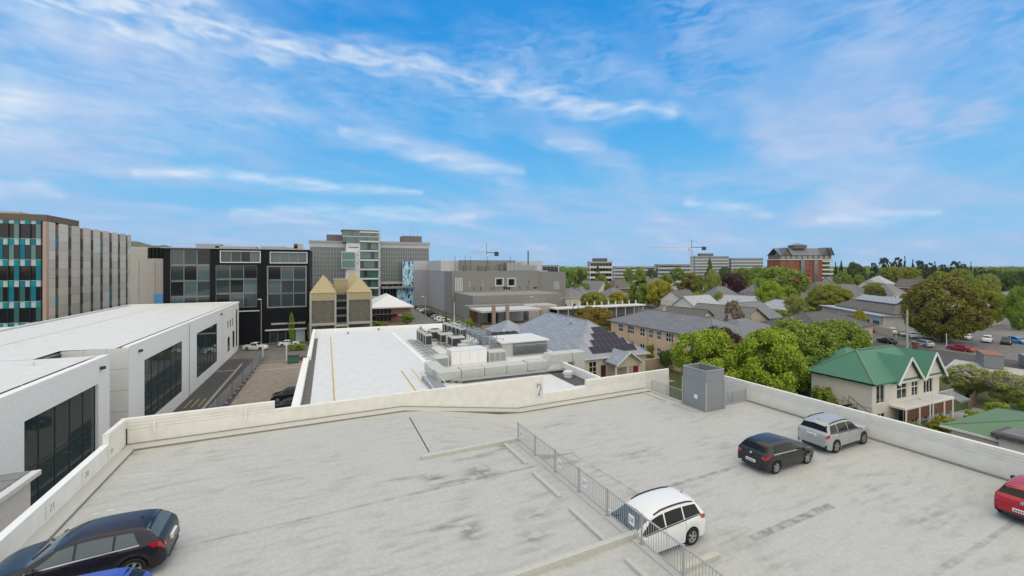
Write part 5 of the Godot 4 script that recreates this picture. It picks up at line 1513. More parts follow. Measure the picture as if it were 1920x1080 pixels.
# ---------------------------------------------------------------- the flat white roof next door with its plant
func fan_box(parent, at: Vector3, w: float, d: float, h: float, fans: int, body := "unit_cream"):
	var g := G.new(); g.bbox(Vector3(0, 0, 0), Vector3(w, h, d), .03)
	var b = part(g, "casing", body, parent, at)
	for i in fans:
		var x := (i + .5) * w / fans
		g = G.new(); g.tube(Vector3(x, h, d / 2), Vector3(x, h + .14, d / 2), minf(w / fans, d) * .42, minf(w / fans, d) * .42, 16); part(g, "fan_cowl", body, b)
		g = G.new(); g.tube(Vector3(x, h + .141, d / 2), Vector3(x, h + .15, d / 2), minf(w / fans, d) * .36, minf(w / fans, d) * .36, 16); part(g, "fan_grille", "gutter_dark", b)
	g = G.new(); g.box(Vector3(.06, .15, d), Vector3(w - .06, h - .2, d + .01)); part(g, "coil_grille", "dark_metal", b)
	g = G.new(); g.box(Vector3(-.01, .15, .06), Vector3(0, h - .2, d - .06)); part(g, "coil_grille", "dark_metal", b)
	return b

func neighbour_roof():
	var Y := 7.5
	var t = thing("flat_white_roof_building", "neighbouring building with a broad flat white membrane roof", "building", Vector3(0, 0, -55))
	var V := func(v): return 55.0 - v
	var g := G.new()
	g.extrude([[-2.3, 30.2], [24.2, 30.2], [24.2, 44], [27.4, 44], [27.4, 66], [23.2, 66], [23.2, 81.5], [-1.7, 82.5]].map(func(p): return Vector2(p[0], 55 - p[1])), 0, Y - .05)
	part(g, "wall", "white_panel2", t)
	g = G.new()
	g.extrude([[-1.25, 30.4], [24, 30.4], [24, 44.2], [27.2, 44.2], [27.2, 65.8], [23.0, 65.8], [23.0, 81.3], [-1.2, 81.9]].map(func(p): return Vector2(p[0], 55 - p[1])), Y - .05, Y)
	var rf = part(g, "roof", "white_roof", t)
	for k in 34:   # timber slats in the slot along the left edge
		g = G.new(); g.box(Vector3(-1.95, Y - .06, V.call(31.5 + k * 1.33)), Vector3(-1.27, Y - .03 + .01 * (k % 2), V.call(30.25 + k * 1.33))); part(g, "gutter_slat", "roof_brown", rf)
	for k in [[-2.6, -1.97, 30.3, 58.0, .35], [-2.2, -1.75, 58.0, 82.4, .55]]:
		g = G.new(); g.bbox(Vector3(k[0], Y - .1, V.call(k[3])), Vector3(k[1], Y + k[4], V.call(k[2])), .03); part(g, "parapet", "white_panel", rf)
	g = G.new(); g.bar(Vector3(-1.9, Y + .2, V.call(82.3)), Vector3(23.3, Y + .2, V.call(81.4)), .35, .55); part(g, "parapet", "white_panel", rf)
	g = G.new(); g.box(Vector3(23.0, Y - .1, V.call(81.5)), Vector3(23.35, Y + .45, V.call(66))); part(g, "parapet", "white_panel", rf)
	g = G.new(); g.box(Vector3(27.1, Y - .1, V.call(66)), Vector3(27.4, Y + .3, V.call(44))); part(g, "parapet", "white_panel", rf)
	g = G.new(); g.bar(Vector3(10.5, Y + .03, V.call(76.4)), Vector3(10.9, Y + .03, V.call(50)), .5, .05); part(g, "walkway_strip", "white_panel", rf)
	for k in [[.55, 39, 76, .14], [7.5, 32, 48.2, .16], [8.7, 42, 48.5, .1]]:
		g = G.new(); g.box(Vector3(k[0], Y + .002, V.call(k[2])), Vector3(k[0] + k[3], Y + .008, V.call(k[1]))); part(g, "safety_line", "yellow_line", rf)
	for k in [[3.2, 78], [8.5, 80.6], [16, 80]]:
		g = G.new(); g.bbox(Vector3(k[0], Y, V.call(k[1]) - .2), Vector3(k[0] + .35, Y + .35, V.call(k[1]) + .2), .03); part(g, "roof_vent", "grey_metal", rf)
	for k in 15:   # laps of the roof membrane
		g = G.new(); g.box(Vector3(-1.2, Y + .001, V.call(33 + k * 3.2)), Vector3(10.3, Y + .004, V.call(32.94 + k * 3.2))); part(g, "membrane_lap", "white_panel2", rf)
	# access steps
	g = G.new(); g.bbox(Vector3(8.9, Y, V.call(43.5)), Vector3(10.2, Y + .35, V.call(36.5)), .03); part(g, "access_steps", "grey_metal", rf)
	for x in [8.85, 10.25]:
		g = G.new(); g.bar(Vector3(x, Y + .4, V.call(36)), Vector3(x, Y + .9, V.call(44)), .05, .05)
		for k in 5: g.tube(Vector3(x, Y, V.call(36.5 + k * 1.7)), Vector3(x, Y + .45 + k * .1, V.call(36.5 + k * 1.7)), .025, .025, 5)
		part(g, "handrail", "white_metal", rf)
	# condensers
	var n := 0
	for k in [[12.8, 66.5], [12.8, 64.9], [12.9, 63.3], [12.9, 61.7]]:
		var c = thing("air_conditioning_unit", ["tall cream air conditioner at the far left of the plant, rearmost of its row", "tall cream air conditioner, second from the back of the left row", "tall cream air conditioner, third from the back of the left row", "tall cream air conditioner at the front of the left plant row"][n], "air conditioner", Vector3(k[0], Y + .25, -k[1]), 0, "rooftop air conditioners")
		fan_box(c, Vector3.ZERO, .95, 1.2, 1.55, 1)
		g = G.new(); g.box(Vector3(-.1, -.25, .1), Vector3(1.05, -.0, .3)); g.box(Vector3(-.1, -.25, .9), Vector3(1.05, -.0, 1.1)); part(g, "skid", "galvanised", c)
		n += 1
	n = 0
	for k in [[14.6, 67.0], [15.3, 63.6], [16.0, 60.0]]:
		var c = thing("fan_unit", ["cream roof unit with a round fan, rearmost of three", "cream roof unit with a round fan, middle of three", "cream roof unit with a round fan, front of three"][n], "air conditioner", Vector3(k[0], Y + .3, -k[1]), 0, "rooftop fan units")
		fan_box(c, Vector3.ZERO, 1.9, 2.3, 1.35, 1)
		g = G.new(); g.box(Vector3(0, -.3, .1), Vector3(1.9, 0, .3)); g.box(Vector3(0, -.3, 1.9), Vector3(1.9, 0, 2.1)); part(g, "skid", "galvanised", c)
		n += 1
	n = 0
	for k in 5:
		var c = thing("condenser", ["rearmost black faced condenser in the row beside the pipe rack", "second black faced condenser from the back beside the pipe rack", "middle black faced condenser beside the pipe rack", "fourth black faced condenser from the back beside the pipe rack", "front black faced condenser beside the pipe rack"][k], "air conditioner", Vector3(18.0 + k * .18, Y + .25, -(71.0 - k * 1.7)), 0, "condensers beside the pipe rack")
		fan_box(c, Vector3.ZERO, 1.0, 1.25, 1.75, 1)
		g = G.new(); g.box(Vector3(0, -.25, .1), Vector3(1.0, 0, .3)); g.box(Vector3(0, -.25, .9), Vector3(1.0, 0, 1.1)); part(g, "skid", "galvanised", c)
	var lc = thing("long_condenser", "long low black condenser with a row of fans on the white roof", "air conditioner", Vector3(20.6, Y + .5, -60.5))
	fan_box(lc, Vector3.ZERO, 6.2, 1.6, 1.0, 6, "dark_metal")
	g = G.new()
	for x in [.3, 3, 5.8]: g.box(Vector3(x, -.5, .2), Vector3(x + .12, 0, 1.4))
	part(g, "stand", "galvanised", lc)
	# pipe rack: parallel lagged pipes on frames
	var pr = thing("pipe_rack", "rack of silver lagged pipes running over the white roof", "pipes", Vector3(19.4, Y, -62))
	for k in 9:
		g = G.new()
		var y := 1.25 + .32 * (k % 3)
		var x := (k / 3) * .42
		g.tube(Vector3(x, y, -8.5 + k * .4), Vector3(x + .5, y, 11.5 - k * .25), .10, .10, 8)
		part(g, "pipe", "pipe_silver" if k % 4 else "grey_metal", pr)
	for k in 9:
		g = G.new()
		var z := -8.0 + k * 2.35
		for x in [-.3, 1.6]: g.box(Vector3(x - .04, 0, z - .04), Vector3(x + .04, 2.25, z + .04))
		for y in [1.08, 1.42, 1.76, 2.2]: g.box(Vector3(-.34, y - .03, z - .03), Vector3(1.64, y + .03, z + .03))
		part(g, "frame", "galvanised", pr)
	var fp = thing("floor_pipes", "low silver pipes laid on the roof deck round the air conditioners", "pipes", Vector3(12.2, Y, -60))
	for k in 7:
		g = G.new()
		var o := k * .28
		var a := Vector3(-.6 + o, .2, -7.5 + o); var b := Vector3(-.5 + o, .2, 6.5 - o * .6); var c := Vector3(4.2, .2, 8.2 - o * .6)
		g.tube(a, b, .07, .07, 6); g.tube(b, c, .07, .07, 6)
		part(g, "pipe", "pipe_silver" if k % 2 else "unit_cream", fp)
	for k in 8:
		g = G.new(); g.box(Vector3(-.9, 0, -6 + k * 1.9), Vector3(1.6, .1, -5.85 + k * 1.9)); part(g, "bearer", "galvanised", fp)
	for k in 5:
		g = G.new(); g.tube(Vector3(3.0 + k * .55, .25, -3), Vector3(3.4 + k * .55, .25, 7.0), .09, .09, 8); part(g, "pipe", "pipe_silver", fp)
	for k in [[3.8, -1.2, 1.0], [5.0, 2.2, .8], [4.0, 4.2, .7]]:
		g = G.new(); g.bbox(Vector3(k[0], 0, k[1]), Vector3(k[0] + 1.1, k[2] + .4, k[1] + 1.2), .04); part(g, "valve_box", "unit_cream", fp)
	# square ducts
	var dt = thing("ventilation_duct", "pale square sheet metal duct stretching across the front of the roof", "duct", Vector3(10, Y, -42.0))
	var segs := [[0.0, 2.4, .95, .25], [2.45, 4.85, 1.0, .25], [4.9, 7.3, 1.0, .25], [7.35, 9.75, 1.0, .25], [9.8, 12.2, 1.1, .3]]
	for k in segs:
		g = G.new(); g.bbox(Vector3(k[0], k[3], -.8), Vector3(k[1], k[2] + .15, .8), .03); part(g, "duct_section", "duct_pale", dt)
	g = G.new(); g.bbox(Vector3(-.2, .25, -4.5), Vector3(1.2, 1.1, -.85), .03); part(g, "duct_section", "duct_pale", dt)
	g = G.new()
	var el := [Vector3(12.2, .3, .79), Vector3(12.6, .85, .79), Vector3(12.6, 1.85, .79), Vector3(12.2, 1.25, .79)]
	var bz := Vector3(0, 0, -1.58)
	g.quad(el[0], el[1], el[2], el[3]); g.quad(el[3], el[2], el[2] + bz, el[3] + bz); g.quad(el[1], el[0], el[0] + bz, el[1] + bz)
	part(g, "duct_elbow", "duct_pale", dt)
	for k in [[12.9, 15.3], [15.35, 17.0]]:
		g = G.new(); g.bbox(Vector3(k[0] - (.3 if k[0] < 13 else 0.0), .85, -.8), Vector3(k[1], 1.85, .8), .03); part(g, "duct_section", "duct_pale", dt)
	g = G.new(); g.bbox(Vector3(15.6, -.1, -.78), Vector3(17.0, .84, .78), .03); part(g, "duct_leg", "duct_pale", dt)
	for k in 6:
		g = G.new(); g.box(Vector3(.4 + k * 2.3, 0, -.7), Vector3(.5 + k * 2.3, .35, -.6)); g.box(Vector3(.4 + k * 2.3, 0, .6), Vector3(.5 + k * 2.3, .35, .7)); part(g, "duct_foot", "dark_metal", dt)
	for k in 7:
		g = G.new(); g.tube(Vector3(1 + k * .2, .12 + .1 * (k % 3), 1.0 + .12 * k), Vector3(14.5, .12 + .1 * (k % 3), 1.0 + .13 * k), .045, .045, 6); part(g, "conduit", "pipe_silver" if k % 3 else "dark_metal", dt)
	var wb = thing("white_plant_box", "plain white plant box behind the pale duct", "plant box", Vector3(13.2, Y, -50.2))
	g = G.new(); g.bbox(Vector3(0, 0, 0), Vector3(4.4, 1.75, 2.2), .04); part(g, "casing", "white_roof", wb)
	for x in [.0, 1.1, 2.2, 3.3]:
		g = G.new(); g.box(Vector3(x + .04, .1, 2.2), Vector3(x + 1.06, 1.6, 2.215)); part(g, "door", "white_panel", wb)
	wb = thing("grey_plant_box", "grey drum ended plant box left of the white plant box", "plant box", Vector3(11.2, Y, -49.4))
	g = G.new(); g.bbox(Vector3(0, 0, 0), Vector3(1.7, 1.3, 1.9), .2); part(g, "casing", "duct_pale", wb)
	g = G.new(); g.box(Vector3(.2, .2, 1.9), Vector3(1.5, 1.1, 1.92)); part(g, "grille", "grey_metal", wb)
	wb = thing("square_plant_box", "grey plant box right of the white plant box", "plant box", Vector3(17.9, Y, -49.8))
	g = G.new(); g.bbox(Vector3(0, 0, 0), Vector3(2.2, 1.25, 1.8), .04); part(g, "casing", "duct_pale", wb)
	for k in 3:
		g = G.new(); g.box(Vector3(.1 + k * .7, .15, 1.8), Vector3(.7 + k * .7, 1.1, 1.82)); part(g, "door", "grey_metal", wb)
	# louvred plant house
	var lp = thing("louvred_plant_house", "cream rooftop plant house with dark grey louvres and white lid", "plant room", Vector3(20.6, Y, -50.4))
	g = G.new(); g.box(Vector3(0, 0, -5), Vector3(6.4, 1.7, 0)); part(g, "wall", "unit_cream", lp)
	for b in 3:
		for k in 9:
			g = G.new(); g.box(Vector3(1.5 + b * 1.62, .15 + k * .165, .02), Vector3(3.06 + b * 1.62, .17 + k * .165, .17), Transform3D(Basis(Vector3.RIGHT, .35), Vector3(0, .06, 0))); part(g, "louvre_blade", "duct_grey", lp)
		g = G.new(); g.box(Vector3(1.44 + b * 1.62, .1, .0), Vector3(1.5 + b * 1.62, 1.65, .1)); part(g, "louvre_frame", "duct_grey", lp)
	g = G.new(); g.box(Vector3(1.5, .1, .0), Vector3(6.36, 1.65, .015)); part(g, "louvre_back", "duct_grey", lp)
	g = G.new(); g.bbox(Vector3(-.3, 1.7, -5.3), Vector3(6.6, 1.88, .35), .03); part(g, "roof", "white_roof", lp)
	# lower white deck and dark pit at the right
	var pt = thing("roof_pit", "dark recessed roof pit with a small white fan unit by the parapet", "roof pit", Vector3(22.0, Y, -38.3))
	g = G.new(); g.box(Vector3(.0, 0, -3), Vector3(2.0, .06, 3)); part(g, "floor", "roof_dark", pt)
	g = G.new(); g.bbox(Vector3(-1.3, 0, -3.3), Vector3(2.2, .9, -3.05), .03); g.bbox(Vector3(2.0, 0, -3.04), Vector3(2.25, .9, 4), .03); part(g, "kerb", "white_panel", pt)
	g = G.new(); g.tube(Vector3(1.0, .06, 0), Vector3(1.0, .45, 0), .45, .45, 16); g.tube(Vector3(1.0, .45, 0), Vector3(1.0, .68, 0), .6, .45, 16); part(g, "fan_cowl", "white_metal", pt)
	var fl = thing("roof_pole", "thin white pole at the far corner of the white roof", "pole", Vector3(22.8, Y, -80.6))
	g = G.new(); g.tube(Vector3.ZERO, Vector3(0, 4.6, 0), .07, .045, 8); part(g, "shaft", "white_metal", fl)
	g = G.new(); g.tube(Vector3.ZERO, Vector3(0, .3, 0), .16, .12, 8); part(g, "base", "grey_metal", fl)

# ---------------------------------------------------------------- right: houses
func blue_roof_house():
	var t = thing("blue_roof_house", "cream house with blue grey hipped roof and solar panels", "house", Vector3(44.7, 0, -75))
	var g: G
	facade(t, Vector3(-7.2, 0, 15), 0, 14.4, 3.7, [[2.6, .5, 1.5, 2.6, 2, 3], [11.7, .0, 1.6, 2.9, 1, 1, "door_red"], [4.9, 0, 1.2, 2.4, 1, 1, "maroon"]], "cream_wall", "glass_dark", "trim_white", .18)
	facade(t, Vector3(-7.2, 0, -15), -PI / 2, 30, 3.7, [[6, 1, 1.5, 1.6, 2, 2], [14, 1, 1.5, 1.6, 2, 2], [22, 1, 1.5, 1.6, 2, 2], [26.5, 1, 1.5, 1.6, 2, 2]], "cream_wall", "glass_dark", "trim_white", .18)
	g = G.new(); g.box(Vector3(-6.95, 0, -15), Vector3(7.2, 3.7, 14.75)); part(g, "wall", "cream_wall", t)
	var rf = part(roof_mesh(14.4, 30, 3.8, 9.0, true, .55), "roof", "roof_blue", t)
	part(ridge_caps(14.4, 30, 3.8, 9.0, true, .55), "ridge_cap", "roof_blue", rf)
	var sl := atan2(5.2, 7.75)
	for row in [[0, -4.6, 9], [1, -3.5, 7], [2, -2.4, 5], [3, -1.5, 3]]:
		for k in row[2]:
			g = G.new(); g.bbox(Vector3(0, .05, -.78), Vector3(1.0, .10, .78), .006)
			var p = part(g, "solar_panel", "solar", rf)
			var dn: float = 1.75 + row[0] * 1.6   # distance up the slope from the eave
			p.transform = Transform3D(Basis(Vector3.RIGHT, sl), Vector3(row[1] + k * 1.03 + .9, 3.8 + sin(sl) * dn + .02, 15.55 - cos(sl) * dn))
			g = G.new()
			for s in [[0.0, .03, -.78, .78], [.97, 1.0, -.78, .78], [.03, .97, -.78, -.75], [.03, .97, .75, .78]]:
				g.box(Vector3(s[0], .1, s[2]), Vector3(s[1], .115, s[3]))
			part(g, "panel_frame", "solar_frame", p)
	for k in [[-1.2, 5.5, 9.8], [0.5, 7.2, 4.0]]:
		g = G.new(); g.tube(Vector3(k[0] - 2.0, k[1], k[2]), Vector3(k[0] - 2.0, k[1] + .9, k[2]), .2, .2, 10); g.tube(Vector3(k[0] - 2.0, k[1] + .9, k[2]), Vector3(k[0] - 2.0, k[1] + 1.1, k[2]), .34, .1, 10); part(g, "roof_vent", "rim", rf)
	# side wing and porch
	var wing = part(roof_mesh(7, 8, 4.6, 7.0, true, .5), "wing_roof", "roof_blue", t, Vector3(-7.2, 0, -13.5))
	g = G.new(); g.box(Vector3(-3.4, 0, -4), Vector3(3.4, 4.6, 4)); part(g, "wing_wall", "cream_wall", t, Vector3(-7.2, 0, -13.5))
	part(roof_mesh(4.8, 6.6, 3.15, 4.9, false, .35), "porch_roof", "roof_blue", t, Vector3(.9, 0, 15.2))
	g = G.new(); g.tri(Vector3(-1.5, 3.1, 18.3), Vector3(3.3, 3.1, 18.3), Vector3(.9, 4.75, 18.3)); g.box(Vector3(-1.5, 2.6, 18.1), Vector3(3.3, 3.1, 18.3)); part(g, "porch_gable", "cream_wall", t)
	for x in [-1.5, .8, 3.2]:
		g = G.new(); g.box(Vector3(x - .12, 0, 18.0), Vector3(x + .12, 2.7, 18.25)); part(g, "porch_post", "trim_white", t)
	for x in [-1.4, 1.0]:
		g = G.new(); g.box(Vector3(x, 0.1, 18.0), Vector3(x + 2.0, .9, 18.06)); part(g, "porch_rail", "trim_white", t)
	for s in [-1, 1]:
		g = G.new(); g.bar(Vector3(.9 + s * 2.85, 2.95, 18.9), Vector3(.9, 5.0, 18.9), .1, .22); part(g, "barge_board", "trim_white", t)
	g = G.new(); g.box(Vector3(-7.8, 3.6, 15.5), Vector3(7.8, 3.8, 15.62)); g.box(Vector3(-7.82, 3.6, -15.5), Vector3(-7.7, 3.8, 15.5)); part(g, "gutter", "trim_white", t)
	# garden wall and gate pier
	var w = thing("garden_wall", "tan garden wall right of the blue roofed house", "wall", Vector3(53, 0, -62))
	g = G.new(); g.bbox(Vector3(0, 0, -.2), Vector3(6.5, 2.0, .1), .04); part(g, "wall", "tan_wall", w)
	g = G.new(); g.bbox(Vector3(6.5, 0, -.25), Vector3(6.9, 2.5, .15), .04); part(g, "pier", "trim_white", w)
	w = thing("picket_fence", "low white topped fence behind the ventilation shaft", "fence", Vector3(46, 0, -40))
	for k in 22:
		g = G.new(); g.bbox(Vector3(k * .5, 0, 0), Vector3(k * .5 + .38, 1.5, .06), .02); part(g, "picket", "trim_white" if k % 2 else "pale_wall", w)
	g = G.new(); g.box(Vector3(0, 1.1, -.06), Vector3(10.9, 1.2, -.005)); part(g, "rail", "timber", w)

func peach_building():
	var t = thing("peach_apartment_building", "two storey peach building with a long slate grey roof", "building", Vector3(64.6, 0, -65))
	var g: G
	var ops := []
	for v in [[72.2, 2.0, 3], [68.7, 1.5, 2], [66.2, 1.2, 2], [64.0, 1.2, 2], [61.2, 2.0, 3], [58.6, 1.6, 2], [56.2, 1.6, 2], [53.4, 1.6, 2], [75.6, 1.6, 2]]:
		ops.append([79.0 - v[0] - v[1] / 2, 4.9, v[1], 1.7, v[2], 2])
		ops.append([79.0 - v[0] - v[1] / 2, 1.7, v[1], 1.7, v[2], 2])
	facade(t, Vector3(-6, 0, -14), -PI / 2, 28, 6.9, ops, "peach", "glass_dark", "trim_white", .15, .12)
	facade(t, Vector3(-6, 0, 14), 0, 12, 6.9, [[1.5, 4.9, 1.6, 1.7, 2, 2], [5.2, 4.9, 1.6, 1.7, 2, 2], [9.0, 4.9, 1.6, 1.7, 2, 2], [1.5, 1.7, 1.6, 1.7, 2, 2], [5.2, 1.7, 1.6, 1.7, 2, 2], [9.0, 1.7, 1.6, 1.7, 2, 2]], "peach", "glass_dark", "trim_white", .15, .12)
	g = G.new(); g.box(Vector3(-5.8, 0, -14), Vector3(6, 6.9, 13.8)); part(g, "wall", "peach", t)
	for k in [6.0, 12.0, 18.5, 26.0]:
		g = G.new(); g.tube(Vector3(-6.08, 0, -14 + k), Vector3(-6.08, 6.8, -14 + k), .06, .06, 6); part(g, "downpipe", "tan_wall", t)
	var rf = part(roof_mesh(12, 28, 7.0, 9.7, true, .6), "roof", "roof_slate", t)
	part(ridge_caps(12, 28, 7.0, 9.7, true, .6), "ridge_cap", "roof_slate", rf)
	for k in [[-2, 8.4, 3], [0, 9.8, -4], [1, 9.4, 6], [-3, 8.0, 10]]:
		g = G.new(); g.tube(Vector3(k[0], k[1] - .5, k[2]), Vector3(k[0], k[1] + .7, k[2]), .08, .08, 6); part(g, "roof_vent", "white_metal", rf)
	# front wing towards the trees
	part(roof_mesh(13, 11, 7.0, 9.3, true, .6), "wing_roof", "roof_slate", t, Vector3(6.5, 0, 9))
	g = G.new(); g.box(Vector3(-6.4, 0, -5.4), Vector3(6.4, 6.9, 5.0)); part(g, "wing_wall", "peach", t, Vector3(6.5, 0, 9))

func green_roof_house():
	var t = thing("green_roof_house", "cream house with green gabled roof, balconies and white columns", "house", Vector3(56.6, 0, -28))
	var g: G
	var E := 5.8
	facade(t, Vector3(0, 0, 0), 0, 14.6, E, [[.8, 3.3, 1.7, 2.2, 2, 1], [5.0, 3.3, 2.2, 2.4, 2, 2], [8.2, 3.3, 1.5, 2.3, 2, 2], [10.9, 3.3, 2.2, 2.4, 3, 1], [1.0, .2, 1.6, 2.0, 2, 1], [5.4, .1, 2.2, 2.2, 2, 1], [8.2, .1, 1.6, 2.2, 2, 1], [11.0, .1, 2.2, 2.2, 2, 1]], "house_cream", "glass_dark", "trim_white", .15, .1)
	facade(t, Vector3(0, 0, -6.6), -PI / 2, 6.6, E, [], "house_cream")
	g = G.new(); g.box(Vector3(.25, 0, -6.6), Vector3(14.6, E, -.25)); part(g, "wall", "house_cream", t)
	var rf = part(roof_mesh(14.6, 6.6, E, 8.75, true, .5), "roof", "roof_green", t, Vector3(7.3, 0, -3.3))
	part(ridge_caps(14.6, 6.6, E, 8.75, true, .5), "ridge_cap", "roof_green2", rf)
	# rear wing with its own roof peak
	part(roof_mesh(6, 5, E, 7.9, true, .4), "rear_roof", "roof_green", t, Vector3(8.8, 0, -7.4))
	g = G.new(); g.box(Vector3(6.0, 0, -9.7), Vector3(11.6, E, -6)); part(g, "rear_wall", "house_cream", t)
	for k in [[4.1, 8.8, 8.35], [9.9, 14.1, 8.5]]:
		var x0: float = k[0]; var x1: float = k[1]; var m: float = (k[0] + k[1]) / 2
		g = G.new(); g.tri(Vector3(x0, E - .1, .45), Vector3(x1, E - .1, .45), Vector3(m, k[2] - .2, .45)); g.box(Vector3(x0, E - .5, .02), Vector3(x1, E - .1, .45)); part(g, "gable_wall", "house_cream", t)
		g = G.new()
		for s in [-1, 1]:
			var a := Vector3(m + s * ((x1 - x0) / 2 + .45), E - .35, .8); var b := Vector3(m, k[2], .8)
			var c := Vector3(m, k[2], -3.2); var d := Vector3(a.x, a.y, -1.0)
			if s < 0: g.quad(a, b, c, d)
			else: g.quad(b, a, d, c)
			var dn := Vector3(0, -.14, 0)
			g.quad(a + dn, b + dn, b, a)
		part(g, "gable_roof", "roof_green", t)
		for s in [-1, 1]:
			g = G.new(); g.bar(Vector3(m + s * ((x1 - x0) / 2 + .45), E - .45, .84), Vector3(m, k[2] - .1, .84), .08, .26); part(g, "barge_board", "trim_white", t)
		# balcony under each gable
		g = G.new(); g.bbox(Vector3(x0 - .8, 2.75, .02), Vector3(x1 + .1, 3.0, 1.6), .03); part(g, "balcony_floor", "trim_white", t)
		for s in [[x0 - .7, x0 + 1.6], [x0 + 1.7, x1]]:
			g = G.new(); g.box(Vector3(s[0], 1.45, 1.35), Vector3(s[1], 2.74, 1.5)); part(g, "brick_panel", "brick_brown", t)
		for x in [x0 - .7, (x0 + x1) / 2 - .2, x1 - .25]:
			g = G.new(); g.bbox(Vector3(x, 0, 1.3), Vector3(x + .28, 2.75, 1.56), .03); part(g, "column", "trim_white", t)
		for i in 14:
			g = G.new(); g.tube(Vector3(lerpf(x0 - .7, x1, i / 13.0), 3.0, 1.5), Vector3(lerpf(x0 - .7, x1, i / 13.0), 3.95, 1.5), .02, .02, 5); part(g, "baluster", "white_metal", t)
		g = G.new(); g.bar(Vector3(x0 - .75, 3.95, 1.5), Vector3(x1 + .05, 3.95, 1.5), .06, .05); part(g, "balcony_rail", "white_metal", t)
	for k in [[8.95, 9.05], [14.3, 17.0]]:   # grey lean-to roofs between the balconies
		g = G.new(); g.quad(Vector3(k[0], 2.5, 2.0), Vector3(k[1], 2.5, 2.0), Vector3(k[1], 3.2, .02), Vector3(k[0], 3.2, .02)); g.box(Vector3(k[0], 2.3, 1.95), Vector3(k[1], 2.5, 2.05)); part(g, "lean_to_roof", "roof_slate", t)
	g = G.new(); g.bbox(Vector3(8.2, E, .2), Vector3(8.75, 8.9, .75), .03); part(g, "chimney", "brick_brown", rf)
	g = G.new(); g.box(Vector3(-.5, E - .15, -7.1), Vector3(-.4, E + .02, .5)); part(g, "gutter", "roof_green2", t)
	g = G.new(); g.box(Vector3(-.06, 3.0, -6.6), Vector3(-.01, 3.12, 0)); part(g, "wall_band", "pale_wall", t)
	# outside stairs along the left wall
	var s2 = thing("garden_stairs", "dark outdoor stair with rails beside the cream house wall", "stairs", Vector3(55.3, 0, -29))
	for i in 11:
		g = G.new(); g.box(Vector3(-.5, 2.9 - i * .26, 2.2 - i * .42), Vector3(.6, 3.0 - i * .26, 2.58 - i * .42)) ; part(g, "tread", "black_clad", s2, Vector3(0, 0, -3.2 + i * .84))
	for x in [-.5, .6]:
		g = G.new(); g.bar(Vector3(x, 3.9, -1.0), Vector3(x, 1.2, 3.4), .05, .05)
		for i in 6: g.tube(Vector3(x, 2.9 - i * .5, -1.0 + i * .85), Vector3(x, 3.9 - i * .54, -1.0 + i * .85), .02, .02, 5)
		part(g, "handrail", "dark_metal", s2)
	g = G.new(); g.box(Vector3(-.4, 0, -1.4), Vector3(.5, 2.8, -1.0)); part(g, "support", "timber", s2)
	# shed with pale green roof and the dark roof at the frame edge
	t = thing("green_roof_shed", "weatherboard shed with pale green roof and skylight", "shed", Vector3(63.5, 0, -17.5))
	for j in 12:
		g = G.new(); g.box(Vector3(-5.9 - .012 * (j % 2), j * .25, -4.2), Vector3(-5.6, j * .25 + .24, 4.6)); part(g, "weatherboard", "house_cream", t)
		g = G.new(); g.box(Vector3(-5.59, j * .25, 4.4), Vector3(6, j * .25 + .24, 4.62 + .012 * (j % 2))); part(g, "weatherboard", "house_cream", t)
	g = G.new(); g.box(Vector3(-5.6, 0, -4.2), Vector3(6, 2.9, 4.4)); part(g, "wall", "house_cream", t)
	rf = part(roof_mesh(12, 9, 3.0, 4.4, true, .4), "roof", "roof_green2", t)
	part(ridge_caps(12, 9, 3.0, 4.4, true, .4), "ridge_cap", "roof_green2", rf)
	g = G.new(); g.bar(Vector3(-1.8, 4.32, 1.0), Vector3(1.6, 4.32, 1.0), .35, .14); part(g, "skylight", "glass_pale", rf)
	g = G.new(); g.box(Vector3(-6.42, 2.78, 4.92), Vector3(6.4, 2.98, 5.05)); g.box(Vector3(-6.5, 2.78, -4.9), Vector3(-6.38, 2.98, 4.9)); part(g, "gutter", "trim_white", t)
	t = thing("dark_roof_outbuilding", "pale outbuilding with dark flat roof at the right edge", "shed", Vector3(58.9, 0, -16.2))
	g = G.new(); g.box(Vector3(-2.0, 0, -2.0), Vector3(5, 3.3, 3)); part(g, "wall", "pale_wall", t)
	g = G.new(); g.bbox(Vector3(-2.5, 3.3, -2.4), Vector3(5.5, 3.75, 3.5), .1); part(g, "roof", "roof_dark", t)
	g = G.new(); g.box(Vector3(-2.0, 3.76, -1.9), Vector3(5, 3.79, 3.0)); part(g, "roof_sheet", "roof_slate", t)
	var fe = thing("timber_fence", "tall brown timber fence behind the green roofed house", "fence", Vector3(76, 0, -27))
	for k in 60:
		g = G.new(); g.bbox(Vector3(k * .3, 0, -.04), Vector3(k * .3 + .28, 1.8 + .03 * (k % 3), 0), .008); part(g, "paling", "timber", fe)
	g = G.new(); g.box(Vector3(0, 1.3, -.1), Vector3(18, 1.4, -.045)); part(g, "rail", "timber", fe)
	fe.rotation.y = .25

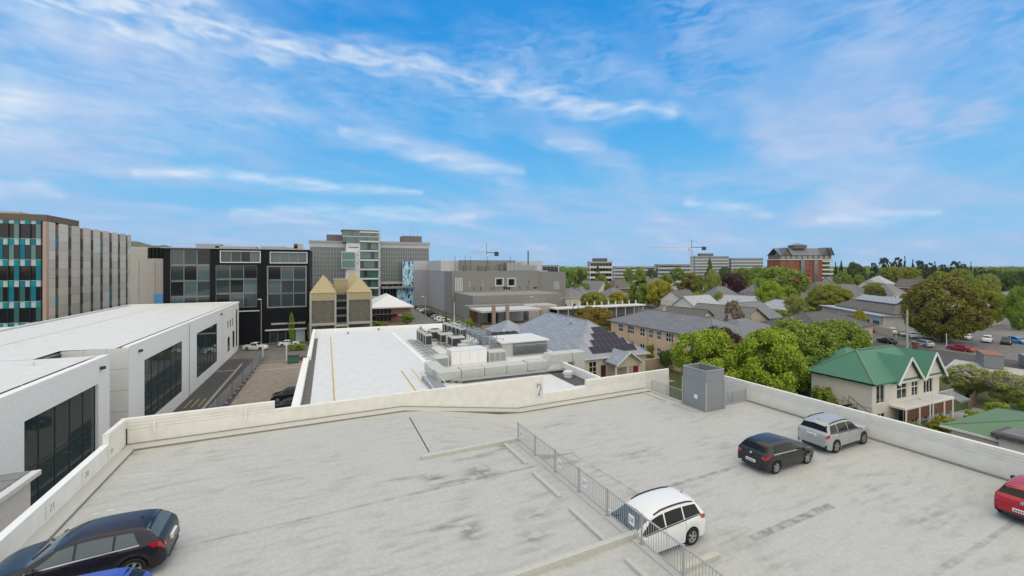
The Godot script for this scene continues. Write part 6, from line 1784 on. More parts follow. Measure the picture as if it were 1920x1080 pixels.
func mid_houses():
	house("tan_gable_building", "tan gabled building with rusty corrugated roof and bare shrub", Vector3(92, 0, -77), .12, 11, 15, 6.0, 9.3, false, "tan_wall", "roof_rust", 2, false, "", 2, "tan_wall", "roof_dark")
	house("rusty_roof_house", "low house with streaky white and rust roof behind the peach building", Vector3(84, 0, -90), -.2, 10, 9, 4.5, 8.6, true, "pale_wall", "roof_rust", 2)
	house("dark_gable_hall", "dark corrugated gable roof right of the tan building", Vector3(108, 0, -84), .1, 14, 12, 5.0, 9.0, false, "roof_dark", "roof_slate", 2, false, "", 1, "dark_metal", "roof_dark")
	house("brown_gable_house", "brown gabled house left of the tan building", Vector3(85.5, 0, -83), .05, 8, 12, 5.2, 8.4, false, "concrete", "roof_brown", 2)
	house("dark_hip_house", "wide house with dark hipped roof behind the round green trees", Vector3(101, 0, -61), .1, 22, 13, 6.0, 8.9, true, "tan_wall", "roof_dark", 4, false, "", 2, "trim_white", "roof_dark")
	house("grey_hip_house", "small grey hipped roof right behind the dark hipped roof", Vector3(114, 0, -64), .1, 10, 10, 5.2, 8.0, true, "pale_wall", "roof_brown", 2)
	# school
	var t = thing("school_building", "long low pale school building with a grey roof and window band", "building", Vector3(162, 0, -81), deg_to_rad(-125.2) )
	var ops := []
	for i in 7: ops.append([2.0 + i * 4.6, 1.0, 3.4, 2.2, 4, 2])
	facade(t, Vector3(-17, 0, 6), 0, 34, 4.6, ops, "pale_wall", "glass_dark", "trim_white", .2)
	facade(t, Vector3(-17, 0, -6), -PI / 2, 12, 4.6, [[3, 1.0, 3, 2.2, 3, 2]], "pale_wall", "glass_dark", "trim_white", .2)
	var g := G.new(); g.box(Vector3(-16.75, 0, -6), Vector3(17, 4.6, 5.75)); part(g, "wall", "pale_wall", t)
	part(roof_mesh(30, 9, 5.4, 8.2, true, .3), "roof", "roof_brown", t, Vector3(2, 0, -1))
	g = G.new(); g.box(Vector3(-13, 4.9, -5.2), Vector3(17, 5.6, 3.4)); part(g, "clerestory", "pale_wall", t)
	g = G.new(); g.bbox(Vector3(-17.6, 4.6, -6.6), Vector3(17.6, 4.9, 6.9), .05); part(g, "eaves", "roof_light", t)
	part(roof_mesh(20, 4, 8.0, 9.6, false, .2), "ridge_monitor", "roof_light", t, Vector3(3, 0, -2))
	# rows of roofs beyond: [u, v, w, d, eave, ridge, turn, hip, wall, roof]
	var rows := [[72, 160, 14, 9, 4, 7.5, "pale_wall", "roof_light"], [88, 168, 12, 10, 5, 9, "house_cream", "roof_slate"], [104, 172, 14, 9, 5, 9, "cream_wall", "roof_slate"], [96, 188, 12, 12, 5, 10, "pale_wall", "roof_brown"], [118, 182, 13, 10, 5.5, 9.5, "brick", "roof_slate"], [84, 200, 16, 10, 6, 10, "pale_wall", "roof_light"], [108, 208, 12, 10, 6, 10.5, "tan_wall", "roof_brown"], [132, 176, 12, 9, 5, 8.5, "cream_wall", "roof_slate"], [128, 120, 16, 9, 4.5, 8.2, "pale_wall", "roof_light"], [146, 116, 12, 9, 4.5, 8, "trim_white", "roof_light"], [160, 122, 13, 10, 4.5, 8.5, "pale_wall", "roof_brown"], [140, 140, 14, 10, 5, 9, "house_cream", "roof_brown"], [152, 104, 12, 8, 4, 7, "trim_white", "roof_light"],
		[176, 150, 14, 10, 5, 9.5, "pale_wall", "roof_slate"], [160, 175, 14, 10, 6, 10.5, "tan_wall", "roof_brown"], [185, 185, 15, 10, 6, 11, "pale_wall", "roof_light"], [140, 205, 14, 11, 6, 11, "house_cream", "roof_slate"], [165, 215, 15, 11, 6, 11.5, "brick", "roof_brown"], [195, 215, 14, 12, 7, 12, "pale_wall", "roof_slate"], [215, 160, 15, 10, 5, 9.5, "cream_wall", "roof_slate"], [230, 185, 15, 11, 6, 11, "tan_wall", "roof_brown"], [212, 120, 16, 9, 5, 9, "pale_wall", "roof_brown"], [235, 128, 18, 10, 6, 10.5, "pale_wall", "roof_slate"], [255, 120, 16, 10, 6, 10.5, "house_cream", "roof_slate"], [245, 145, 20, 10, 6, 11, "tan_wall", "roof_brown"], [275, 138, 16, 11, 6.5, 11.5, "pale_wall", "roof_slate"], [285, 115, 18, 10, 6, 10.5, "cream_wall", "roof_light"], [310, 130, 18, 12, 7, 12, "brick", "roof_brown"], [222, 82, 16, 9, 4.5, 8.5, "pale_wall", "roof_light"], [250, 78, 18, 10, 5, 9, "tan_wall", "roof_slate"], [205, 240, 14, 11, 7, 12.5, "house_cream", "roof_brown"], [240, 230, 16, 11, 7, 12.5, "pale_wall", "roof_slate"], [120, 240, 15, 10, 7, 12, "pale_wall", "roof_brown"], [95, 232, 14, 10, 7, 11.5, "brick", "roof_slate"], [270, 190, 16, 12, 7, 12.5, "pale_wall", "roof_brown"], [300, 170, 18, 11, 7, 12.5, "tan_wall", "roof_slate"], [330, 160, 18, 12, 8, 13, "pale_wall", "roof_light"]]
	var roofw := {"roof_light": "pale metal roof", "roof_slate": "slate grey roof", "roof_brown": "brown roof"}
	var wallw := {"pale_wall": "off white", "house_cream": "cream", "cream_wall": "yellowish cream", "brick": "brick", "tan_wall": "tan", "trim_white": "white"}
	var r := RandomNumberGenerator.new(); r.seed = 77
	var i := 0
	rows.sort_custom(func(a, b): return a[0] * .917 / a[1] < b[0] * .917 / b[1])   # left to right as seen
	var seen_ := {}
	var nth := ["", ", second of its kind from the left", ", third of its kind from the left", ", fourth of its kind from the left", ", fifth of its kind from the left"]
	for k in rows:
		var hip := i % 3 != 0
		var said := "distant %s house with %s %s" % [wallw[k[6]], "hipped" if hip else "gabled", roofw[k[7]]]
		seen_[said] = seen_.get(said, -1) + 1
		house("suburban_house", said + nth[seen_[said]], Vector3(k[0], 0, -k[1]), r.randf_range(-.35, .35) + (PI / 2 if i % 4 == 1 else 0.0), k[2], k[3], k[4], k[5], hip, k[6], k[7], 3, i % 3 == 1, "houses in the suburb beyond", 2 if k[4] > 5.4 else 1)
		i += 1

# ---------------------------------------------------------------- skyline
func block(called, label, at: Vector3, turn: float, w: float, d: float, h: float, wall, pane, cols: int, rows_: int, band := 0.62):
	var t = thing(called, label, "building", at, turn)
	var ops := []
	var fh := h / rows_
	for j in rows_:
		ops.append([.5, j * fh + fh * (1 - band) * .6, w - 1.0, fh * band, cols, 1])
	facade(t, Vector3(-w / 2, 0, d / 2), 0, w, h, ops, wall, pane, "grey_metal", .3, .14)
	var side := []
	for j in rows_:
		side.append([.5, j * fh + fh * (1 - band) * .6, d - 1.0, fh * band, maxi(2, int(cols * d / w)), 1])
	facade(t, Vector3(-w / 2, 0, -d / 2), -PI / 2, d, h, side, wall, pane, "grey_metal", .3, .14)
	var g := G.new(); g.box(Vector3(-w / 2 + .35, 0, -d / 2), Vector3(w / 2, h - .05, d / 2 - .35)); part(g, "wall", wall, t)
	g = G.new(); g.bbox(Vector3(-w / 2 - .3, h, -d / 2 - .3), Vector3(w / 2 + .3, h + .6, d / 2 + .3), .1); part(g, "roof", "grey_metal", t)
	return t

func crane(label, at: Vector3, h: float, jib: float, back: float, turn: float):
	var t = thing("tower_crane", label, "crane", at, turn, "tower cranes on the skyline")
	var g := G.new()
	for s in [[-1, -1], [1, -1], [1, 1], [-1, 1]]: g.bar(Vector3(s[0], 0, s[1]), Vector3(s[0], h, s[1]), .22, .22)
	var n := int(h / 3)
	for k in n:
		g.bar(Vector3(-1, k * 3, 1), Vector3(1, k * 3 + 3, 1), .14, .14); g.bar(Vector3(-1, k * 3 + 3, -1), Vector3(-1, k * 3, 1), .14, .14)
	part(g, "mast", "pale_wall", t)
	g = G.new(); g.bar(Vector3(0, h, 0), Vector3(0, h + 9, 0), .5, .5); part(g, "apex", "grey_metal", t)
	g = G.new(); g.bar(Vector3(0, h + 1.2, .7), Vector3(jib, h + 1.2, .0), .22, .22); g.bar(Vector3(0, h + 1.2, -.7), Vector3(jib, h + 1.2, 0), .22, .22); g.bar(Vector3(0, h + 2.6, 0), Vector3(jib, h + 1.6, 0), .22, .22)
	for k in 16: g.bar(Vector3(jib * k / 16.0, h + 1.2, .4), Vector3(jib * (k + .5) / 16.0, h + 2.4 - k * .06, 0), .12, .12)
	part(g, "jib", "pale_wall", t)
	g = G.new(); g.bar(Vector3(0, h + 1.6, 0), Vector3(-back, h + 1.6, 0), 1.0, .5); part(g, "counter_jib", "dark_metal", t)
	g = G.new(); g.box(Vector3(-back - 1, h - 1.2, -1), Vector3(-back + 2.5, h + 2.2, 1)); part(g, "counterweight", "dark_metal", t)
	g = G.new(); g.bar(Vector3(0, h + 9, 0), Vector3(jib * .7, h + 2.2, 0), .15, .15); g.bar(Vector3(0, h + 9, 0), Vector3(-back, h + 2.2, 0), .15, .15); part(g, "stay", "grey_metal", t)
	g = G.new(); g.bbox(Vector3(.6, h - 2, -1.2), Vector3(2.8, h + .6, 1.2), .15); part(g, "cab", "white_metal", t)

func skyline():
	var A := deg_to_rad(-23.5)
	var t = block("glass_box_office", "small dark glass box building right of the theatre roof", Vector3(143, 0, -268), A, 17, 10, 19.6, "white_metal", "glass_green", 6, 4, .8)
	t = block("cream_tiered_building", "cream tiered building on the skyline above the suburb", Vector3(225, 0, -320), A, 20, 12, 23, "house_cream", "glass_dark", 7, 5)
	var g := G.new(); g.bbox(Vector3(-6, 23.4, -4), Vector3(6, 26.5, 4), .2); part(g, "penthouse", "roof_brown", t)
	t = block("white_long_building", "long low white building on the skyline left of the crane", Vector3(318, 0, -388), A, 46, 14, 18.6, "court_pale", "glass_grey", 16, 5, .45)
	t = block("white_layered_building", "white building with dark ribbon windows beside the tall crane", Vector3(358, 0, -368), A, 38, 14, 21.2, "court_pale", "glass_grey", 14, 5, .5)
	t = block("pale_green_office", "pale green gridded office block right of the tall crane", Vector3(492, 0, -438), A, 46, 18, 33, "court_pale", "glass_pale", 14, 8, .6)
	g = G.new(); g.bbox(Vector3(-14, 33.5, -6), Vector3(4, 37.5, 4), .2); part(g, "plant_room", "concrete_dark", t)
	t = block("pale_green_annexe", "lower pale green office wing with dark flat roof", Vector3(538, 0, -420), A, 44, 18, 30.5, "court_pale", "glass_pale", 14, 7, .6)
	crane("tall tower crane beside the white layered building", Vector3(331, 0, -316), 36.5, 44, 13, deg_to_rad(-23.5) + PI)
	crane("small distant tower crane above the theatre roof", Vector3(121, 0, -331), 29, 14, 9, deg_to_rad(-23.5) + PI)
	# brick apartment tower
	t = thing("brick_apartment_tower", "red brick apartment tower with slate gables and stacked balconies", "building", Vector3(335, 0, -214), A)
	t.scale = Vector3(.9, 1.02, .9)
	var ops := []
	for j in 7:
		for i in 5: ops.append([2.0 + i * 6.6, 1.2 + j * 3.3, 3.4, 1.9, 3, 1])
	facade(t, Vector3(-22, 0, 9), 0, 35, 23.6, ops, "brick_red", "glass_grey", "concrete_dark", .4, .12)
	g = G.new(); g.box(Vector3(-22, 0, -9), Vector3(13, 23.6, 8.55)); part(g, "wall", "brick_red", t)
	g = G.new(); g.box(Vector3(13, 0, -9), Vector3(22, 24.4, 6)); part(g, "wall", "concrete_dark", t)
	for j in 8:
		g = G.new(); g.bbox(Vector3(13.1, j * 3.1 + .4, 6.0), Vector3(22.6, j * 3.1 + 1.5, 9.6), .05); part(g, "balcony", "house_cream", t)
	for k in [-5.0, 6.0]:
		g = G.new(); g.box(Vector3(k, 0, 9.02), Vector3(k + 3.2, 24, 9.9)); part(g, "glazed_bay", "glass_pale", t)
	g = G.new(); g.bbox(Vector3(-22.6, 23.6, -9.6), Vector3(22.8, 24.2, 9.8), .1); part(g, "cornice", "house_cream", t)
	g = G.new(); g.box(Vector3(-21.5, 24.2, -8.5), Vector3(21.5, 27.2, 8.4)); part(g, "top_storey", "concrete_dark", t)
	for i in 9:
		window(t, Vector3(-20.5 + i * 4.6, 24.8, 8.45), 0, 2.6, 1.9, 2, 1, "glass_pale", "white_metal", .15)
	var rf = part(roof_mesh(43, 17, 27.2, 32.6, false, .6), "roof", "roof_slate", t)
	for x in [-17.0, 16.5, 20.0]:
		part(roof_mesh(7.5 if x < 18 else 5.0, 10, 27.2, 32.8, false, .4), "gable_roof", "roof_slate", t, Vector3(x, 0, 5))
		g = G.new(); g.tri(Vector3(x - 3.6, 27.2, 9.6), Vector3(x + 3.6, 27.2, 9.6), Vector3(x, 32.2, 9.6)); part(g, "gable_wall", "concrete_dark", t)
	g = G.new(); g.bbox(Vector3(-7, 32.2, -4), Vector3(4, 34.6, 4), .1); part(g, "lift_house", "concrete_dark", t)
	part(roof_mesh(11, 8, 34.6, 36.2, true, .5), "lift_house_roof", "roof_slate", t, Vector3(-1.5, 0, 0))
const TREES := [
	["maple_tree", "bright green tree right behind the grey ventilation shaft", "broad", "leaf_bright", 44.1, 39.7, 10.8, 2.5, 4.17, 0, "leafy trees behind the parapet"],
	["maple_tree", "bright green tree rising over the parapet right of the shaft", "broad", "leaf_bright", 49.4, 35.2, 11.1, 2.8, 4.00, 1, "leafy trees behind the parapet"],
	["willow_tree", "rounded mid green tree behind the bright green tree", "dome", "leaf_mid", 64.8, 41.6, 10.4, 0.8, 5.64, 2, "leafy trees behind the parapet"],
	["willow_tree", "rounded olive green tree left of the green roofed house", "dome", "leaf_mid", 76.5, 43.0, 10.1, 0.8, 5.00, 0, "leafy trees behind the parapet"],
	["plum_tree", "dark purple leaved tree beside the peach building", "broad", "leaf_purple", 57.7, 49.1, 9.1, 2.9, 3.60, 1, "leafy trees behind the parapet"],
	["garden_bush", "sprawling green bush below the parapet near the garden stairs", "bush", "leaf_mid", 55.4, 32.6, 4.6, 0.1, 1.59, 0, ""],
	["golden_tree", "orange brown domed tree behind the blue roofed house", "dome", "leaf_autumn", 60.7, 89.2, 8.9, 0.8, 5.53, 1, ""],
	["large_oak_tree", "huge dense olive brown tree standing over the right car park", "dome", "leaf_brown", 143.1, 55.5, 15.5, 1.2, 7.89, 2, ""],
	["flowering_tree", "white flowered spreading tree right of the green roofed house", "broad", "leaf_pale", 85.3, 30.5, 4.7, 0.8, 2.60, 2, "white flowered trees"],
	["flowering_tree", "white flowered spreading tree at the right picture edge", "broad", "leaf_pale", 84.8, 26.4, 4.6, 0.8, 2.32, 0, "white flowered trees"],
	["young_tree", "small yellow leaved tree in front of the school", "broad", "leaf_yellow", 135.2, 69.9, 6.9, 1.0, 1.73, 1, ""],
	["conifer", "tall slim dark cypress beside the yard gate", "column", "leaf_mid", -7.2, 107.8, 8.4, 0.1, 0.70, 0, "slim cypresses by the yard"],
	["conifer", "short slim cypress near the black office entrance", "column", "leaf_mid", -3.7, 115.0, 5.5, 0.1, 0.61, 0, "slim cypresses by the yard"],
	["yellow_bush", "yellow green bush beside the green bin", "bush", "leaf_bright", -5.7, 108.2, 1.7, 0.1, 1.43, 1, ""],
	["street_tree", "small green tree in front of the brick hall", "broad", "leaf_mid", 23.9, 140.1, 4.2, 0.8, 2.21, 0, ""],
	["hedge_bush", "low green bush left of the brick hall door", "bush", "leaf_mid", 13.9, 141.2, 2.0, 0.1, 2.12, 2, "bushes by the brick hall"],
	["hedge_bush", "low yellow green bush right of the pyramid building", "bush", "leaf_bright", 16.6, 138.9, 1.6, 0.1, 1.51, 0, "bushes by the brick hall"],
	["conifer", "dark pointed conifer at the end of the parked cars", "cone", "leaf_dark", 30.4, 115.5, 6.3, 0.6, 1.10, 0, ""],
	["court_bush", "green bush left of the theatre porch", "bush", "leaf_mid", 32.7, 112.3, 5.4, 0.4, 1.63, 1, "bushes by the theatre porch"],
	["court_bush", "second green bush beside the theatre porch", "bush", "leaf_mid", 34.0, 107.3, 5.6, 1.1, 1.71, 2, "bushes by the theatre porch"],
	["conifer", "left one of two small dark cones behind the blue roof", "cone", "leaf_dark", 59.4, 96.3, 8.8, 3.3, 0.78, 1, "twin cones behind the blue roof"],
	["conifer", "right one of two small dark cones behind the blue roof", "cone", "leaf_dark", 61.1, 96.6, 8.6, 3.2, 0.79, 2, "twin cones behind the blue roof"],
	["suburb_tree", "tall bright green tree in the middle of the suburb", "upright", "leaf_mid", 138.1, 163.5, 18.5, 0.8, 6.95, 1, "trees in the suburb"],
	["suburb_tree", "yellow green tree right of the tall bright green tree", "broad", "leaf_yellow", 139.9, 151.8, 12.7, 0.8, 5.65, 2, "trees in the suburb"],
	["suburb_tree", "very wide green tree left of the brick tower", "broad", "leaf_mid", 185.1, 126.7, 18.3, 0.8, 11.01, 0, "trees in the suburb"],
	["suburb_tree", "lower bright green tree in front of the wide green tree", "broad", "leaf_bright", 157.7, 111.3, 12.8, 0.8, 5.65, 1, "trees in the suburb"],
	["suburb_tree", "olive tree under the brick apartment tower", "dome", "leaf_olive", 178.5, 102.3, 12.0, 0.8, 7.18, 1, "trees in the suburb"],
	["suburb_tree", "yellow green bush tree below the wide green tree", "broad", "leaf_pale", 150.9, 97.9, 9.1, 1.8, 3.24, 2, "trees in the suburb"],
	["suburb_tree", "dark purple tree in the suburb below the pale green offices", "broad", "leaf_purple", 209.3, 170.7, 14.8, 3.4, 7.54, 0, "trees in the suburb"],
	["suburb_tree", "light green tree left of the dark purple tree", "broad", "leaf_pale", 195.0, 171.5, 16.9, 1.4, 4.51, 2, "trees in the suburb"],
	["suburb_tree", "brown green tree between suburb roofs", "broad", "leaf_brown", 167.6, 161.6, 15.5, 2.9, 5.62, 1, "trees in the suburb"],
	["suburb_tree", "dark olive shrub tree left of the tall bright green tree", "dome", "leaf_olive", 97.6, 142.9, 8.8, 1.6, 5.32, 0, "trees in the suburb"],
	["suburb_tree", "small green tree beside the theatre corner", "broad", "leaf_mid", 118.8, 182.8, 10.7, 1.5, 4.00, 1, "trees in the suburb"],
	["suburb_tree", "green tree between the far roofs left", "broad", "leaf_mid", 153.8, 216.7, 13.8, 4.4, 4.20, 2, "trees in the suburb"],
	["suburb_tree", "yellow shrub tree in front of the cream houses", "broad", "leaf_yellow", 118.9, 155.5, 7.6, 0.8, 4.35, 0, "trees in the suburb"],
	["suburb_tree", "dark conifer before the cream tiered building", "cone", "leaf_dark", 175.0, 251.0, 21.2, 7.8, 3.47, 0, "trees in the suburb"],
	["suburb_tree", "dark pointed tree before the pale green offices", "cone", "leaf_dark", 296.6, 263.6, 26.2, 10.0, 5.39, 1, "trees in the suburb"],
	["suburb_tree", "green tree left below the brick tower", "broad", "leaf_mid", 296.1, 231.1, 17.8, 6.6, 8.21, 2, "trees in the suburb"],
	["suburb_tree", "green rounded tree right below the brick tower", "dome", "leaf_mid", 299.6, 164.2, 14.9, 2.1, 5.54, 2, "trees in the suburb"],
	["suburb_tree", "olive rounded tree left behind the huge dense tree", "dome", "leaf_olive", 271.0, 133.0, 10.4, 0.8, 6.61, 0, "trees in the suburb"],
	["suburb_tree", "reddish brown hedge tree above the school roof", "dome", "leaf_brown", 235.7, 115.6, 10.0, 3.5, 3.95, 1, "trees in the suburb"],
	["suburb_tree", "olive domed tree directly behind the huge dense tree", "dome", "leaf_olive", 303.9, 118.6, 15.6, 0.8, 6.12, 2, "trees in the suburb"],
	["suburb_tree", "pale olive tree right behind the huge dense tree", "dome", "leaf_pale", 283.8, 94.7, 15.5, 1.5, 4.73, 0, "trees in the suburb"],
	["suburb_tree", "dark green domed tree at the upper right", "dome", "leaf_dark", 315.4, 97.3, 15.5, 2.9, 4.29, 1, "trees in the suburb"],
	["suburb_tree", "olive green tree right of the huge dense tree", "broad", "leaf_olive", 199.9, 65.7, 10.6, 0.8, 4.17, 1, "trees in the suburb"],
	["suburb_tree", "green tree at the right edge above the parked cars", "broad", "leaf_mid", 190.4, 56.8, 12.6, 0.8, 3.31, 2, "trees in the suburb"],
	["suburb_tree", "mid green tree behind the car park fence", "dome", "leaf_olive", 231.3, 79.3, 12.8, 0.8, 4.46, 2, "trees in the suburb"],
	["suburb_tree", "pale green tree between school and huge tree", "broad", "leaf_pale", 212.0, 93.2, 8.0, 0.8, 2.94, 0, "trees in the suburb"],
	["suburb_tree", "small green tree before the light roofs", "broad", "leaf_bright", 139.2, 130.3, 8.5, 2.6, 2.08, 0, "trees in the suburb"],
	["suburb_tree", "small pale green tree between light roofs", "broad", "leaf_pale", 143.4, 123.0, 9.0, 3.7, 1.80, 2, "trees in the suburb"],
	["twig_shrub", "bare brown twiggy shrub against the tan wall", "bush", "leaf_twig", 75.5, 61.0, 12.6, 4.0, 2.43, 2, ""],
	["garden_shrub", "green shrub against the peach wall", "bush", "leaf_olive", 59.3, 65.8, 4.1, 0.1, 1.69, 0, ""],
	["garden_shrub", "dark low shrub by the tan garden wall", "bush", "leaf_dark", 56.9, 60.3, 4.2, 0.5, 1.21, 1, ""]]
# beyond the suburb: u, v, top, radius, kind, leaf
const FAR_TREES := [
	[372, 209, 22.4, 3.4, "cone", "leaf_pine"], [365, 201, 23.1, 3.9, "cone", "leaf_pine"], [374, 197, 21.9, 5.2, "broad", "leaf_dark"], [378, 195, 19.0, 4.5, "broad", "leaf_dark"], [495, 243, 22.1, 4.8, "pine", "leaf_pine"], [504, 239, 25.8, 5.5, "pine", "leaf_pine"], [516, 234, 27.4, 5.4, "pine", "leaf_pine"], [522, 231, 29.0, 3.5, "cone", "leaf_pine"], [530, 228, 25.8, 3.4, "cone", "leaf_pine"], [536, 225, 23.2, 5.3, "pine", "leaf_pine"], [544, 221, 22.1, 5.3, "pine", "leaf_pine"], [549, 219, 23.7, 3.4, "cone", "leaf_pine"], [557, 216, 20.6, 5.2, "pine", "leaf_pine"], [568, 211, 22.7, 6.5, "pine", "leaf_pine"], [576, 208, 21.1, 5.0, "pine", "leaf_pine"], [582, 205, 23.7, 2.5, "cone", "leaf_pine"], [562, 192, 18.0, 4.7, "pine", "leaf_pine"], [573, 187, 16.0, 5.3, "broad", "leaf_dark"], [579, 184, 18.5, 2.0, "cone", "leaf_dark"], [586, 181, 14.5, 5.9, "broad", "leaf_dark"], [597, 176, 15.0, 5.8, "broad", "leaf_dark"], [460, 214, 19.0, 9.2, "dome", "leaf_olive"], [474, 208, 18.5, 9.1, "dome", "leaf_olive"], [504, 184, 17.1, 7.7, "dome", "leaf_olive"], [385, 225, 16.3, 6.5, "broad", "leaf_mid"], [393, 243, 17.6, 7.0, "broad", "leaf_dark"], [398, 263, 18.0, 5.9, "broad", "leaf_dark"], [398, 296, 18.5, 7.5, "broad", "leaf_mid"], [386, 323, 18.4, 7.0, "broad", "leaf_dark"], [339, 343, 17.3, 7.3, "broad", "leaf_mid"], [293, 331, 16.4, 6.0, "broad", "leaf_dark"], [260, 323, 17.0, 4.8, "broad", "leaf_mid"], [175, 284, 15.7, 3.7, "broad", "leaf_mid"], [191, 299, 16.4, 3.5, "broad", "leaf_dark"], [240, 223, 13.0, 4.8, "broad", "leaf_mid"], [219, 232, 13.4, 4.9, "broad", "leaf_olive"], [250, 186, 14.3, 5.3, "broad", "leaf_mid"], [343, 178, 13.0, 4.1, "broad", "leaf_mid"], [381, 161, 11.5, 4.3, "dome", "leaf_olive"], [412, 148, 13.0, 4.6, "dome", "leaf_mid"], [177, 228, 11.3, 3.1, "broad", "leaf_mid"], [145, 199, 10.0, 2.6, "broad", "leaf_olive"], [309, 138, 10.2, 2.8, "broad", "leaf_mid"], [436, 138, 11.5, 4.9, "dome", "leaf_mid"], [181, 183, 10.0, 3.4, "broad", "leaf_olive"], [220, 166, 11.5, 3.1, "broad", "leaf_bright"]]

func plants():
	for k in TREES:
		var t = tree(k[0], k[1], k[2], k[3], Vector3(k[4], 0, -k[5]), k[6], k[7], k[8], k[9], k[10])
		if k[0].contains("bush") or k[0].contains("shrub"): t.set_meta("category", "bush")
		if k[0] == "flowering_tree":
			var r := RandomNumberGenerator.new(); r.seed = int(k[4])
			var g := G.new()
			for i in 1300:
				var th := r.randf() * TAU
				var y := r.randf_range(-.1, 1)
				var rad: float = sqrt(1 - y * y) * k[8] * r.randf_range(.75, 1.0)
				var p := Vector3(cos(th) * rad, (k[6] + k[7]) / 2 + y * (k[6] - k[7]) / 2 * .96, sin(th) * rad)
				var s := r.randf_range(.07, .17)
				g.tri(p + Vector3(-s, 0, s), p + Vector3(s, .02, s), p + Vector3(0, .04, -s)); g.tri(p + Vector3(-s, .05, -s), p + Vector3(0, .0, s), p + Vector3(s, .05, -s))
			tag(part(g, "blossom", "flower", t), "", "", "", "stuff")
	var words := {"cone": "pointed conifer", "pine": "irregular dark pine", "broad": "bushy green tree", "dome": "rounded green tree"}
	var n := 0
	var count := {}
	var ord := ["first", "second", "third", "fourth", "fifth", "sixth", "seventh", "eighth", "ninth", "tenth", "eleventh", "twelfth", "thirteenth", "fourteenth", "fifteenth", "sixteenth", "seventeenth", "eighteenth", "nineteenth", "twentieth", "twenty first", "twenty second", "twenty third", "twenty fourth", "twenty fifth", "twenty sixth"]
	var belt := FAR_TREES.duplicate()
	belt.sort_custom(func(a, b): return a[0] / a[1] < b[0] / b[1])
	for k in belt:
		count[k[4]] = count.get(k[4], -1) + 1
		tree("distant_tree", "%s %s from the left in the skyline tree belt" % [ord[count[k[4]]], words[k[4]]], k[4], k[5], Vector3(k[0], 0, -k[1]), k[2], maxf(.8, k[2] * (.05 if k[4] == "cone" else .2)), k[3], n % 2, "trees on the skyline")
		n += 1
	# low filling growth between the gardens, uncountable
	var r := RandomNumberGenerator.new(); r.seed = 21
	var mm := MultiMesh.new(); mm.transform_format = MultiMesh.TRANSFORM_3D; mm.mesh = crown("bush", 0)
	var xs := []
	for i in 420:
		var z := r.randf_range(150, 480)
		var px := r.randf_range(-.02, 1.25)
		var X := px * z
		var u := X * .917 + z * .3987
		var v := -X * .3987 + z * .917
		if v < 96 and u < 215: continue
		if u < 102 and v < 232 and u > 36: continue
		if u < 60: continue
		var s := r.randf_range(1.6, 3.6) * (1 + z / 500)
		xs.append(Transform3D(Basis(Vector3.UP, r.randf() * TAU).scaled(Vector3(s, s * r.randf_range(.5, .9), s)), Vector3(u, s * .35, -v)))
	mm.instance_count = xs.size()
	for i in xs.size(): mm.set_instance_transform(i, xs[i])
	var o := MultiMeshInstance3D.new(); o.multimesh = mm; o.name = numbered("garden_shrubbery"); o.material_override = M["leaf_mid"]; add_child(o)
	tag(o, "mass of green garden shrubs between the distant houses", "shrubs", "", "stuff")
	mm = MultiMesh.new(); mm.transform_format = MultiMesh.TRANSFORM_3D; mm.mesh = crown("bush", 1)
	xs = []
	for i in 1100:
		var z := r.randf_range(560, 1500)
		var X := r.randf_range(-.1, 1.3) * z
		var s := r.randf_range(6.5, 10.0) * (.75 + z / 2400)
		xs.append(Transform3D(Basis(Vector3.UP, r.randf() * TAU).scaled(Vector3(s, s * r.randf_range(.8, 1.15), s)), Vector3(X * .917 + z * .3987, s * .8, X * .3987 - z * .917)))
	mm.instance_count = xs.size()
	for i in xs.size(): mm.set_instance_transform(i, xs[i])
	o = MultiMeshInstance3D.new(); o.multimesh = mm; o.name = numbered("far_woodland"); o.material_override = M["leaf_mid"]; add_child(o)
	tag(o, "far off band of green woodland along the horizon", "woodland", "", "stuff")

func lamp(label, at: Vector3, h: float, arm: float, turn: float):
	var t = thing("street_lamp", label, "street lamp", at, turn, "street lamps")
	var g := G.new(); g.tube(Vector3.ZERO, Vector3(0, h, 0), .12, .07, 8); g.tube(Vector3.ZERO, Vector3(0, .8, 0), .17, .15, 8); part(g, "pole", "galvanised", t)
	g = G.new(); g.tube(Vector3(0, h, 0), Vector3(arm * .6, h + .5, 0), .06, .05, 6); g.tube(Vector3(arm * .6, h + .5, 0), Vector3(arm, h + .45, 0), .05, .05, 6); part(g, "arm", "galvanised", t)
	g = G.new(); g.bbox(Vector3(arm - .1, h + .34, -.14), Vector3(arm + .7, h + .52, .14), .05); part(g, "lamp_head", "white_metal", t)

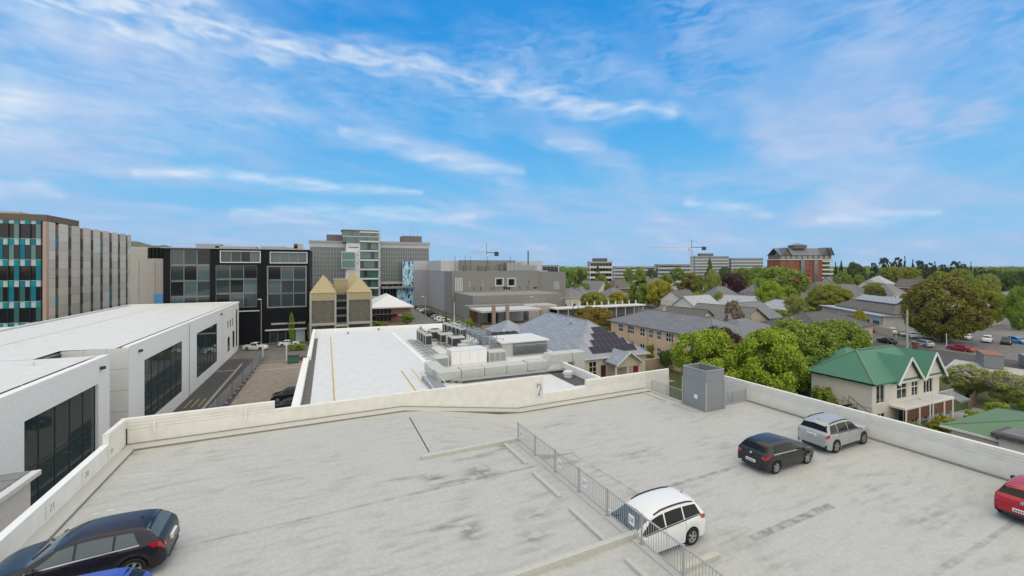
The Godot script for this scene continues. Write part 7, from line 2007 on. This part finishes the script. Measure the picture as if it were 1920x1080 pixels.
func street_things():
	lamp("tall lamp post in front of the black offices", Vector3(-14.6, 0, -119.9), 10.6, -.6, 0)
	lamp("lamp post beside the row of parked cars", Vector3(30.5, 0, -143), 8.6, -1.2, 0)
	lamp("lamp post with arm in front of the theatre wall", Vector3(64, 0, -127), 8.6, -2.0, 0)
	lamp("slim lamp post right of the theatre", Vector3(89, 0, -146), 12, .5, 0)
	var g: G
	var t = thing("utility_pole", "plain grey utility pole behind the green roofed house", "pole", Vector3(92.5, 0, -40.6))
	g = G.new(); g.tube(Vector3.ZERO, Vector3(0, 11.5, 0), .2, .13, 10); part(g, "shaft", "concrete", t)
	g = G.new(); g.box(Vector3(-.9, 10.6, -.06), Vector3(.9, 10.75, .06)); part(g, "cross_arm", "timber", t)
	t = thing("utility_pole", "thin dark pole in front of the tan gabled building", "pole", Vector3(84, 0, -64))
	g = G.new(); g.tube(Vector3.ZERO, Vector3(0, 8, 0), .12, .09, 8); part(g, "shaft", "timber", t)
	t = thing("utility_pole", "slim pole between the huge tree and the road", "pole", Vector3(133, 0, -51))
	g = G.new(); g.tube(Vector3.ZERO, Vector3(0, 3.4, 0), .09, .07, 8); part(g, "shaft", "white_metal", t)
	t = thing("utility_pole", "tall slim pole beside the school building", "pole", Vector3(136, 0, -62))
	g = G.new(); g.tube(Vector3.ZERO, Vector3(0, 9, 0), .11, .07, 8); part(g, "shaft", "concrete", t)
	# site hoarding of mesh panels along the yard
	t = thing("site_fence", "line of grey temporary fence panels along the yard", "fence", Vector3.ZERO)
	var a := Vector3(-13.3, 0, -58); var b := Vector3(-11.9, 0, -99.5)
	for k in 17:
		var p := a.lerp(b, k / 17.0); var q := a.lerp(b, (k + .96) / 17.0)
		g = G.new(); g.bar(p + Vector3(0, 1.0, 0), q + Vector3(0, 1.0, 0), .03, 1.75); part(g, "panel", "silver_sheet" if k % 3 else "container_grey", t)
		g = G.new(); g.tube(p, p + Vector3(0, 2.05, 0), .035, .035, 6); part(g, "post", "galvanised", t)
		g = G.new(); g.bbox(p + Vector3(-.3, 0, -.12), p + Vector3(.3, .14, .12), .02); part(g, "foot", "concrete", t)
	t = thing("gate_post", "white gate post where the yard meets the street", "post", Vector3(-7.4, 0, -97))
	g = G.new(); g.bbox(Vector3(-.12, 0, -.12), Vector3(.12, 3.4, .12), .02); part(g, "shaft", "trim_white", t)
	t = thing("gate_post", "short white post on the street edge beside the white van", "post", Vector3(-12.3, 0, -103))
	g = G.new(); g.bbox(Vector3(-.12, 0, -.12), Vector3(.12, 2.2, .12), .02); part(g, "shaft", "trim_white", t)
	t = thing("skip_bin", "dark green wheelie skip under the yellow bush", "bin", Vector3(-6.0, 0, -94.6))
	g = G.new(); g.bbox(Vector3(-1.0, .15, -.6), Vector3(1.0, 1.35, .6), .08); part(g, "body", "roof_green", t)
	g = G.new(); g.bbox(Vector3(-1.05, 1.36, -.65), Vector3(1.05, 1.46, .65), .03); part(g, "lid", "gutter_dark", t)
	for x in [-.8, .8]:
		g = G.new(); g.tube(Vector3(x, .12, -.5), Vector3(x, .12, .5), .12, .12, 10); part(g, "wheel", "tyre", t)
	t = thing("planter", "terracotta planter beside the green skip", "planter", Vector3(-3.9, 0, -96.5))
	g = G.new(); g.bbox(Vector3(-1.4, 0, -.5), Vector3(1.4, .8, .5), .05); part(g, "body", "brick", t)
	g = G.new(); g.box(Vector3(-1.25, .78, -.35), Vector3(1.25, .83, .35)); part(g, "soil", "timber", t)
	# shipping containers by the right road
	t = thing("shipping_container", "grey shipping container with rusty top and open door", "container", Vector3(116, 0, -38.4), .5)
	for k in 22:
		g = G.new(); g.box(Vector3(-3 + k * .275, .15, 1.2 + .03 * (k % 2)), Vector3(-3 + k * .275 + .27, 2.5, 1.3 + .03 * (k % 2))); 
		if k < 8 or k > 12: part(g, "side_panel", "container_grey", t)
	g = G.new(); g.box(Vector3(-3, .1, -1.2), Vector3(3.05, 2.5, -1.1)); g.box(Vector3(-3.05, .1, -1.2), Vector3(-2.95, 2.5, 1.3)); g.box(Vector3(2.95, .1, -1.1), Vector3(3.05, 2.5, 1.19)); part(g, "wall", "container_grey", t)
	g = G.new(); g.bbox(Vector3(-3.1, 2.5, -1.25), Vector3(3.1, 2.62, 1.4), .02); part(g, "roof", "container_top", t)
	g = G.new(); g.box(Vector3(-2.9, .1, -1.0), Vector3(2.9, .2, 1.1)); part(g, "floor", "timber", t)
	t = thing("shipping_container", "plain grey container right of the rusty topped one", "container", Vector3(121.5, 0, -34.5), .5)
	for k in 18:
		g = G.new(); g.box(Vector3(-2.5 + k * .275, .15, 1.1), Vector3(-2.5 + k * .275 + .27, 2.2, 1.2 + .03 * (k % 2))); part(g, "side_panel", "silver_sheet", t)
	g = G.new(); g.box(Vector3(-2.5, .1, -1.2), Vector3(2.5, 2.25, 1.09)); part(g, "body", "container_grey", t)
	t = thing("pallet_stack", "stack of timber pallets and bricks in the white gravel yard", "pallets", Vector3(119, 0, -30))
	for k in 7:
		g = G.new(); g.box(Vector3(-1.2, k * .16, -1), Vector3(1.2, k * .16 + .12, 1)); part(g, "pallet", "tan_wall" if k % 2 else "brick", t)
	t = thing("chimney_stack", "short brick chimney stack in the white gravel yard", "chimney", Vector3(104, 0, -29))
	g = G.new(); g.bbox(Vector3(-.5, 0, -.5), Vector3(.5, 3.0, .5), .03); part(g, "stack", "brick_brown", t)
	g = G.new(); g.bbox(Vector3(-.6, 3.0, -.6), Vector3(.6, 3.2, .6), .03); part(g, "cap", "concrete", t)
	# grey walls and low fences of the right car park
	t = thing("car_park_wall", "long low grey wall below the school", "wall", Vector3(150, 0, -78), .95)
	g = G.new(); g.bbox(Vector3(-16, 0, -.2), Vector3(14, 2.2, .2), .04); part(g, "wall", "tan_wall", t)
	t = thing("car_park_wall", "grey fence line at the far side of the right car park", "wall", Vector3(176, 0, -62), .1)
	for k in 20:
		g = G.new(); g.box(Vector3(-24 + k * 2.6, 0, -.08), Vector3(-24 + k * 2.6 + 2.5, 1.9, .08)); part(g, "panel", "concrete", t)
	# courtyard furniture and people-sized things by the green house
	var n := 0
	for k in [[76, 23.5], [78.2, 24.3], [74.6, 22.2]]:
		t = thing("garden_table", ["dark outdoor table nearest the white columns", "dark outdoor table furthest back in the courtyard", "dark outdoor table at the front of the courtyard"][n], "table", Vector3(k[0], .03, -k[1]), 0, "courtyard tables")
		g = G.new(); g.bbox(Vector3(-.6, .7, -.4), Vector3(.6, .76, .4), .02); part(g, "top", "timber", t)
		for s in [[-.5, -.3], [.5, -.3], [.5, .3], [-.5, .3]]:
			g = G.new(); g.box(Vector3(s[0] - .03, 0, s[1] - .03), Vector3(s[0] + .03, .7, s[1] + .03)); part(g, "leg", "timber", t)
		n += 1
	n = 0
	for k in [[66.0, 25.4, "leaf_yellow"], [60.5, 26.0, "leaf_mid"], [72, 25.0, "leaf_bright"], [79.5, 25.5, "leaf_bright"], [84, 24.0, "leaf_mid"], [63, 24.8, "leaf_olive"], [68.5, 23.0, "leaf_olive"]]:
		t = thing("garden_plant", ["spiky yellow green plant in front of the balconies", "low hedge at the foot of the brick panels", "round bush between the columns", "round bright bush by the timber fence", "low bush at the fence end", "olive ground shrub by the green lawn", "olive shrub nearest the shed"][n], "bush", Vector3(k[0], 0, -k[1]), n)
		var c = part(crown("bush", n % 3), "foliage", k[2], t, Vector3(0, .8, 0)); c.scale = Vector3(1.2, .95, 1.2)
		g = G.new(); g.tube(Vector3.ZERO, Vector3(0, .5, 0), .06, .04, 6); part(g, "stem", "bark", t)
		n += 1

func cars():
	var R := DECK_TURN
	car("parked_car", "dark aubergine hatchback nosed up to the left parapet", "hatch", "paint_aubergine", dk(-6.05, HI, 17.05), R + PI, true, "cars on the roof deck", {"plate_y": .70, "aerial": .19, "bump_s": .6, "lampt": .03, "side": "car_screen", "screen": "car_screen", "rear": "car_glass_pale"})
	car("parked_car", "bright blue hatchback cut off by the bottom left edge", "hatch", "paint_blue", dk(-5.9, HI, 13.95), R + PI, true, "cars on the roof deck", {"aerial": .19})
	car("parked_car", "white people carrier nosed under the railing", "mpv", "paint_white", dk(11.75, LO, 12.55), R + PI, true, "cars on the roof deck", {"rails": "plastic", "aerial": .12, "screen": "car_screen", "sill": "paint_white", "trim": "plastic"})
	car("parked_car", "charcoal hatchback parked behind the silver wagon", "hatch", "paint_grey", dk(22.95, LO, 14.72), R, true, "cars on the roof deck", {"plate_y": .50, "badge": true, "lampt": .035, "sill": "paint_grey", "lamp_in": 5.0})
	car("parked_car", "silver sport utility wagon nosed up to the right parapet", "suv", "paint_silver", dk(28.55, LO, 14.82), R, true, "cars on the roof deck", {"plate_y": .86, "rails": "plastic", "bump_s": .9, "lamp_in": 3.9, "trim": "plastic"})
	car("parked_car", "red hatchback cut off by the right edge", "hatch", "paint_red", dk(28.4, LO, 6.75), R, true, "cars on the roof deck", {"mirror": "plastic", "badge": true, "plate_y": .52, "bump_s": 1.2, "sill": "plastic"})
	# street and yard
	car("parked_car", "white double cab utility on the street before the black offices", "ute", "paint_white", Vector3(-14.9, .015, -112.8), -.42, false, "cars on the street")
	car("parked_car", "white saloon parked behind the tall cypress", "sedan", "paint_white", Vector3(-8.3, .015, -115.4), 0.05, false, "cars on the street")
	car("parked_car", "black estate car in the brown yard against the white roof", "suv", "paint_black", Vector3(-4.9, .02, -68.6), PI, false, "cars in the yard")
	car("parked_car", "dark car in the yard half hidden behind the parapet step", "sedan", "paint_black", Vector3(-4.6, .02, -64.2), PI, false, "cars in the yard")
	var cols := ["paint_grey", "paint_silver", "paint_white", "paint_grey", "paint_black", "paint_black", "paint_silver", "paint_white", "paint_white"]
	var ord := ["first", "second", "third", "fourth", "fifth", "sixth", "seventh", "eighth", "last"]
	for i in 9:
		car("parked_car", "%s %s car from the mural in the row beside the grey wall" % [ord[i], ["grey", "silver", "white", "dark grey", "black", "black", "silver", "white", "white"][i]], ["hatch", "suv", "hatch", "sedan", "hatch", "suv", "hatch", "hatch", "suv"][i], cols[i], Vector3(38.0 - i * .15, .02, -(191 - i * 6.0)), .35, false, "cars beside the grey wall")
	# right: road and car park
	for k in [["red saloon on the road right of the huge tree", "sedan", "paint_red", 131.3, 48.0, -1.75 + PI], ["silver estate car on the road below the huge tree", "suv", "paint_silver", 130.0, 54.2, -1.95 + PI], ["dark saloon behind the silver estate car", "sedan", "paint_black", 127.4, 60.0, -2.0 + PI], ["white car hidden behind the green roof ridge", "hatch", "paint_white", 114.5, 53.0, -2.0 + PI],
		["white estate car right of the huge tree", "suv", "paint_white", 152.6, 50.8, -2.9], ["black sport utility car beside the white estate car", "suv", "paint_black", 152.8, 47.6, -2.9], ["sky blue van behind the black sport utility car", "mpv", "paint_sky", 157.5, 47.0, -2.2], ["white hatchback just right of the huge tree trunk", "hatch", "paint_white", 153.2, 54.8, -2.9], ["silver car under the right side of the huge tree", "hatch", "paint_silver", 155.0, 57.6, -2.9],
		["white car under the left side of the huge tree", "hatch", "paint_white", 144.2, 62.2, -2.5], ["silver car second from the left of the tree row", "sedan", "paint_silver", 145.5, 65.0, -2.5], ["white car in the middle of the tree row", "suv", "paint_white", 147.0, 67.6, -2.5], ["navy car near the yellow tree", "hatch", "paint_navy", 147.0, 70.6, -2.5], ["red car near the yellow tree", "hatch", "paint_red", 145.2, 72.6, -2.5], ["grey car at the far left of the tree row", "hatch", "paint_grey", 147.2, 75.0, -2.5], ["white car before the tree trunk", "sedan", "paint_white", 146.4, 59.6, -2.5]]:
		car("parked_car", k[0], k[1], k[2], Vector3(k[3], .02, -k[4]), k[5], false, "cars by the right road")

func _ready():
	# camera, 19 m above the street, lens shifted so that uprights stay upright
	var cam := Camera3D.new()
	cam.name = "camera"
	cam.projection = Camera3D.PROJECTION_FRUSTUM
	cam.near = 0.1
	cam.far = 6000
	cam.size = 0.1 * 1080.0 / 800.0
	cam.frustum_offset = Vector2(0, -0.1 * 40.0 / 800.0)
	cam.position = Vector3(0, 19, 0)
	cam.rotation.y = deg_to_rad(-23.5)
	add_child(cam)
	cam.current = true
	var we := WorldEnvironment.new()
	we.name = "world"
	var env := Environment.new()
	env.background_mode = Environment.BG_SKY
	var sky := Sky.new()
	var pm := PanoramaSkyMaterial.new()
	pm.panorama = make_sky()
	sky.sky_material = pm
	env.sky = sky
	env.background_energy_multiplier = 0.47
	env.tonemap_mode = Environment.TONE_MAPPER_LINEAR
	env.tonemap_exposure = 2.13
	env.sdfgi_enabled = true
	env.ssao_enabled = true
	env.ssil_enabled = true
	env.fog_enabled = true
	env.fog_density = 0.00005
	env.fog_light_color = Color(.78, .86, .95)
	we.environment = env
	add_child(we)
	var sun := DirectionalLight3D.new()
	sun.name = "sun"
	sun.light_energy = 0.5
	sun.light_color = Color(1.0, .91, .71)
	sun.light_angular_distance = 150.0
	sun.shadow_enabled = true
	sun.rotation_degrees = Vector3(-47, 7, 0)
	add_child(sun)
	make_materials()
	make_deck_paint()
	streets()
	car_park()
	white_building()
	teal_block()
	black_offices()
	pavilions()
	glass_tower()
	brick_hall()
	court()
	neighbour_roof()
	blue_roof_house()
	peach_building()
	green_roof_house()
	mid_houses()
	skyline()
	street_things()
	cars()
	plants()
